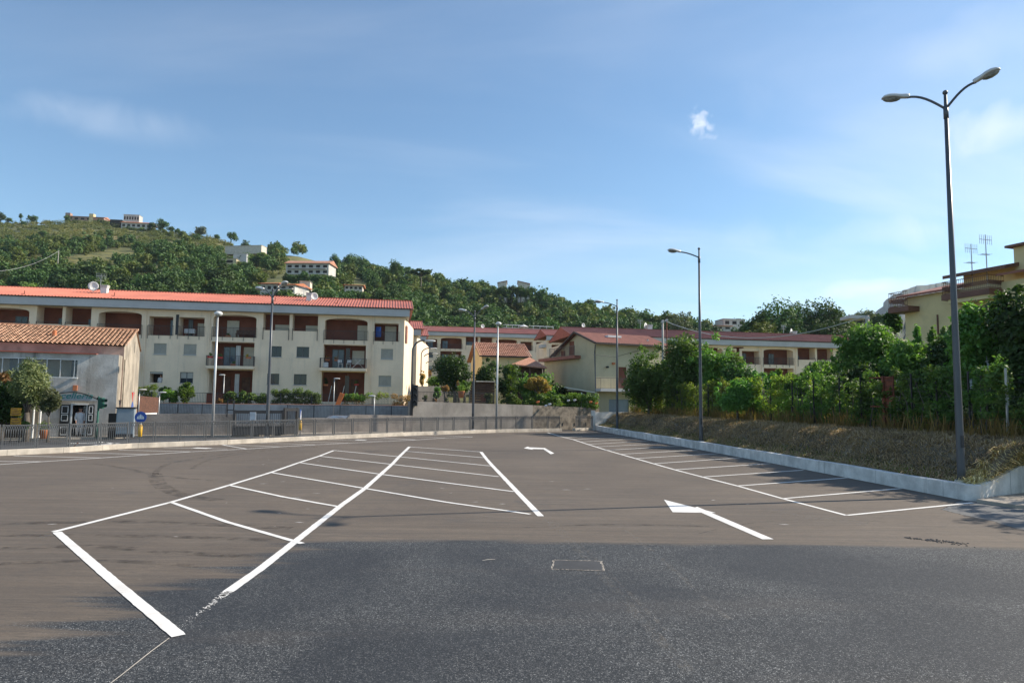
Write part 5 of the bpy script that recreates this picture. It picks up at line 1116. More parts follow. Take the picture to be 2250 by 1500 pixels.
def panel(x0, x1, z0, z1, y):
    mb = MB(); mb.box(x0, x1, y, y+.05, z0, z1); p_ = mb.build('door_panel', 'black', sh); f = .035; mb = MB(); m_ = .07
    for (c0, c1) in ((z0+.12, z0+.62), (z0+.95, z0+1.32), (z0+1.38, z1-.08)):
        for a_ in ((x0+m_, x1-m_, c0, c0+f), (x0+m_, x1-m_, c1-f, c1), (x0+m_, x0+m_+f, c0+f, c1-f), (x1-m_-f, x1-m_, c0+f, c1-f)): mb.box(a_[0], a_[1], y-.012, y-.001, a_[2], a_[3])
    mb.build('panel_moulding', 'white', p_)
panel(sS(131, 930)[0], sS(152, 930)[0], .1, 2.02, -.09); panel(sS(188.5, 930)[0]+.06, sS(206, 930)[0], .1, 2.02, -.09); panel(sS(177, 930)[0], sS(188, 930)[0], .1, 2.0, .3)
mb = MB(); x, z = sS(166, 852); mb.box(x-.12, x+.1, -.12, 0, z-.16, z+.16); mb.build('meter_box', 'terracotta', sh)
mb = MB(); x, z = sS(164, 830); mb.box(x-.15, x+.15, -.1, 0, z-.05, z+.02); mb.build('bracket_light', 'white', sh)
# garden wall piece, pillars, notices at the far left
def pil(px, py0, py1, w, label):
    p = G(px, py1, .1); z = D(px, py0, p.y).z-.1; mb = MB(); mb.tube([(0, 0, 0), (0, 0, z)], w, 8); o = mb.build('post', 'white'); o.location = p; tag(o, label, 'post', 'white posts before the shop')
pil(70, 893, 962, .06, 'left one of the two slim white posts under the olive tree'); pil(85, 893, 961, .06, 'right one of the two slim white posts under the olive tree')
mb = MB(); p = sS(85, 940)[0]; mb.box(sS(50, 940)[0], sS(86, 940)[0], -.32, -.05, .0, 2.0); o = mb.build('pillar', 'gableplaster', sh)
for py0, py1, lab in ((896, 913, 'upper orange-yellow notice in the shade of the olive tree'), (918, 932, 'lower orange-yellow notice on a stand in the shade of the olive tree')):
    a = D(34, py1, 37.6); z1 = D(34, py0, 37.6).z; mb = MB(); mb.box(-.24, .24, 0, .04, 0, z1-a.z); e = empty('notice_board', a, .3, lab, 'notice board', 'orange notices'); mb.build('board', 'notice', e); mb = MB(); mb.bar((-.2, .06, -1.5 if py0 > 900 else -.2), (-.2, .06, .3), .04); mb.build('leg', 'black', e); mb = MB(); mb.bar((.2, .06, -1.5 if py0 > 900 else -.2), (.2, .06, .3), .04); mb.build('leg', 'black', e)
    mb = MB()
    for k in range(3): mb.face((-.19, -.004, .08+.12*k), (.19-.06*k, -.004, .08+.12*k), (.19-.06*k, -.004, .12+.12*k), (-.19, -.004, .12+.12*k))
    mb.build('print', 'brown', e)
mb = MB(); q = D(10, 940, 39.9); mb.box(-2.2, 1.2, 0, .2, 0, 3.0); o = mb.build('dark_shed', 'darkin'); o.location = (q.x, q.y, .1); o.rotation_euler = (0, 0, .35); tag(o, 'dark shed front in deep shade at the left edge', 'shed')  # near-black sheet that paints the shade under the tree, no real building
def potted(px, py, z, s, label, fl=True, mat='bright', parent=None, Y=None):
    p = G(px, py, z) if Y is None else D(px, py, Y); e = empty('potted_plant', p, 0, label, 'potted plant'); mb = MB(); mb.tube([(0, 0, 0), (0, 0, .38*s), (0, 0, .42*s), (0, 0, .45*s)], [.14*s, .21*s, .24*s, .24*s], 12); mb.build('pot', 'terracotta', e, True)
    crown(e, 'foliage', [((0, 0, .65*s), .28*s)], 220, .09*s, mat); return e

# ---------------------------------------------------------------- foliage
def leafcloud(lobes, n, size, seed=0, flat=.5, asp=.55, shell=.35, droop=0.0):
    rnd = np.random.RandomState(seed+17); C = np.array([l[0] for l in lobes], float); R_ = np.array([l[1] if hasattr(l[1], '__len__') else (l[1],)*3 for l in lobes], float)
    w = (R_.prod(1))**(2/3.); idx = rnd.choice(len(lobes), n, p=w/w.sum()); d = rnd.randn(n, 3); d /= np.linalg.norm(d, axis=1)[:, None]
    r = shell+(1-shell)*rnd.rand(n)**.6; r *= (1+.19*rnd.randn(n)); P = C[idx]+d*R_[idx]*r[:, None]
    nr_ = d*.7+rnd.randn(n, 3)*.75+np.array([0, 0, flat]); nr_ /= np.linalg.norm(nr_, axis=1)[:, None]
    t = rnd.randn(n, 3)+np.array([0, 0, -droop]); t -= nr_*(t*nr_).sum(1)[:, None]; t /= np.linalg.norm(t, axis=1)[:, None]; b = np.cross(nr_, t)
    s = size*(.6+.8*rnd.rand(n))[:, None]; t = t*s; b = b*s*asp; k = nr_*s*.18
    V_ = np.stack([P-t*.5, P-b*.5+t*.08+k, P+t*.55, P+b*.5+t*.08+k], 1).reshape(-1, 3); return V_
def crown(parent, name, lobes, n, size, mat, seed=0, **kw):
    v = leafcloud(lobes, n, size, seed, **kw); return mesh_np(name, v, np.arange(len(v)).reshape(-1, 4), MT[mat] if isinstance(mat, str) else mat, parent)
def lobes_ellipsoid(c, r, k, seed, lr=.42):
    rnd = random.Random(seed); out = []; c = Vector(c)
    for i in range(k):
        d = Vector((rnd.gauss(0, 1), rnd.gauss(0, 1), rnd.gauss(0, 1))).normalized(); t = rnd.uniform(.25, .74)
        p = c+Vector((d.x*r[0], d.y*r[1], d.z*r[2]))*t; q_ = lr*rnd.uniform(.5, 1.35); m_ = min(r); out.append((tuple(p), (q_*(r[0]+m_)/2, q_*(r[1]+m_)/2, q_*(r[2]+m_)/2)))
    for i in range(k//2):
        d = Vector((rnd.gauss(0, 1), rnd.gauss(0, 1), rnd.gauss(0.3, 1))).normalized(); t = rnd.uniform(.72, 1.02); p = c+Vector((d.x*r[0], d.y*r[1], d.z*r[2]))*t; m_ = min(r); q_ = lr*rnd.uniform(.22, .5); out.append((tuple(p), (q_*m_, q_*m_, q_*m_)))
    return out
def trunk(parent, lobes, h0, r, seed, lean=(0, 0), nb=7):
    rnd = random.Random(seed); mb = MB(); top = Vector((lean[0], lean[1], h0)); mb.tube([(0, 0, -.3), (lean[0]*.2+rnd.gauss(0, .04), rnd.gauss(0, .04), h0*.35), tuple(top)], [r*1.25, r, r*.75], 8)
    for p, rr in lobes[:nb]:
        p = Vector(p); mid = top.lerp(p, .5)+Vector((rnd.gauss(0, .15), rnd.gauss(0, .15), rnd.uniform(-.3, .1)))*min(1, r*4); mb.tube([tuple(top), tuple(mid), tuple(p)], [r*.6, r*.4, r*.12], 6)
    return mb.build('trunk', 'bark', parent, True)
def tree_box(name, label, cat, px0, px1, pyt, pyb, Y, zg, mat, n, leaf, k=14, seed=0, group=None, lr=.42, trunk_r=.12, h0=None, depthf=.85, **kw):
    """a tree whose crown spans the measured outline at distance Y"""
    a, b_ = D(px0, (pyt+pyb)/2, Y), D(px1, (pyt+pyb)/2, Y); t, bt = D((px0+px1)/2, pyt, Y), D((px0+px1)/2, pyb, Y)
    c = Vector(((a.x+b_.x)/2, Y, 0)); rx = (b_.x-a.x)/2; rz_ = (t.z-bt.z)/2; zc = (t.z+bt.z)/2
    e = empty(name, (c.x, c.y, zg), 0, label, cat, group); ry = min(rx, rz_*1.3)*depthf
    lb = lobes_ellipsoid((0, 0, zc-zg), (rx, ry, rz_), k, seed, lr)
    trunk(e, lb, h0 if h0 else max(.4, zc-zg-rz_*.75), trunk_r, seed)
    crown(e, 'crown', lb, n, leaf, mat, seed, **kw); return e
# olive and dark bush in front of the shop
tree_box('olive_tree', 'bushy olive tree in front of the old butcher shop, hiding the start of its sign', 'tree', 14, 112, 793, 905, 38.8, .1, 'olive', 15000, .17, 34, 1, trunk_r=.16, asp=.3, h0=1.5)
tree_box('olive_tree', 'drooping side branch clump of olive nearest the shop sign', 'tree', 84, 134, 850, 908, 38.4, .1, 'olive', 5200, .14, 16, 2, trunk_r=.05, asp=.3, h0=1.3)
tree_box('dark_bush', 'dark leafy bush at the left edge beside the olive tree', 'bush', -50, 62, 835, 945, 39.2, .1, 'figdark', 15000, .15, 34, 3, trunk_r=.1)
tree_box('orange_berry_shrub', 'shrub with orange berries at the left edge behind the olive tree', 'shrub', -12, 45, 812, 850, 39.6, .1, 'orangeleaf', 1500, .13, 8, 4, trunk_r=.04)
potted(95, 963.5, .1, 1.1, 'terracotta pot with a green plant before the butcher shop'); tree_box('potted_shrub', 'dark green shrub beside the left white post', 'shrub', 50, 66, 920, 945, 38.4, .1, 'hedge', 900, .1, 5, 5, trunk_r=.03)
# hedges and garden plants on the terrace (A)
def hedge(px0, px1, pyt, pyb, Y, zg, mat, label, n, leaf=.13, thick=.5, seed=0, name='hedge', cat='hedge', rag=.12, wood=True, **kw):
    a, b_ = D(px0, pyt, Y), D(px1, pyt, Y+(px1-px0)*.0088*Y/75); zt = D((px0+px1)/2, pyt, Y).z; rnd = random.Random(seed); L_ = (b_-a).length; e = empty(name, (a.x, a.y, zg), math.atan2(b_.y-a.y, b_.x-a.x), label, cat); lb = []; h = zt-zg; k = max(3, int(L_/.45))
    for i in range(k):
        for j in range(max(1, int(h/.4))):
            lb.append(((L_*(i+.5)/k+rnd.gauss(0, .06), rnd.gauss(0, .08), (j+.5)*h/max(1, int(h/.4))+rnd.gauss(0, rag)), (.36, thick*.7, .32)))
    if wood:
        mb = MB()
        for i in range(k): mb.tube([(L_*(i+.5)/k, 0, -.1), (L_*(i+.5)/k+rnd.gauss(0, .1), 0, h*.8)], [.025, .01], 5)
        mb.build('stems', 'bark', e)
    crown(e, 'foliage', lb, n, leaf, mat, seed, shell=.5, **kw); return e
YW = lambda px: W2O.y+(px-905)*.0075+.4
tz2 = 1.95
hedge(300, 345, 847, 873, YW(320)+.3, tz2, 'vine', 'flowering hedge above the reed screen beside the shop gable', 2600, .12, seed=11)
tree_box('bush', 'tall bright green bush in the garden under the shuttered windows', 'bush', 392, 432, 838, 884, YW(410)+.2, tz2, 'bright', 3600, .16, 12, 12, trunk_r=.05)
tree_box('bush', 'broad green bush left of the tall bright bush on the terrace', 'bush', 347, 398, 853, 885, YW(370)+.1, tz2, 'bright', 3000, .15, 10, 13, trunk_r=.05)
tree_box('bush', 'small dark shrub at the right end of the flowering hedge', 'bush', 345, 376, 846, 866, YW(360)+1.2, tz2, 'figdark', 900, .14, 6, 14, trunk_r=.04)
hedge(494, 585, 866, 886, YW(540), tz2, 'hedge', 'dark broad-leaved hedge before the ground floor loggia behind the silver lamp', 3600, .17, seed=15, rag=.2)
hedge(600, 703, 861, 888, YW(650), tz2, 'hedge', 'dense clipped hedge with bright top between the two loggias', 5600, .13, seed=16); hedge(600, 703, 860, 864, YW(650)+.02, tz2+.95, 'bright', 'fresh yellow-green growth along the top of the clipped hedge', 1800, .11, .42, 17, 'hedge_growth', wood=False)
hedge(757, 800, 866, 878, YW(775), tz2+.5, 'hedge', 'short green hedge right of the orange board', 1900, .13, seed=18); hedge(757, 800, 878, 890, YW(775)+.1, tz2, 'orangeleaf', 'dried lower growth under the short green hedge', 500, .1, seed=19)
hedge(800, 852, 868, 876, YW(825), tz2+.75, 'vine', 'thin climbing growth along the railing behind the small lamp', 700, .12, seed=20, rag=.1); hedge(862, 906, 870, 892, YW(885), tz2, 'orangeleaf', 'half dried hedge at the right end of the terrace wall', 1500, .12, seed=21)
mb = MB(); q = D(751, 872, YW(751)-.0); mb.box(-.22, .22, -.04, .04, -.2, 1.2); e = tag(mb.build('orange_board', 'orange', bevel=.02), 'orange board leaning on the terrace railing before the right loggia', 'board'); e.location = (q.x-.3, q.y-.3, 1.95); e.rotation_euler = (0, .35, 0)
for px, lab in ((725, 'broom handle leaning in the right ground floor loggia, left one'), (753, 'broom handle leaning in the right ground floor loggia, middle one'), (779, 'broom handle leaning in the right ground floor loggia, right one')):
    q = D(px, 868, OA.y-1); mb = MB(); mb.bar((-.2, 0, -.9), (.15, 0, 1.0), .06); o = mb.build('broom_handle', 'galv'); o.location = q; tag(o, lab, 'broom handle', 'broom handles')
# balcony things
def facA(px, z, y): return OA+UA*sA(px, 780)-NA*y+Vector((0, 0, z))
def chair(loc, rz, mat, label, s=1.0):
    e = empty('folding_chair', loc, rz, label, 'chair', 'white balcony chairs'); mb = MB(); mb.box(-.22*s, .22*s, -.2*s, .2*s, .44*s, .47*s); mb.build('seat', mat, e); mb = MB(); mb.box(-.22*s, .22*s, .19*s, .22*s, .6*s, .9*s); mb.build('backrest', mat, e)
    for x in (-.2, .2):
        mb = MB(); mb.bar((x*s, -.22*s, 0), (x*s, .2*s, .9*s), .03); mb.build('leg', mat, e); mb = MB(); mb.bar((x*s, .24*s, 0), (x*s, -.15*s, .46*s), .03); mb.build('leg', mat, e)
chair(facA(748, 5.8, .1), A10+.4, 'white', 'left white chair on the middle balcony with the drying rack'); chair(facA(767, 5.8, .0), A10-.3, 'white', 'right white chair on the middle balcony with the drying rack')
def rack(loc, rz, label):
    e = empty('drying_rack', loc, rz, label, 'drying rack'); mb = MB()
    for y in (-.3, .3):
        mb.bar((-.6, y, 0), (.35, y, 1.0), .03); mb.bar((.6, y, 0), (-.35, y, 1.0), .03)
    mb.build('legs', 'white', e); mb = MB()
    for i in range(7): mb.bar((-.9+.3*i, -.3, .95+.3*abs(i-3)*.12), (-.9+.3*i, .3, .95+.3*abs(i-3)*.12), .015)
    mb.bar((-.9, -.3, 1.05), (.0, -.3, .95), .025); mb.bar((.9, -.3, 1.05), (0, -.3, .95), .025); mb.build('rack_top', 'white', e)
rack(facA(787, 5.8, -.2), A10, 'white folding drying rack on the middle balcony at the right end'); 
mb = MB(); mb.box(-.35, .35, -.15, .15, 0, .55); o = mb.build('outdoor_unit', 'white', bevel=.02); o.location = facA(714, 5.85, .3); o.rotation_euler = (0, 0, A10); tag(o, 'white air conditioning unit at the left of the balcony with the drying rack', 'air conditioner')
e = empty('balcony_table', facA(425-12, 8.8, .3), A10, 'small table under a white cloth in the rectangular loggia', 'table'); mb = MB(); mb.box(-.5, .5, -.3, .3, .3, .76); mb.build('tablecloth', 'cloth', e, bevel=.03); mb = MB(); mb.bar((-.4, 0, 0), (-.4, 0, .3), .04); mb.build('leg', 'white', e); mb = MB(); mb.bar((.4, 0, 0), (.4, 0, .3), .04); mb.build('leg', 'white', e)
mb = MB(); mb.box(-.06, .06, -.3, .3, 0, 1.1); o = mb.build('hanging_cloth', 'blue'); o.location = facA(830, 9.3, .6); o.rotation_euler = (0, 0, A10+1.2); tag(o, 'blue cloth hanging in the corner loggia', 'cloth')
e = empty('bench', facA(536, 8.8, .5), A10, 'dark bench in the arched loggia behind the silver lamp', 'bench'); mb = MB(); mb.box(-1.0, 1.0, -.25, .25, .35, .45); mb.build('seat', 'wood', e); mb = MB(); mb.box(-1.0, 1.0, .2, .27, .45, .85); mb.build('backrest', 'wood', e)
for x in (-.9, .9): mb = MB(); mb.box(x-.04, x+.04, -.22, .22, 0, .35); mb.build('leg', 'wood', e)
for i, (px, z, y, lab, mt_) in enumerate(((467, 6.55, -.9, 'red flower pot hung at the left end of the balcony behind the silver lamp', 'bright'), (489, 6.5, -.9, 'red flower pot hung on the balcony right beside the silver lamp', 'hedge'), (515, 5.82, -.4, 'plant in a terracotta box in the middle of the left balcony', 'hedge'), (550, 6.55, -.9, 'white flowers hung at the right of the left balcony', 'yellowleaf'), (718, 6.6, .9, 'red flowers at the left of the right balcony', 'orangeleaf'), (739, 6.6, .9, 'red flowers in the middle of the right balcony', 'orangeleaf'), (784, 4.0, 1.2, 'red hanging flower box on the ground floor wall of the right loggia', 'hedge'), (717, 3.9, .6, 'tall dark plant with red flowers in the right ground floor loggia', 'figdark'), (497, 8.85, .5, 'potted plant in the arched loggia behind the silver lamp', 'hedge'))):
    p = facA(px, z, y); e = empty('flower_pot', p, A10, lab, 'flower pot'); mb = MB(); mb.box(-.25, .25, -.1, .1, 0, .18); mb.build('pot', 'red' if i in (0, 1, 6) else 'terracotta', e); crown(e, 'foliage', lobes_ellipsoid((0, 0, .35 if i != 7 else .8), (.28, .2, .2 if i != 7 else .8), 5, 30+i), 160 if i != 7 else 700, .09, mt_, 30+i)
# red garden shelter and orange flowers left of the silver lamp
e = empty('garden_cupboard', D(470, 884, YW(470)+.3), A10, 'brown-red garden cupboard on the terrace beside the silver lamp', 'cupboard'); mb = MB(); mb.box(-.7, 1.6, 0, .5, 0, .95); mb.build('body', 'brickred', e); mb = MB(); mb.box(-.75, 1.65, -.05, .55, .951, 1.0); mb.build('top', 'wood', e); e.location.z = 1.95
tree_box('flower_bush', 'small bush with orange flowers beside the brown-red cupboard', 'bush', 474, 492, 874, 886, YW(480)-.1, tz2, 'orangeleaf', 500, .09, 5, 41, trunk_r=.03)

# ---------------------------------------------------------------- people
def person(loc, rz, label, top='cloth', bottom='cloth', pose='stand', seated_cut=0.0):
    e = empty('person', loc, rz, label, 'person')
    J = {'pel': (0, 0, .95), 'waist': (0, 0, 1.08), 'chest': (0, -.01, 1.33), 'neck': (0, 0, 1.48), 'head': (0, -.01, 1.56), 'skull': (0, -.015, 1.66), 'crown': (0, 0, 1.73)}
    for s, n_ in ((-1, 'l'), (1, 'r')):
        J.update({n_+'sh': (s*.17, 0, 1.41), n_+'el': (s*.23, .02, 1.14), n_+'wr': (s*.21, -.12 if pose == 'stand' else -.2, .92), n_+'pa': (s*.205, -.15, .86), n_+'hip': (s*.09, 0, .92), n_+'kn': (s*.10, -.02, .50), n_+'an': (s*.10, .02, .09), n_+'to': (s*.11, -.16, .04)})
    E_ = [('pel', 'waist'), ('waist', 'chest'), ('chest', 'neck'), ('neck', 'head'), ('head', 'skull'), ('skull', 'crown')]
    for n_ in 'lr': E_ += [('chest', n_+'sh'), (n_+'sh', n_+'el'), (n_+'el', n_+'wr'), (n_+'wr', n_+'pa'), ('pel', n_+'hip'), (n_+'hip', n_+'kn'), (n_+'kn', n_+'an'), (n_+'an', n_+'to')]
    Rr = {'pel': .13, 'waist': .125, 'chest': .14, 'neck': .055, 'head': .075, 'skull': .095, 'crown': .06}
    for n_ in 'lr': Rr.update({n_+'sh': .07, n_+'el': .045, n_+'wr': .03, n_+'pa': .035, n_+'hip': .09, n_+'kn': .06, n_+'an': .042, n_+'to': .035})
    # separate fingers, short chains rooted in the palm
    for n_, s in (('l', -1), ('r', 1)):
        px_, py_, pz_ = J[n_+'pa']
        for k in range(5):
            a = (n_+'f%d' % k); ox = (k-1.5)*.018 if k < 4 else s*-.035; ln = (.065, .078, .072, .055, .05)[k]
            J[a+'a'] = (px_, py_-.01+(k-1.5)*.018 if k < 4 else py_-.05, pz_-.03); J[a+'b'] = (px_-s*.012, J[a+'a'][1]-.005, pz_-.03-ln*.6); J[a+'c'] = (px_-s*.03, J[a+'a'][1]-.008, pz_-.03-ln)
            E_ += [(n_+'pa', a+'a'), (a+'a', a+'b'), (a+'b', a+'c')]; Rr[a+'a'] = .009; Rr[a+'b'] = .0085; Rr[a+'c'] = .007
    names = list(J); me = bpy.data.meshes.new('body'); me.from_pydata([J[n_] for n_ in names], [(names.index(a), names.index(b)) for a, b in E_], []); me.materials.append(MT['skin'])
    o = bpy.data.objects.new('body', me); COL.objects.link(o); o.parent = e
    md = o.modifiers.new('skin', 'SKIN'); 
    for i, n_ in enumerate(names): me.skin_vertices[0].data[i].radius = (Rr[n_], Rr[n_]*(.72 if n_ in ('pel', 'waist', 'chest') else 1)) ; 
    me.skin_vertices[0].data[0].use_root = True
    sb = o.modifiers.new('sub', 'SUBSURF'); sb.levels = 1; sb.render_levels = 2
    mb = MB(); rings = [(.62, .17, .13), (.95, .175, .135), (1.1, .165, .13), (1.33, .19, .135), (1.45, .12, .09)]; n = 14
    for z, a, b in rings:
        for i in range(n): t = 2*math.pi*i/n; mb.v.append((a*math.cos(t), b*math.sin(t), z))
    for k in range(len(rings)-1):
        for i in range(n): mb.f.append([k*n+i, k*n+(i+1) % n, (k+1)*n+(i+1) % n, (k+1)*n+i])
    mb.build('coat', top, e, True)
    for s in (-1, 1):
        mb = MB(); mb.tube([(s*.17, 0, 1.42), (s*.235, .02, 1.14), (s*.215, -.1, .96)], [.085, .062, .05], 10); mb.build('sleeve', top, e, True); mb = MB(); mb.tube([(s*.09, 0, .95), (s*.10, -.02, .5), (s*.10, .02, .1)], [.1, .075, .06], 10); mb.build('trouser_leg', bottom, e, True); mb = MB(); mb.ball((s*.105, -.07, .05), .05, 10, 6, (.9, 2.4, .9)); mb.build('shoe', 'black', e, True)
    mb = MB(); mb.ball((0, .01, 1.69), .105, 14, 8, (.9, 1.05, .9), zmin=-.1); mb.build('hair', 'hair', e, True)
    for s in (-1, 1): mb = MB(); mb.ball((s*.035, -.098, 1.645), .012, 8, 5); mb.build('eye', 'black', e); mb = MB(); mb.ball((s*.092, 0, 1.64), .02, 8, 5, (.5, 1, 1.6)); mb.build('ear', 'skin', e)
    mb = MB(); mb.ball((0, -.112, 1.62), .016, 8, 5, (.9, 1.2, 1.8)); mb.build('nose', 'skin', e); mb = MB(); mb.box(-.022, .022, -.108, -.09, 1.574, 1.582); mb.build('mouth', 'rust', e)
    return e
p = SO+Vector((math.cos(SA), math.sin(SA), 0))*(doorx[0]*.45+doorx[1]*.55)+Vector((-math.sin(SA), math.cos(SA), 0))*.12; person((p.x, p.y, .1), SA+.2, 'person in a white coat standing in the butcher shop doorway')
p = facA(353, 3.35, .45); q = person((p.x, p.y, 3.05), A10, 'person in a white top leaning at the open window above the garden', 'cloth', 'brown')

# ---------------------------------------------------------------- houses in the middle
# yellow house with gable
HO = D(1309, 900, 68.); HO.z = 0; HA = math.radians(24); yh = empty('yellow_house', HO, HA, 'pale yellow gabled house with brown roof and balcony beside the car park corner', 'house')
def sH(px, py): return V(px, py, HO, HA)                  # on the right-hand front
HG = HA+math.pi/2
def sG(px, py):
    s, z = V(px, py, HO, HG); return s, z                 # along the gable, s grows to the back/left
ze = sH(1309, 752)[1]; xe = sH(1462, 760)[0]; sa, za = sG(1270.5, 731.5); sl_, zl = sG(1221, 779); sw, zw = sG(1196, 785)
mb = MB(); h_b = [(.9, sH(1400, 880)[0], 0, 3.4)]
holes = [(sH(1359, 830)[0], sH(1377, 830)[0], sH(1367, 853)[1], sH(1367, 806)[1]), (sH(1338, 890)[0], sH(1382, 890)[0], 1.55, sH(1357, 877)[1])]
facade_grid(mb, 0, xe, 0, ze, holes)
for h in holes: reveal(mb, h[0], h[1], h[2], h[3], .2)
mb.build('front_wall', 'yellowwall', yh)
mb = MB(); mb.face((0, 0, 0), (0, 0, ze), (0, sa, za), (0, sl_, zl), (0, sw, zw), (0, sw, 0)); mb.build('gable_wall', 'yellowwall', yh)
mb = MB(); mb.face((xe, 0, 0), (xe, sw, 0), (xe, sw, zw), (xe, sa, za), (xe, 0, ze)); mb.face((xe, sw, 0), (0, sw, 0), (0, sw, zw), (xe, sw, zw)); mb.build('back_wall', 'yellowwall', yh)
mb = MB(); mb.box(holes[0][0], holes[0][1], .1, .16, holes[0][2], holes[0][3]); mb.build('balcony_door', 'brickred', yh)
mb = MB(); z0, z1 = holes[1][2], holes[1][3]; n = 12
for i in range(n): z = z0+(z1-z0)*i/n; mb.box(holes[1][0], holes[1][1], .1+.02*(i % 2), .16, z, z+(z1-z0)/n-.01)
mb.build('garage_shutter', 'bluegrey', yh)
r1 = .45; mb = MB(); corrugated(mb, -.5, xe+.3, -.6, ze-.05, sa, za+.12, .3, .03); corrugated(mb, -.5, xe+.3, sl_+.3, zl-.2, sa, za+.12, .3, .03); mb.build('roof', 'browntile', yh)
mb = MB(); mb.extrude([(-.55, -.65, ze-.2), (-.55, -.65, ze-.02), (-.55, sa, za+.16), (-.55, sa, za-.04)], (.12, 0, 0)); mb.extrude([(-.552, sa, za+.16), (-.552, sl_+.35, zl-.18), (-.552, sl_+.35, zl-.36), (-.552, sa, za-.04)], (.12, 0, 0)); mb.box(-.43, xe+.3, -.70, -.6, ze-.2, ze-.03); mb.build('roof_edge', 'roofdark', yh)
mb = MB(); x0, zk = sH(1372, 741)[0], 0; t = .62; yk = -.6+(sa+.6)*t; zk = ze-.05+(za+.17-ze)*t; mb.box(x0-.9, x0+.7, yk-.35, yk+.35, zk-.05, zk+.16); mb.build('roof_window', 'white', yh)
mb = MB(); mb.tube([(-.06, -.2, 1.5), (-.06, .12, sG(1305, 775)[1]), (-.3, -.4, ze-.25)], .06, 8); mb.build('downpipe', 'pole', yh)
zb0 = sH(1330, 860)[1]; mb = MB(); mb.box(-.1, sH(1420, 855)[0], -1.1, 0, zb0, zb0+.28); mb.build('balcony_slab', 'fascia', yh)
mb = MB(); railing_mb(mb, [(-.05, 0), (-.05, -1.05), (sH(1420, 855)[0]-.05, -1.05)], zb0+.28, zb0+1.3, .14, .016); mb.build('balcony_railing', 'pole', yh)
x, z = sH(1333, 806); mb = MB(); mb.tube([(x, 0, z), (x-.05, -.35, z-.02)], .1, 10); mb.build('wall_lamp', 'black', yh); x, z = sH(1347, 799); mb = MB(); mb.box(x-.14, x+.14, -.2, 0, z-.08, z+.12); mb.build('alarm_box', 'terracotta', yh)
# terrace on the gable side
s0, s1 = sG(1276, 788)[0], sG(1196, 784)[0]; zt = sG(1240, 787)[1]; mb = MB(); mb.box(-.75, -.0, s0, s1, zt-.2, zt+.12); mb.build('terrace_ledge', 'browntile', yh)
mb = MB(); sr = sG(1234, 780)[0]; railing_mb(mb, [(-.7, s0+.05), (-.7, sr+1.5)], zt+.12, zt+1.1, .14, .016); mb.build('terrace_railing', 'pole', yh)
s_a, s_b = sG(1261.5, 765)[0], sG(1252, 765)[0]; mb = MB(); mb.box(-.05, 0, s_a, s_b, zt+.1, sG(1257, 750)[1]); mb.build('terrace_door', 'brickred', yh)
s_a, s_b = sG(1242, 775)[0], sG(1234, 775)[0]; mb = MB(); mb.box(-.06, 0, s_a, s_b, zt+.1, sG(1238, 771)[1]); mb.build('terrace_window', 'brickred', yh)
# pergola
p0 = D(1230, 850, 66.6); p1 = D(1306, 857, 66.2); e = empty('pergola', (p0.x, p0.y, 0), 0, 'white flat pergola against the wall of the yellow house', 'pergola'); W_ = p1.x-p0.x; mb = MB(); mb.extrude([(0, 0, p0.z), (W_, -.4, p1.z-.3), (W_, -2.2, p1.z-.3), (.4, -2.0, p0.z-.1)], (0, 0, .07)); mb.build('canopy', 'white', e)
for x, y in ((1.9, -2.0), (W_-.1, -1.9)): mb = MB(); mb.bar((x, y, 2), (x, y, p1.z-.25), .1); mb.build('post', 'white', e)
mb = MB(); mb.box(.4, 2.6, .2, .4, 2.0, 3.6); o = mb.build('open_door', 'darkin', e)
# small old house with clay tiles
GO = D(1058, 860, 82.); GO.z = 0; GAa = math.radians(14); gh = empty('old_tiled_house', GO, GAa, 'small old ochre house with weathered clay tiles behind the garden trees', 'house')
def sg(px, py): return V(px, py, GO, GAa)
zeG = sg(1058, 781)[1]; xG = sg(1162, 785)[0]; zrG = zeG+1.75
mb = MB(); mb.face((0, 0, 0), (xG, 0, 0), (xG, 0, zeG), (0, 0, zeG)); mb.face((0, 0, 0), (0, 0, zeG), (0, 3.2, zrG), (0, 7, zeG-.4), (0, 7, 0)); mb.face((xG, 0, 0), (xG, 7, 0), (xG, 7, zeG-.4), (xG, 3.2, zrG), (xG, 0, zeG)); mb.face((0, 7, 0), (0, 7, zeG-.4), (xG, 7, zeG-.4), (xG, 7, 0)); mb.build('wall', 'yellow2', gh)
mb = MB(); tile_roof(mb, -.5, xG+.3, -.5, zeG-.05, 3.2, zrG+.05, .24, 9); mb.face((-.5, 3.2, zrG+.05), (xG+.3, 3.2, zrG+.05), (xG+.3, 7.5, zeG-.5), (-.5, 7.5, zeG-.5)); mb.build('tile_roof', 'tilesold', gh)
mb = MB(); mb.box(-.45, xG+.25, -.52, -.44, zeG-.16, zeG-.02); mb.build('roof_edge', 'roofdark', gh)
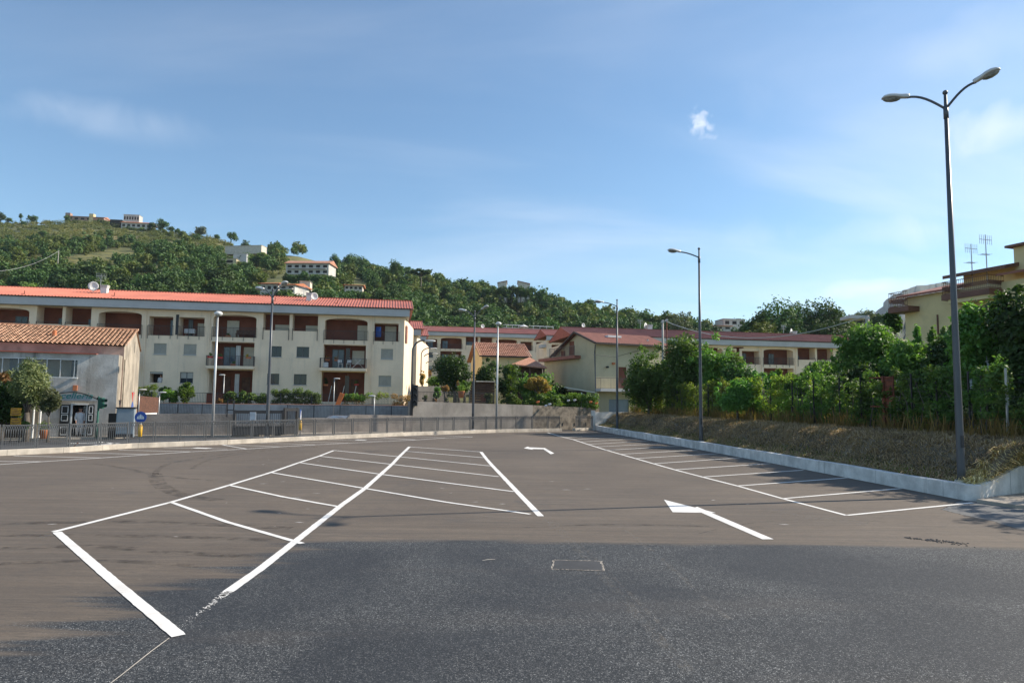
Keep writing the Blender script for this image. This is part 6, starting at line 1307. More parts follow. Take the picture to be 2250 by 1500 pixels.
# garden pavilion
PO = D(1127, 870, 71.); PO.z = 0; e = empty('garden_pavilion', PO, math.radians(5), 'dark garden pavilion with a hipped clay tile roof beside the yellow house', 'pavilion')
zp = D(1127, 799, 71).z; wp = D(1202, 804, 71).x-PO.x; ztp = D(1166, 789, 72).z+.3; mb = MB(); A_, B_, C_, D_, T_ = (-.2, -.3, zp-.05), (wp, -.3, zp-.35), (wp, 4, zp-.2), (-.2, 4, zp), (wp*.55, 1.9, ztp)
mb.face(A_, B_, T_); mb.face(B_, C_, T_); mb.face(C_, D_, T_); mb.face(D_, A_, T_); mb.extrude([A_, B_, C_, D_], (0, 0, -.12)); mb.build('hipped_roof', 'tilesold', e)
mb = MB(); mb.box(.3, wp-.3, 1.2, 3.8, 1.9, zp-.3); mb.build('back_wall', 'wood', e)
for x in (.2, wp*.5, wp-.3): mb = MB(); mb.bar((x, 0, 2), (x, 0, zp-.2), .16); mb.build('post', 'wood', e)
# wooden shed
q = D(1066, 885, 64.5); e = empty('wooden_shed', (q.x, q.y, 2.1), math.radians(22), 'small brown wooden shed with a pale flat roof edge in the garden', 'shed'); w_ = (D(1088, 850, 64.5).x-D(1045, 850, 64.5).x)/2; hz = D(1066, 839, 64.5).z-2.1; mb = MB()
for i in range(9): z = i*hz/9; mb.box(-w_, w_, -.02*(i % 2), 1.8, z, z+hz/9-.02)
mb.build('plank_wall', 'wood', e); mb = MB(); mb.box(-w_-.15, w_+.15, -.35, 2, hz, hz+.09); mb.build('roof', 'kerb', e); mb = MB(); mb.box(-w_*.5, w_*.6, -.06, -.03, .3, 1.0); mb.build('shelf', 'rust', e)
mb = MB(); a = D(917, 868, 70); b_ = D(977, 868, 71.5); wall_line(mb, [Vector((a.x, a.y, 0)), Vector((b_.x, b_.y, 0))], .3, 1.5, [D(917, 848, 70).z, D(977, 849, 71.5).z]); tag(mb.build('stone_wall', 'render'), 'low rough grey stone wall in the garden at the top of the lane', 'wall')
# pergola house and parasol behind block C
q0, q1 = D(1107, 726, 168), D(1222, 730, 172); zt0 = D(1115, 712, 168).z; e = empty('hillside_house', (q0.x, q0.y, 0), math.atan2(q1.y-q0.y, q1.x-q0.x), 'pale flat-roofed house with slatted pergolas just above the red roof in the middle', 'house'); L_ = (q1-q0).length
mb = MB(); mb.box(0, L_, 0, 6, 5, zt0-.7); mb.build('wall', 'paleroof', e)
for x0, x1 in ((.6, L_*.38), (L_*.55, L_*.94)):
    mb = MB()
    for i in range(18): x = x0+(x1-x0)*i/17; mb.bar((x, -.3, zt0-.1), (x, 3, zt0+.15), .09)
    mb.bar((x0, -.2, zt0-.2), (x1, -.2, zt0-.2), .12); 
    for i in range(4): x = x0+(x1-x0)*i/3; mb.bar((x, -.2, zt0-.9), (x, -.2, zt0-.2), .1)
    mb.build('pergola', 'white', e)
q = D(1151, 722, 168); e = empty('parasol', q, 0, 'cream parasol between the two slatted pergolas above the red roof', 'parasol'); mb = MB(); n = 12; h_ = D(1151, 713.5, 168).z-q.z; R0 = 1.25
for i in range(n): t0, t1 = 2*math.pi*i/n, 2*math.pi*(i+1)/n; mb.face((R0*math.cos(t0), R0*math.sin(t0), h_*.45), (R0*math.cos(t1), R0*math.sin(t1), h_*.45), (0, 0, h_+.1))
mb.build('canopy', 'cloth', e); mb = MB(); mb.bar((0, 0, -1.5), (0, 0, h_+.3), .08); mb.build('pole', 'white', e)
# ---------------------------------------------------------------- yellow house at the right edge
RO = D(2095, 760, 45.); RO.z = 0; RA = math.atan2(-.953, .304)     # local x runs towards the camera-right
rh = empty('ochre_house', RO, RA, 'ochre house with balconies and aerials among the trees at the right edge', 'house'); rh.scale = (1, -1, 1)
def sR(px, py): return V(px, py, RO, RA)
xf = sR(1989, 700)[0]; xn = 9.0; ze0 = sR(2093, 637)[1]; zb_l = BZ-.5
wl = MB(); wl.face((xf, 0, zb_l), (xn, 0, zb_l), (xn, 0, ze0), (xf, 0, ze0)); wl.face((xf, 0, zb_l), (xf, 0, ze0), (xf, -9, ze0), (xf, -9, zb_l)); wl.face((xn, 0, zb_l), (xn, -9, zb_l), (xn, -9, ze0), (xn, 0, ze0)); wl.build('wall', 'yellow2', rh)
# which way is "behind the wall"?  local +y points left/back, so the body sits at -y ... roof edges stick out to +y
mb = MB(); x_b0 = sR(2100, 640)[0]; 
mb.extrude([(xf-.3, .45, ze0-.05), (x_b0+.3, .45, ze0-.05), (x_b0+.3, -4, ze0+1.0), (xf-.3, -4, ze0+1.0)], (0, 0, .14)); mb.build('lower_roof', 'browntile', rh)
x2 = sR(2105, 640)[0]; x3 = sR(2203, 640)[0]; zs = sR(2150, 655)[1]; zsl = zs+.35
mb = MB(); mb.box(x2-.3, x3, -.3, 1.1, zs, zsl); mb.build('balcony_slab', 'brown', rh)
mb = MB(); mb.box(x2+.1, x3-.1, -.2, 1.0, zs-.25, zs-.001); mb.build('slab_underside', 'yellow2', rh)
def fancy_rail(pts, z0, h, name='balcony_railing'):
    mb = MB()
    for a, b in zip(pts[:-1], pts[1:]):
        a, b = Vector((*a, 0)), Vector((*b, 0)); n = max(2, int((b-a).length/.13))
        for zz in (.06, h): mb.bar(a+Vector((0, 0, z0+zz)), b+Vector((0, 0, z0+zz)), .04)
        mb.bar(a+Vector((0, 0, z0+h*.62)), b+Vector((0, 0, z0+h*.62)), .025); mb.bar(a+Vector((0, 0, z0+h*.34)), b+Vector((0, 0, z0+h*.34)), .025)
        for i in range(n+1):
            p = a.lerp(b, i/n); mb.bar(p+Vector((0, 0, z0)), p+Vector((0, 0, z0+h)), .016)
            if i < n:
                q_ = a.lerp(b, (i+1)/n); mb.bar(p+Vector((0, 0, z0+h*.34)), q_+Vector((0, 0, z0+h*.62)), .03); mb.bar(q_+Vector((0, 0, z0+h*.34)), p+Vector((0, 0, z0+h*.62)), .03)
    mb.build(name, 'brown', rh)
fancy_rail([(x2-.25, 0), (x2-.25, 1.05), (x3-.05, 1.05), (x3-.05, -.2)], zsl, sR(2190, 607)[1]-zsl)
zu = sR(2080, 603)[1]; xu0 = sR(2080, 620)[0]; xu1 = sR(2212, 600)[0]
mb = MB(); mb.face((xu0+.4, -1.0, ze0-.2), (xu1, -1.0, ze0-.2), (xu1, -1.0, zu), (xu0+.4, -1.0, zu)); mb.face((xu0+.4, -1.0, ze0-.2), (xu0+.4, -1, zu), (xu0+.4, -9, zu), (xu0+.4, -9, ze0-.2)); mb.build('upper_wall', 'yellow2', rh)
mb = MB(); mb.extrude([(xu0, .35, zu-.35), (xu1+.2, .35, zu-.35), (xu1+.2, -4, zu+.5), (xu0, -4, zu+.5)], (0, 0, .22)); mb.build('upper_roof', 'brown', rh)
zt_ = zu+1.05; mb = MB(); mb.box(xu1-.1, xn+6, -7, -.8, ze0, zt_); mb.build('tower_wall', 'yellow2', rh); mb = MB(); mb.box(xu1-.4, xn+6, -7.2, -.45, zt_, zt_+.14); mb.build('tower_roof', 'brown', rh)
mb = MB(); mb.extrude([(x3+.0, .5, zsl+.75), (xn+3, .5, zsl+.75), (xn+3, -1, zsl+1.05), (x3+.0, -1, zsl+1.05)], (0, 0, .14)); mb.build('side_roof', 'browntile', rh)
mb = MB(); mb.box(sR(2061, 700)[0]-.04, sR(2061, 700)[0]+.04, 0, .08, 2, ze0-1.5); mb.build('downpipe', 'brown', rh)
zz = sR(1985, 684)[1]; mb = MB(); mb.box(xf-.5, xf+1.2, -1.0, 1.0, zz-.15, zz+.2); mb.build('balcony_slab', 'brown', rh); fancy_rail([(xf-.45, -.9), (xf-.45, .95), (xf+1.1, .95)], zz+.2, 1.05)
aerial(2138, 640, 44, 3.1, 'tall tv aerial on the left of the pair above the ochre house', 1.0); aerial(2170, 625, 43.2, 3.2, 'tall tv aerial on the right of the pair above the ochre house', 1.0)
# ---------------------------------------------------------------- poles and cable
def pole_thing(px, pyt, pyb, Y, r, mat, label, name='utility_pole'):
    p = D(px, pyt, Y); z0 = D(px, pyb, Y).z; mb = MB(); mb.tube([(0, 0, 0), (0, 0, p.z-z0)], [r, r*.75], 10); o = mb.build('pole', mat, None, True); e = empty(name, (p.x, p.y, z0), 0, label, 'pole'); o.parent = e
    mb = MB(); mb.box(-.12, .12, -.12, .12, p.z-z0-.25, p.z-z0-.1); mb.build('pole_clamp', 'galv', e); return p
pp1 = pole_thing(1905.5, 693, 800, 47, .16, 'concrete', 'pale concrete pole above the trees left of the ochre house'); pp2 = pole_thing(1456, 703, 860, 64, .13, 'concrete', 'pale concrete pole rising behind the large fig tree'); pole_thing(1465, 699, 860, 66, .06, 'rust', 'thin rusty pole beside the pale concrete one behind the fig tree'); pole_thing(1423, 745, 800, 72, .08, 'pole', 'short dark flue rising behind the brown roof', 'flue')
mb = MB(); pts = []
for i in range(15): t = i/14; p = pp1.lerp(pp2, t); pts.append(tuple(p-Vector((0, 0, 2.6*4*t*(1-t)*.62))))
mb.tube(pts, .03, 5); tag(mb.build('cable', 'fascia', None, True), 'pale sagging cable between the two concrete poles', 'cable')
mb = MB(); a = D(1303, 779, 67); b_ = D(1410, 768, 70); mb.tube([tuple(a), tuple(a.lerp(b_, .45)-Vector((0, 0, .45))), tuple(b_)], .02, 5); tag(mb.build('cable', 'rail'), 'dark cable sagging across the front of the yellow gabled house', 'cable')
p = D(129, 551, 230); z0 = D(129, 590, 230).z; mb = MB(); mb.tube([(p.x, p.y, z0), tuple(p)], .14, 6); tag(mb.build('utility_pole', 'concrete'), 'pale pole on the hillside above the left part of the long roof', 'pole')
mb = MB(); q = D(-60, 596, 150); pts = []
for i in range(13): t = i/12; pts.append(tuple(p.lerp(q, t)-Vector((0, 0, 2.2*4*t*(1-t)))))
mb.tube(pts, .03, 5); tag(mb.build('cable', 'fascia'), 'long cable hanging from the hillside pole to the left edge', 'cable')
# beam structure near the far right trees
q0, q1 = D(1868, 694, 95), D(1908, 695, 95); mb = MB(); mb.box(0, q1.x-q0.x, 0, 3, -.3, .1); o = mb.build('concrete_canopy', 'fascia'); o.location = q0; tag(o, 'flat pale canopy edge among the trees left of the concrete pole', 'canopy')
# ---------------------------------------------------------------- wire fence on the bank, vines, weeds
FL = lambda px: on_fence(px)
fe = empty('wire_fence', tuple(FO), math.atan2(FD.y, FD.x), 'old wire fence with thin dark posts on top of the bank, overgrown by vines', 'fence')
for px, pyb, pyt in ((1400, 905, 850), (1432.5, 909.6, 845), (1466, 905, 845), (1488, 905, 843), (1532, 910, 842), (1557, 912, 840), (1587, 912, 842), (1619, 912, 838), (1654, 918, 838), (1694, 932, 842), (1741, 925, 835), (1788, 925, 830), (1845, 935, 828), (1893, 940, 828), (2005, 950, 820), (2060, 955, 815), (2130, 960, 815), (2212, 968, 795)):
    s = (FL(px)-FO).dot(FD); z1 = V(px, pyt, FO, math.atan2(FD.y, FD.x))[1]; mb = MB(); mb.bar((s, 0, BZ-.3), (s+random.gauss(0, .03), 0, min(z1, BZ+2.3)), .05); mb.build('post', 'black' if px < 2200 else 'galv', fe)
mb = MB()
for i in range(9): z = BZ+.15+.24*i; mb.bar((-.5, 0, z), (44, 0, z), .008)
mb.build('wires', 'rail', fe)
q = FL(1941); e = empty('rusty_gate', (q.x, q.y, BZ-.2), math.atan2(FD.y, FD.x), 'rusty iron gate with a reddish post, tangled in leaves along the wire fence', 'gate'); zt = V(1941, 826, FO, math.atan2(FD.y, FD.x))[1]-BZ+.2
mb = MB(); mb.bar((0, .05, -.1), (0, .05, zt), .12); mb.build('gate_post', 'rust', e); mb = MB(); mb.bar((-.9, .05, zt*.48), (.6, .05, zt*.48), .05); mb.bar((-.9, .05, zt-.05), (.6, .05, zt-.05), .05); mb.bar((.6, .05, .2), (.6, .05, zt), .05); mb.build('gate_frame', 'rust', e)
mb = MB(); mb.box(.0, .6, .06, .075, zt*.5, zt-.06); mb.build('rusty_sheet', 'rust', e)
e = empty('wooden_ladder', tuple(on_fence(2160, 6.5)+Vector((0, 0, BZ))), -.5, 'grey wooden ladder leaning into the dark trees behind the nearest lamp', 'ladder')
for x in (-.38, .38): mb = MB(); mb.bar((x, 0, -.2), (x*.7, .9, 3.6), .07); mb.build('side_rail', 'galv', e)
for i in range(8): mb = MB(); z = .3+.42*i; mb.bar((-.37, z*.25, z), (.37, z*.25, z), .05); mb.build('rung', 'galv', e)
for px, lab in ((1972, 'short grey wooden stake behind the rusty gate'), (2211, 'grey wooden stake in the weeds at the right edge'), (1674, 'thin pale pole sticking out of the vines left of the gate')):
    q = on_fence(px, 4.6); mb = MB(); mb.bar((0, 0, -.2), (.05, 0, 2.6 if px < 1700 else 2.1), .09 if px > 1700 else .04); o = mb.build('wooden_stake', 'galv'); o.location = (q.x, q.y, BZ); tag(o, lab, 'stake')

def blades(n, pos_fn, hmin, hmax, w, lie, seed, name, mat):
    """curved grass blades: two quads each"""
    rnd = np.random.RandomState(seed); P = pos_fn(rnd, n); n = len(P); a = rnd.rand(n)*2*math.pi; h = hmin+(hmax-hmin)*rnd.rand(n)**1.5; L_ = lie*(.5+rnd.rand(n))
    d = np.stack([np.cos(a), np.sin(a), np.zeros(n)], 1); sd = np.stack([-np.sin(a), np.cos(a), np.zeros(n)], 1)*w*(.6+.8*rnd.rand(n))[:, None]
    up = np.array([0, 0, 1.]); z1 = (h*(1-np.minimum(L_, .96)*.6))[:, None]; z2 = (h*(1-np.minimum(L_, .98)))[:, None]; m_ = (h*.5*np.minimum(L_, 1))[:, None]; e_ = (h*np.minimum(L_, 1.1))[:, None]
    A = P-sd; B = P+sd; C = P+d*m_+up*z1*.6+sd*.8; Dd = P+d*m_+up*z1*.6-sd*.8; E_ = P+d*e_+up*z2+sd*.15; F_ = P+d*e_+up*z2-sd*.15
    v = np.stack([A, B, C, Dd, E_, F_], 1).reshape(-1, 3); b = np.arange(n)*6; q = np.concatenate([np.stack([b, b+1, b+2, b+3], 1), np.stack([b+3, b+2, b+4, b+5], 1)])
    return mesh_np(name, v, q, MT[mat])
def on_bank(omin, omax, smin=-1, smax=43.4, bias=1.0, clump=0.0, near=1.0):
    def f(rnd, n):
        s = smin+(smax-smin)*rnd.rand(n)**near; o = omin+(omax-omin)*rnd.rand(n)**bias
        if clump:
            k = vnoise(s*1.3, o*2.1, 5)+.6*vnoise(s*4, o*5, 1); m_ = k > rnd.randn(n)*.35-clump; s, o = s[m_], o[m_]
        out = []
        for a, b in zip(s, o):
            p = bank_pt(a, b); out.append((p.x, p.y, float(bank_z(a, b))))
        return np.array(out)
    return f
tag(blades(80000, on_bank(.36, 4.4, near=.8), .10, .46, .012, .97, 1, 'cut_grass', 'straw'), 'dry cut grass lying over the bank', 'grass', kind='stuff')
def on_wedge(rnd, n):
    out = []
    for _ in range(n):
        o = .5+3.9*rnd.rand(); A_ = bank_pt(43.2, o); t = min((o-.28)*1.12, cum[-1]); B_ = Vector((np.interp(t, cum, [p_.x for p_ in wgo]), np.interp(t, cum, [p_.y for p_ in wgo]), 0)); w = rnd.rand(); za = float(bank_z(43.2, o)); zb__ = float(np.interp(t, cum, wgz)); q_ = A_.lerp(B_, w*.92); out.append((q_.x, q_.y, za+(zb__-za)*w))
    return np.array(out)
tag(blades(6500, on_wedge, .10, .46, .012, .95, 21, 'cut_grass', 'straw'), 'dry cut grass in the corner behind the rising wall end', 'grass', kind='stuff')
tag(blades(6000, on_bank(.34, 1.1), .08, .28, .010, .5, 2, 'green_grass', 'vine'), 'green tufts of grass along the top of the low wall', 'grass', kind='stuff')
tag(blades(15000, on_bank(3.3, 4.8, clump=.1), .4, 1.25, .012, .35, 3, 'dry_weeds', 'weeds'), 'tall dry brown weeds at the foot of the wire fence', 'weeds', kind='stuff')
# climbing vines, one plant after another along the fence
rv = random.Random(9)
for i in range(19):
    s0 = -1+i*2.45; dark = s0 > 27; e = empty('climbing_vine', tuple(FO+FD*(s0+1.2)+Vector((0, 0, BZ))), math.atan2(FD.y, FD.x), ['first','second','third','fourth','fifth','sixth','seventh','eighth','ninth','tenth','eleventh','twelfth','thirteenth','fourteenth','fifteenth','sixteenth','seventeenth','eighteenth','nineteenth'][i]+' leafy vine along the wire fence, counted from the far end', 'vine', 'climbing vines along the wire fence')
    lb = []
    for k in range(34): lb.append(((rv.uniform(-1.7, 1.7), rv.uniform(-.1, .6), rv.uniform(.15, 2.45)), (rv.uniform(.15, .42), .25, rv.uniform(.12, .38))))
    mb = MB()
    for k in range(4): x = rv.uniform(-1, 1); mb.tube([(x, .1, -.2), (x+rv.gauss(0, .2), .15, 1.1), (x+rv.gauss(0, .5), .1, 2.1)], [.03, .02, .008], 5)
    mb.build('stems', 'bark', e); crown(e, 'foliage', lb, 2500 if not dark else 3300, .125, 'vine' if not dark else ('hedge' if i % 2 else 'fig'), 60+i, shell=.1)
V_ = []; rs = np.random.RandomState(12)
for i in range(110):
    s = rs.uniform(-2, 44); o = FOFF+rs.uniform(.5, 4.5); p = F0+FN*o+FD*s; r = rs.uniform(.4, .9); V_.append(leafcloud([((p.x, p.y, BZ+r*.8+rs.uniform(0, .5)), (r, r, r))], 330, .15, 900+i, shell=.2))
V_ = np.concatenate(V_); tag(mesh_np('undergrowth', V_, np.arange(len(V_)).reshape(-1, 4), MT['fig']), 'tangled green undergrowth behind the vines on the wire fence', 'undergrowth', kind='stuff')
# ---------------------------------------------------------------- trees behind the bank
gt = 'fig and fruit trees behind the wire fence'
TB = lambda *a, **k: tree_box(*a, **k)
spec = [
 ('fig_tree', 'leafy fig tree beside the yellow house, leftmost of the trees on the bank', 1366, 1484, 758, 915, 57, 'fig', 9500, .23, 30, .1, {}),
 ('fig_tree', 'tallest fig tree of the left group, crown behind the single-armed lamp', 1430, 1574, 724, 905, 55, 'fig', 14000, .23, 36, .14, {}),
 ('fig_tree', 'fig tree with a long branch reaching right towards the scaffold, right of the middle lamp', 1512, 1634, 738, 900, 53, 'fig', 11000, .22, 30, .12, {}),
 ('fruit_tree', 'low dark green fruit tree right of the fig trees', 1575, 1668, 800, 900, 47, 'figdark', 7000, .19, 22, .08, {}),
 ('fruit_tree', 'bushy green tree below the arched loggia of the right block', 1640, 1722, 810, 900, 45, 'fig', 6500, .17, 20, .07, {}),
 ('fruit_tree', 'bright young tree before the ribbed red-roofed block at the right', 1685, 1722, 808, 850, 46, 'bright', 1300, .15, 8, .05, {}),
 ('olive_tree', 'grey-green olive tree top before the right block', 1760, 1800, 783, 850, 48, 'oakgrey', 1700, .15, 9, .06, dict(asp=.3)),
 ('fruit_tree', 'rounded green tree left of the big dark one', 1762, 1866, 782, 860, 42, 'fig', 7500, .18, 22, .1, {}),
 ('plum_tree', 'big dense tree right of the red-roofed block, below the concrete pole', 1828, 1988, 700, 870, 38, 'fig', 19000, .18, 36, .16, {}),
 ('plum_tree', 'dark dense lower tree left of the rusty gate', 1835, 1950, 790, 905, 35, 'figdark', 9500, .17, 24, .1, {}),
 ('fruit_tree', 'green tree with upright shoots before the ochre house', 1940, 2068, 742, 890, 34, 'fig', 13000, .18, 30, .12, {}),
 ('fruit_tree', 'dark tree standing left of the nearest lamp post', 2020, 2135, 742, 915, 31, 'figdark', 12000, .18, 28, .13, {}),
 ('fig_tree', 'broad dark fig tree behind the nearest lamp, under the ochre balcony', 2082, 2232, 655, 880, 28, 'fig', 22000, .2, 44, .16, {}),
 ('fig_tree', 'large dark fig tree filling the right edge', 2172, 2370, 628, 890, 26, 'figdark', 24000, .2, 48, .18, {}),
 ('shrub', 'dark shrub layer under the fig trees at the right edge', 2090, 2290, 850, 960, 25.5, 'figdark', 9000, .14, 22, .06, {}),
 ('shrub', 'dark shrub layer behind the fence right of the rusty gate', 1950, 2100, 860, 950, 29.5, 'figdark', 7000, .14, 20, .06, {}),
 ('fruit_tree', 'leafy tree filling the gap between the ribbed-roofed block and the big dense tree', 1700, 1800, 815, 905, 41, 'fig', 8500, .17, 24, .08, {}),
 ('fruit_tree', 'low yellowish tree in the second row behind the vines, right of the middle lamp', 1560, 1680, 830, 905, 41, 'fig', 8000, .17, 24, .07, {}),
]
for i, (nm, lab, x0, x1, yt, yb_, Y, mt_, n, lf, k, tr_, kw) in enumerate(spec):
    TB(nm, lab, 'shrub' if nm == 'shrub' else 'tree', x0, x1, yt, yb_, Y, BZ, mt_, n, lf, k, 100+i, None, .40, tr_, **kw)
# upright shoots
for px, yt, Y, lab in ((2015, 700, 34.5, 'left one of the two upright leafy shoots before the ochre wall'), (2047, 708, 34.5, 'right one of the two upright leafy shoots before the ochre wall'), (2080, 712, 33, 'leafy shoot just left of the nearest lamp pole before the ochre wall')):
    TB('leafy_shoot', lab, 'shoot', px-11, px+11, yt, 770, Y, BZ, 'fig', 520, .15, 8, px, None, .55, .04)
TB('conifer', 'small very dark conifer under the far left balcony of the ochre house', 'tree', 1945, 1985, 672, 745, 50, BZ, 'figdark', 3600, .2, 12, 131)
# unseen trees added off to the right to shade the bank
for i, (x, y, h, r) in enumerate(((22, 31, 5.6, 2.8), (23, 24, 6.5, 3.2), (21.5, 18, 6, 2.8))):
    e = empty('fruit_tree', (x, y, BZ), 0, ['shady tree deep in the garden behind the rusty gate', 'shady tree deep in the garden behind the nearest lamp', 'shady tree at the near end of the garden'][i], 'tree'); lb = lobes_ellipsoid((0, 0, h*.6), (r, r, h*.38), 18, 140+i); trunk(e, lb, h*.3, .14, i); crown(e, 'crown', lb, 5500, .24, 'figdark', 140+i)
# ---------------------------------------------------------------- garden above the retaining wall
g2 = 2.3
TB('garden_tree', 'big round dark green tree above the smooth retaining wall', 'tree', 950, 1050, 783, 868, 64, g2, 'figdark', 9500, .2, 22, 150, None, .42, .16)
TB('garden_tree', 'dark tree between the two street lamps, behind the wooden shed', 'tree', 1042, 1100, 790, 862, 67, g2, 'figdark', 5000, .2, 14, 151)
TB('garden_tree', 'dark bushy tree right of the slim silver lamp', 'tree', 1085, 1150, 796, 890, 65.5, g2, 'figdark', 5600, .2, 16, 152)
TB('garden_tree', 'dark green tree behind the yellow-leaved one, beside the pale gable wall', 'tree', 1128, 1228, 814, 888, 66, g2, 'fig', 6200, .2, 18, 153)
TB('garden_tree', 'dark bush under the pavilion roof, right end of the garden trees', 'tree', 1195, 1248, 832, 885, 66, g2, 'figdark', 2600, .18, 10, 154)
TB('yellow_leaved_tree', 'yellow-leaved drooping tree in the middle of the garden hedge', 'tree', 1148, 1218, 824, 872, 63.2, g2, 'yellowleaf', 4600, .2, 26, 155, None, .3, shell=.05, droop=1.5)
TB('shrub', 'green shrub with orange flowers on the retaining wall below the palm', 'shrub', 1085, 1150, 864, 899, 61.3, g2, 'hedge', 2600, .17, 12, 156)
hedge(1150, 1232, 868, 893, 62.2, 2.05, 'hedge', 'dark flowering hedge on the retaining wall under the yellow-leaved tree', 3600, .18, .6, 157, wood=False)
hedge(1228, 1312, 871, 893, 64.0, 1.95, 'hedge', 'dark hedge with scattered flowers beside the pergola, at the right end of the wall', 3400, .17, .6, 158)
hedge(1228, 1312, 869, 874, 63.9, 2.75, 'bright', 'light leafy fringe along the top of the flowering hedge by the pergola', 1100, .15, .5, 159, 'hedge_growth', wood=False)
fr = random.Random(3)
for i, (px, py) in enumerate(((1181, 883), (1130, 873), (1297, 883), (1310, 886), (1155, 893), (1199, 891), (1207, 888), (1248, 880), (1262, 879))):
    q = D(px, py, 61.4 if px < 1230 else 63.2); mb = MB(); mb.ball((0, 0, 0), .12, 8, 5, (1, .6, .8)); mb.ball((.1, 0, .03), .08, 6, 4); o = mb.build('blossom', 'orange' if i in (0, 1, 2, 3, 4) else 'cloth'); o.location = q
    tag(o, ['large orange-red blossom in the hedge under the yellow-leaved tree', 'orange blossom in the shrub below the palm', 'orange blossom near the right end of the hedge', 'orange blossom at the very right end of the hedge', 'low red blossom on the retaining wall below the palm', 'left one of the two white blossoms low in the flowering hedge', 'right one of the two white blossoms low in the flowering hedge', 'white blossom in the hedge by the pergola, left one', 'white blossom in the hedge by the pergola, right one'][i], 'blossom')
# palm / yucca
q = D(1122, 885, 63); e = empty('yucca', (q.x, q.y, g2), 0, 'spiky green yucca standing out of the garden hedge right of the silver lamp', 'yucca'); hz = D(1122, 835, 63).z-g2
mb = MB(); mb.tube([(0, 0, -.2), (.05, 0, hz*.5), (0, 0, hz)], [.12, .1, .08], 8); mb.build('trunk', 'bark', e)
def spikes(c, n, ln, w, seed):
    rnd = np.random.RandomState(seed); v = []; d = rnd.randn(n, 3); d[:, 2] = np.abs(d[:, 2])*.9-.25; d /= np.linalg.norm(d, axis=1)[:, None]
    for k in range(n):
        s = np.cross(d[k], [0, 0, 1.]); s /= np.linalg.norm(s)+1e-9; l_ = ln*(.7+.5*rnd.rand()); p = np.array(c); m_ = p+d[k]*l_*.55; t = p+d[k]*l_+np.array([0, 0, -.18*l_]); v += [p-s*w*.3, p+s*w*.3, m_+s*w*.5, m_-s*w*.5, m_-s*w*.5, m_+s*w*.5, t+s*.004, t-s*.004]
    return v
v = spikes((0, 0, hz), 170, .95, .07, 1)+spikes((.1, 0, hz*.55), 110, .85, .07, 2)+spikes((0, .05, hz+1.0), 110, .75, .07, 3); mesh_np('leaves', v, np.arange(len(v)).reshape(-1, 4), MT['bright'], e)
TB('flowering_shrub', 'small tree with red leaves on its left side, above the terracotta urn', 'tree', 1003, 1038, 832, 872, 61.5, g2, 'hedge', 1600, .16, 12, 160); TB('flowering_shrub', 'dark red leafy twig bush left inside the small yellow tree', 'shrub', 1003, 1016, 832, 858, 61.2, g2, 'orangeleaf', 420, .14, 5, 161)
TB('orange_shrub', 'round bush with dull orange leaves above the low stone wall', 'shrub', 967, 988, 845, 864, 62, g2, 'orangeleaf', 1100, .13, 7, 162)
TB('shrub', 'upright green shrub in front of the low stone wall', 'shrub', 949, 972, 850, 884, 60, g2, 'hedge', 1800, .14, 9, 163); TB('shrub', 'small grey-green ball bush on the wall, left one', 'shrub', 927, 941, 867, 884, 57.5, g2, 'olive', 700, .1, 5, 164); TB('shrub', 'small grey-green ball bush on the wall, right one', 'shrub', 976, 988, 869, 885, 58.5, g2, 'olive', 700, .1, 5, 165)
TB('shrub', 'low bush with reddish dry leaves on the wall between two ball bushes', 'shrub', 943, 962, 874, 885, 57.5, g2, 'orangeleaf', 600, .1, 5, 166); TB('shrub', 'grey bushy herb in front of the wooden shed', 'shrub', 1062, 1086, 862, 888, 59.5, g2, 'olive', 1900, .13, 9, 167)
TB('shrub', 'loose bright shrub at the head of the lane', 'shrub', 935, 975, 822, 850, 72, g2, 'bright', 1700, .18, 9, 168); TB('shrub', 'rusty-leaved shrub beside the lane below the curved lamps', 'shrub', 920, 937, 812, 850, 74, g2, 'orangeleaf', 1300, .16, 8, 169); TB('shrub', 'pale reddish bush in the garden before the block up the slope', 'shrub', 938, 952, 810, 828, 80, g2, 'orangeleaf', 500, .18, 5, 170)
potted(1013, 874, 0, 1.3, 'large terracotta urn with a plant above the smooth retaining wall', Y=59.5)
TB('climbing_plant', 'climbing plant on the scaffold pole beside the fig trees', 'plant', 1585, 1640, 780, 812, 52, BZ+3, 'bright', 700, .14, 6, 171, trunk_r=.03)
# rusty frame stand behind the fig trees
q = D(1622, 812, 60); e = empty('rusty_post', (q.x, q.y, q.z-4), 0, 'rusty post with a flat top rising out of the trees before the right block', 'post'); zt = D(1622, 765, 60).z-q.z+4; mb = MB(); mb.bar((0, 0, 0), (0, 0, zt), .2); mb.build('column', 'rust', e); mb = MB(); mb.box(-.4, .4, -.3, .3, zt, zt+.1); mb.build('top_plate', 'rust', e)
for a in (-.55, .55): mb = MB(); mb.bar((a, 0, zt-2.6), (0, 0, zt-1.3), .08); mb.build('brace', 'rust', e)
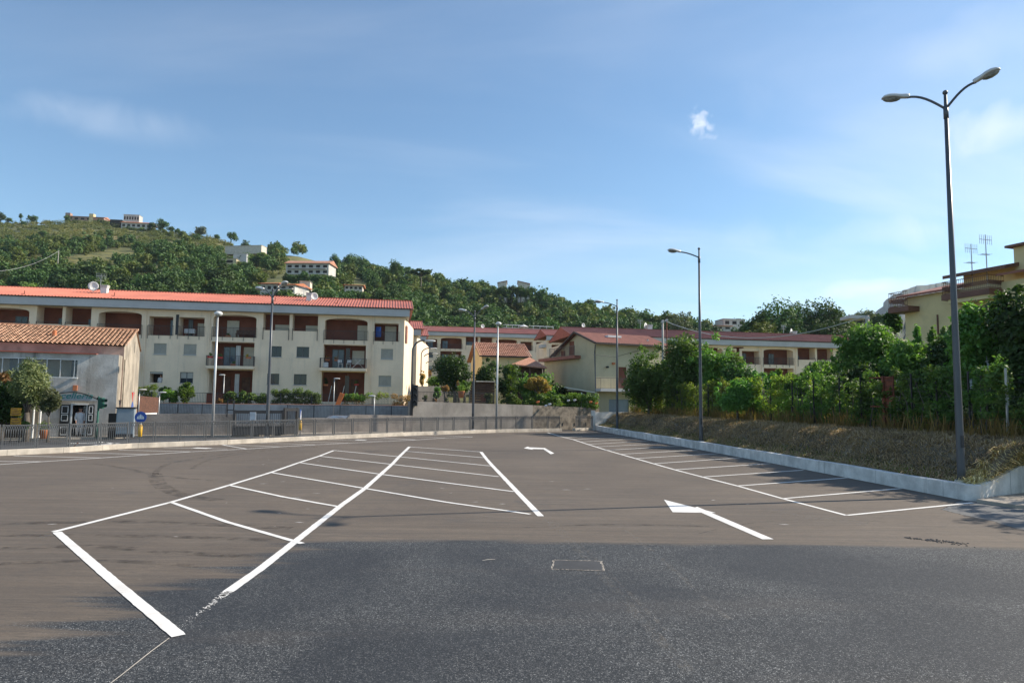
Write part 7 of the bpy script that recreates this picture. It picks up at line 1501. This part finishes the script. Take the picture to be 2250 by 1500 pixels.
# ---------------------------------------------------------------- houses on the hillside
def hill_house(px0, px1, pyt, pyb, Y, label, mat='paleroof', storeys=2, roof='flat', roofmat='tilesold', ang=None, nwin=4, dep=9, name='hillside_villa', parapet=False, zb_extra=2.5):
    zb_extra = zb_extra if nwin else .6
    a = D(px0, pyb, Y); b_ = D(px1, pyb, Y); zt = D((px0+px1)/2, pyt, Y).z; rz = math.radians(8) if ang is None else ang; e = empty(name, (a.x, Y, a.z), rz, label, 'house'); L_ = (b_.x-a.x)/math.cos(rz); h = zt-a.z
    wh = h*(.70 if roof != 'flat' else .97); mb = MB(); mb.box(0, L_, 0, dep, -zb_extra, wh); mb.build('wall', mat, e)
    if roof == 'flat': mb = MB(); mb.box(-.2, L_+.2, -.25, dep+.2, wh, h); mb.build('roof', mat if parapet else 'fascia', e)
    elif roof == 'gable': mb = MB(); mb.extrude([(-.6, -1.0, wh), (-.6, dep+1, wh), (-.6, dep*.45, h)], (L_+1.2, 0, 0)); mb.build('roof', roofmat, e)
    for s in range(storeys if nwin else 0):
        z0 = wh*(s+.28)/storeys; z1 = wh*(s+.72)/storeys
        for i in range(nwin):
            x = L_*(i+.5)/nwin; w = L_/nwin*.28; mb = MB(); mb.box(x-w, x+w, -.04, .02, z0, z1); mb.build('window', 'darkin', e)
        if storeys > 1: mb = MB(); mb.box(L_*.05, L_*.95, -.9, -.001, wh*s/storeys-.05, wh*s/storeys+.12); mb.build('balcony', mat, e)
    return e, L_, h
e, L_, h = hill_house(147, 222, 471, 484, 480, 'terracotta coloured villa with a round tower on the top of the hill', 'pinkplaster', 1, 'gable', nwin=6, dep=10); mb = MB(); mb.box(-1, 2.2, -.6, 3, -2, h+.9); mb.build('tower', 'pinkplaster', e); mb = MB(); mb.box(L_*.6, L_*.72, -.6, 3, -2, h+1); mb.build('tower', 'yellow2', e); mb = MB(); mb.extrude([(L_*.72, -.8, h*.7), (L_+8, -.8, -.5), (L_*.72, -.8, -.5)], (0, 6, 0)); mb.build('sloping_wing', 'tilesold', e)
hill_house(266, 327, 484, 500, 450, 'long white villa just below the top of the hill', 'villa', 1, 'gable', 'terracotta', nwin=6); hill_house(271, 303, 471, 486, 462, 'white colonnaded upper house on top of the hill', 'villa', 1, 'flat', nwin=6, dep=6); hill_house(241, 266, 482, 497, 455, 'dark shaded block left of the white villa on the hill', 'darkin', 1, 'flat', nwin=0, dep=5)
hill_house(494, 579, 541, 556, 330, 'long pale terrace wall on the hill with a white hut above', 'paleroof', 1, 'flat', nwin=0, ang=-.16, parapet=True, dep=5); hill_house(556, 575, 539, 549, 335, 'small white hut with a dark band above the long terrace wall', 'villa', 1, 'flat', nwin=1, dep=4)
hill_house(484, 517, 567, 580, 300, 'small sunlit box-shaped house on the hill at the left end of the terraces', 'yellowwall', 1, 'flat', nwin=1, dep=6, parapet=True); hill_house(512, 540, 556, 572, 310, 'grey shaded wall between the trees below the long terrace', 'fascia', 1, 'flat', nwin=0, dep=4)
hill_house(628, 723, 569, 603, 265, 'large white villa with red roof and balconies halfway up the hill', 'villa', 2, 'gable', 'tilesold', ang=-.05, nwin=6, dep=9)
hill_house(572, 612, 617, 640, 180, 'terracotta roofed white house just above the long red roof', 'villa', 1, 'gable', 'terracotta', nwin=3, ang=-.1, dep=7); hill_house(614, 650, 620, 645, 176, 'second terracotta roofed house partly behind the double lamp head', 'villa', 2, 'gable', 'terracotta', nwin=2, ang=-.25, dep=7); hill_house(658, 680, 617, 630, 185, 'plain beige wall of a house among trees right of the terracotta roofs', 'paleroof', 1, 'flat', nwin=0, dep=4)
hill_house(757, 795, 622, 637, 215, 'small beige house with a red roof half hidden by trees on the hill', 'paleroof', 1, 'gable', 'terracotta', nwin=4, dep=6)
for px0, px1, up, lab in ((1094, 1113, 1, 'left wedge-shaped roof house on the wooded ridge'), (1138, 1163, -1, 'right wedge-shaped roof house on the wooded ridge')):
    a, b_ = D(px0, 640, 300), D(px1, 640, 300); e = empty('ridge_house', a, 0, lab, 'house'); w_ = b_.x-a.x; z1, z2 = D(1110, 622, 300).z-a.z, D(1110, 617.5, 300).z-a.z; zl_, zr_ = (z1, z2) if up > 0 else (z2, z1-.3); mb = MB(); mb.extrude([(0, 0, -5), (w_, 0, -5), (w_, 0, zr_), (0, 0, zl_)], (0, 9, 0)); mb.build('wall', 'paleroof', e); mb = MB(); mb.extrude([(-.3, -.3, zl_), (w_+.3, -.3, zr_), (w_+.3, -.3, zr_+.3), (-.3, -.3, zl_+.3)], (0, 9.6, 0)); mb.build('roof', 'browntile', e)
e, L_, h = hill_house(1555, 1610, 711, 724, 230, 'low pale house with an orange roof on the right skyline', 'villa', 1, 'gable', 'orange', nwin=3); hill_house(1590, 1640, 700, 716, 240, 'white flat-roofed house on the right skyline among trees', 'villa', 1, 'flat', nwin=3, dep=7)
# ---------------------------------------------------------------- hillside woods
def hill_tree(name, label, kind, n, leaf, mat, r, h, seed, cat='tree', group=None, flat=.5, pine=False, lr=.42):
    e = empty(name, (0, 0, -500), 0, label, cat, group)
    lb = lobes_ellipsoid((0, 0, h*.58), (r, r, h*.40), 15, seed, lr) if not pine else lobes_ellipsoid((0, 0, h*.85), (r, r, h*.12), 14, seed, .3)
    mb = MB(); mb.tube([(0, 0, -1), (.1, 0, h*.5), (0, 0, h*.8)], [.28, .2, .08], 6); mb.build('trunk', 'bark', e); crown(e, 'crown', lb, n, leaf, mat, seed, flat=flat, shell=.45); return e
grp = {0: ('dark green broadleaf tree in the wood covering the hillside', 'dark trees of the hillside wood'), 1: ('yellowish green broadleaf tree on the hillside slope', 'yellow-green trees of the hillside wood'), 2: ('grey-green olive-like tree on the hillside slope', 'grey-green trees of the hillside wood')}
protos = [[hill_tree('broadleaf_tree', grp[0][0], 0, 1900, .75, 'oak', 3.9, 8.6, 200+i, group=grp[0][1]) for i in range(5)], [hill_tree('broadleaf_tree', grp[1][0], 1, 1700, .72, 'oakyellow', 3.3, 6.6, 210+i, group=grp[1][1]) for i in range(3)], [hill_tree('olive_tree', grp[2][0], 2, 1500, .6, 'oakgrey', 2.8, 5.2, 220+i, group=grp[2][1]) for i in range(3)]]
rt = random.Random(77); used = set(); placed = []
def open_area(px, py):
    if px < 260 and 484 < py < 515: return .88
    if 125 < px < 290 and 545 < py < 592 and abs((py-590)+(px-130)*.28) < 16: return 1.0
    if 400 < px < 500 and 508 < py < 545: return .85
    if 260 < px < 420 and 512 < py < 535: return .7
    for a, b, c, d in ((145, 225, 462, 492), (240, 330, 465, 512), (490, 582, 536, 566), (482, 520, 562, 590), (622, 726, 562, 614), (568, 655, 612, 655), (655, 684, 612, 636), (755, 800, 618, 645), (1555, 1645, 697, 730)):
        if a-3 < px < b+3 and c < py < d+4: return 1.0
    return 0
def place(kind, px, Y, s, low=0.0):
    k = ray(px, 760); x = k[0]/k[1]*Y; z = tz((x, Y)); pr = rt.choice(protos[kind]); o = pr if pr.name not in used else copy_tree(pr); used.add(pr.name)
    o.location = (x, Y, z-.3-low); o.rotation_euler = (0, 0, rt.uniform(0, 6.28)); o.scale = (s*rt.uniform(.9, 1.12), s*rt.uniform(.9, 1.12), s*rt.uniform(.85, 1.1)); placed.append((px, Y)); return o
def screen_y(x, Y, z):
    # photo row of a world point (small roll kept)
    v = cam.matrix_world.inverted() @ Vector((x, Y, z)); return 750-F*(v.y/-v.z)
cnt = 0; tries = 0; cand = []; FRONT = []
while len(cand) < 900 and tries < 60000:
    tries += 1; px = rt.uniform(-60, 1560); y1, y2 = interp(Y1T, px), interp(Y2T, px); Y = y1+(y2-y1)*rt.random()**.9*1.0+rt.uniform(3, 8)
    k = ray(px, 760); x = k[0]/k[1]*Y; z = tz((x, Y)); py = screen_y(x, Y, z+4); top = screen_y(x, Y, z+8)
    roofline = 632+px*.033 if px < 905 else (716 if px < 1250 else 722)
    if top > roofline+3: continue
    if 1085 < px < 1170 and top < 627: continue
    if rt.random() < open_area(px, py) or rt.random() < open_area(px, screen_y(x, Y, z+1)): continue
    # keep a villa's face clear: nothing right before it
    bad = False
    for (a, b, c, d, Yh) in ((147, 222, 466, 484, 480), (266, 327, 471, 500, 450), (494, 579, 541, 557, 330), (484, 517, 567, 580, 300), (628, 723, 569, 600, 265), (572, 650, 617, 640, 178), (757, 795, 622, 637, 215), (1555, 1640, 702, 722, 230)):
        if a-10 < px < b+10 and Y < Yh and top < d-2 and py > c-25: bad = True
    if bad: continue
    den = min(((px-p)**2/(F/Y)**2+(Y-q_)**2*.5) for p, q_, _ in cand) if cand else 999
    if den < (2.3 if py > 515 or px > 600 else 4.0)**2: continue
    cand.append((px, Y, py))
for x0, x1, yb_, Yh, n in ((262, 330, 499, 445, 7), (488, 586, 557, 325, 13), (482, 545, 576, 296, 9), (622, 726, 600, 258, 9), (570, 655, 640, 172, 7), (755, 800, 637, 210, 5), (1553, 1645, 722, 224, 6), (1088, 1168, 629, 292, 8), (145, 225, 483, 474, 7)):
    for i in range(n):
        px = x0+(x1-x0)*(i+.5)/n; s = .72 if Yh > 290 else .62; k = kind_ = rt.choice((0, 0, 1)); o_ = None; FRONT.append((px, Yh-rt.uniform(1, 6), yb_+rt.uniform(-3, 5), s))
# nearest 300 stay individual trees, the remainder become one wood
cand.sort(key=lambda c: c[1]); ind = cand[:238]; rest = cand[238:]
for px, Y, py in ind:
    r_ = rt.random(); left = px < 800; kind = 0 if r_ < (.60 if left else .66) else (1 if r_ < .84 else 2)
    place(kind, px, Y, rt.uniform(.75, 1.25)*(1.0 if kind == 0 else .9)*(1.0 if Y > 150 else .9))
for px, Y, py, s in FRONT:
    kind = rt.choice((0, 0, 1)); o = place(kind, px, Y, s); hh = (8.6 if kind == 0 else 6.6)*s; o.location.z = D(px, py, Y).z-hh*.97
V_ = []; V2 = []
for i, (px, Y, py) in enumerate(rest):
    k = ray(px, 760); x = k[0]/k[1]*Y; z = tz((x, Y)); s = rt.uniform(.6, 1.15)*(.72 if px < 450 and py < 530 else 1.0)
    lb = lobes_ellipsoid((x, Y, z+4.4*s), (3.6*s, 3.6*s, 3.3*s), 10, 500+i); (V_ if rt.random() < .62 else V2).append(leafcloud(lb, 620, .95*max(.7, s), 600+i, shell=.5))
V_ = np.concatenate(V_); tag(mesh_np('hillside_wood', V_, np.arange(len(V_)).reshape(-1, 4), MT['oak']), 'distant dark wood on the upper hillside', 'wood', kind='stuff')
V2 = np.concatenate(V2); tag(mesh_np('hillside_wood', V2, np.arange(len(V2)).reshape(-1, 4), MT['oakyellow']), 'distant lighter green wood on the upper hillside', 'wood', kind='stuff')
V_ = []; rs = np.random.RandomState(3)
for i in range(2600):
    px = rs.uniform(-60, 1600); y1, y2 = interp(Y1T, px), interp(Y2T, px); Y = y1+(y2-y1)*rs.rand()**.8+4; k = ray(px, 760); x = k[0]/k[1]*Y; z = tz((x, Y)); py = screen_y(x, Y, z)
    if open_area(px, py) >= 1 or (open_area(px, py) > .5 and rs.rand() < .2): continue
    r = rs.uniform(.5, 1.7); V_.append(leafcloud([((x+rs.randn()*r*.6, Y+rs.randn()*r*.6, z+r*.4), (r, r, r*.7)) for _ in range(3)], 110, .5, 3000+i, shell=.5))
for i in range(900):
    px = rs.uniform(-60, 560); y1, y2 = interp(Y1T, px), interp(Y2T, px); Y = y2-(y2-y1)*.42*rs.rand()**1.2; k = ray(px, 760); x = k[0]/k[1]*Y; z = tz((x, Y)); py = screen_y(x, Y, z)
    if open_area(px, py) >= 1: continue
    r = rs.uniform(.5, 2.6)*rs.uniform(.5, 1); V_.append(leafcloud([((x+rs.randn()*r*.6, Y+rs.randn()*r*.6, z+r*.4), (r*1.3, r, r*.7)) for _ in range(3)], 130, .6, 6000+i, shell=.5))
V_ = np.concatenate(V_); tag(mesh_np('hillside_scrub', V_, np.arange(len(V_)).reshape(-1, 4), MT['scrub']), 'low scrub between the hillside trees', 'scrub', kind='stuff')
# single trees on the skyline and the dark stand on the right
def sky_tree(name, px0, px1, pyt, Y, mat, label, n=2600, leaf=.6, pyb=None, k=14, pine=False, seed=0, zg=None):
    a, b_ = D(px0, pyt, Y), D(px1, pyt, Y); cx = (a.x+b_.x)/2; zg = tz((cx, Y)) if zg is None else zg; zt = a.z; h = zt-zg; r = (b_.x-a.x)/2; e = empty(name, (cx, Y, zg), 0, label, 'tree')
    rz_ = min(h*.45, r*1.35); lb = lobes_ellipsoid((0, 0, h-rz_), (r, r*.9, rz_), k, seed, .45) if not pine else lobes_ellipsoid((0, 0, h*.86), (r, r, h*.14), k, seed, .3); trunk(e, lb, h*(.3 if not pine else .7), max(.15, h*.02), seed, nb=5); crown(e, 'crown', lb, n, leaf, mat, seed, shell=.4); return e
sky_tree('broadleaf_tree', 41, 50, 469, 480, 'oak', 'tiny lone round tree on the skyline at the far left', 300, .7, seed=301); sky_tree('broadleaf_tree', 58, 86, 473, 470, 'oak', 'rounded dark tree on the skyline left of the terracotta villa', 1400, .8, seed=302); sky_tree('broadleaf_tree', -6, 13, 465, 470, 'oak', 'dark tree cut by the left edge on the skyline', 900, .8, seed=303)
sky_tree('broadleaf_tree', 345, 371, 481, 445, 'oak', 'dark round tree on the skyline right of the white villa', 1200, .8, seed=304); sky_tree('broadleaf_tree', 325, 348, 489, 440, 'oak', 'low dark tree touching the right end of the white villa', 1000, .8, seed=305); sky_tree('broadleaf_tree', 424, 458, 497, 425, 'oakgrey', 'bushy grey-green tree on the skyline above the bare slope', 1400, .8, seed=306)
sky_tree('broadleaf_tree', 470, 484, 512, 420, 'oak', 'small round tree at the top of the bare ochre slope', 500, .7, seed=307); sky_tree('broadleaf_tree', 529, 551, 525, 340, 'oak', 'dark round tree on the skyline above the long terrace wall', 1100, .6, seed=308); sky_tree('umbrella_pine', 722, 748, 556, 330, 'oak', 'small flat-topped tree standing alone on the skyline right of the white villa', 1300, .6, seed=309)
sky_tree('umbrella_pine', 895, 957, 587, 300, 'pine', 'wide umbrella pine on the skyline above the right end of the long block', 3200, .6, pine=True, seed=310); sky_tree('broadleaf_tree', 852, 892, 572, 300, 'oak', 'tall dark tree on the skyline left of the umbrella pine', 2600, .65, seed=311); sky_tree('broadleaf_tree', 1176, 1207, 626, 290, 'oak', 'round tree on the ridge right of the wedge-shaped roofs', 1800, .6, seed=312)
sky_tree('broadleaf_tree', 1466, 1526, 680, 175, 'oakgrey', 'single grey-green tree rising left of the middle lamp', 3400, .5, seed=313); sky_tree('umbrella_pine', 1598, 1632, 695, 246, 'pine', 'flat round pine top behind the white house on the right skyline', 1200, .5, seed=314)
gr = 'dark trees of the stand behind the right-hand red roof'
for i, (a, b, t, Y, m_, lab) in enumerate(((1632, 1715, 682, 150, 'oak', 'left edge tree of the dark stand behind the right roof'), (1655, 1765, 665, 148, 'oak', 'tall second tree of the dark stand behind the right roof'), (1705, 1812, 660, 152, 'oak', 'highest middle tree of the dark stand behind the right roof'), (1765, 1862, 665, 147, 'oak', 'fourth tree of the dark stand behind the right roof'), (1812, 1880, 684, 150, 'oakyellow', 'lighter right edge tree of the dark stand'), (1635, 1725, 700, 138, 'oakyellow', 'lower yellow-green tree before the left of the dark stand'), (1690, 1790, 703, 139, 'oak', 'lower tree before the middle of the dark stand'), (1755, 1866, 700, 138, 'oak', 'lower tree before the right of the dark stand'), (1625, 1660, 706, 160, 'oak', 'small tree beside the white house, left of the dark stand'),
                         (1850, 1905, 685, 170, 'oakgrey', 'first hazy tree right of the dark stand'), (1878, 1932, 683, 175, 'oakgrey', 'second hazy tree right of the dark stand'), (1915, 1950, 690, 168, 'oak', 'third hazy tree right of the dark stand, near the ochre house'))):
    sky_tree('broadleaf_tree', a, b, t, Y, m_, lab, 10000 if Y < 155 else 4500, .6, seed=330+i, k=36)

# ---------------------------------------------------------------- air
hz = MB(); hz.box(-2560, 2560, -160, 3400, -1.5, 470); hb_ = hz.build('haze', 'white'); hb_.data.materials.clear()
m = bpy.data.materials.new('air'); m.use_nodes = True; nt = m.node_tree; nt.nodes.clear(); o_ = nt.nodes.new('ShaderNodeOutputMaterial'); v_ = nt.nodes.new('ShaderNodeVolumePrincipled')
v_.inputs['Color'].default_value = (0.70, 0.84, 1.0, 1); v_.inputs['Density'].default_value = 0.00008; v_.inputs['Anisotropy'].default_value = 0.1; nt.links.new(v_.outputs[0], o_.inputs['Volume']); hb_.data.materials.append(m); tag(hb_, kind='stuff', label='thin bluish haze over the whole valley', cat='haze')
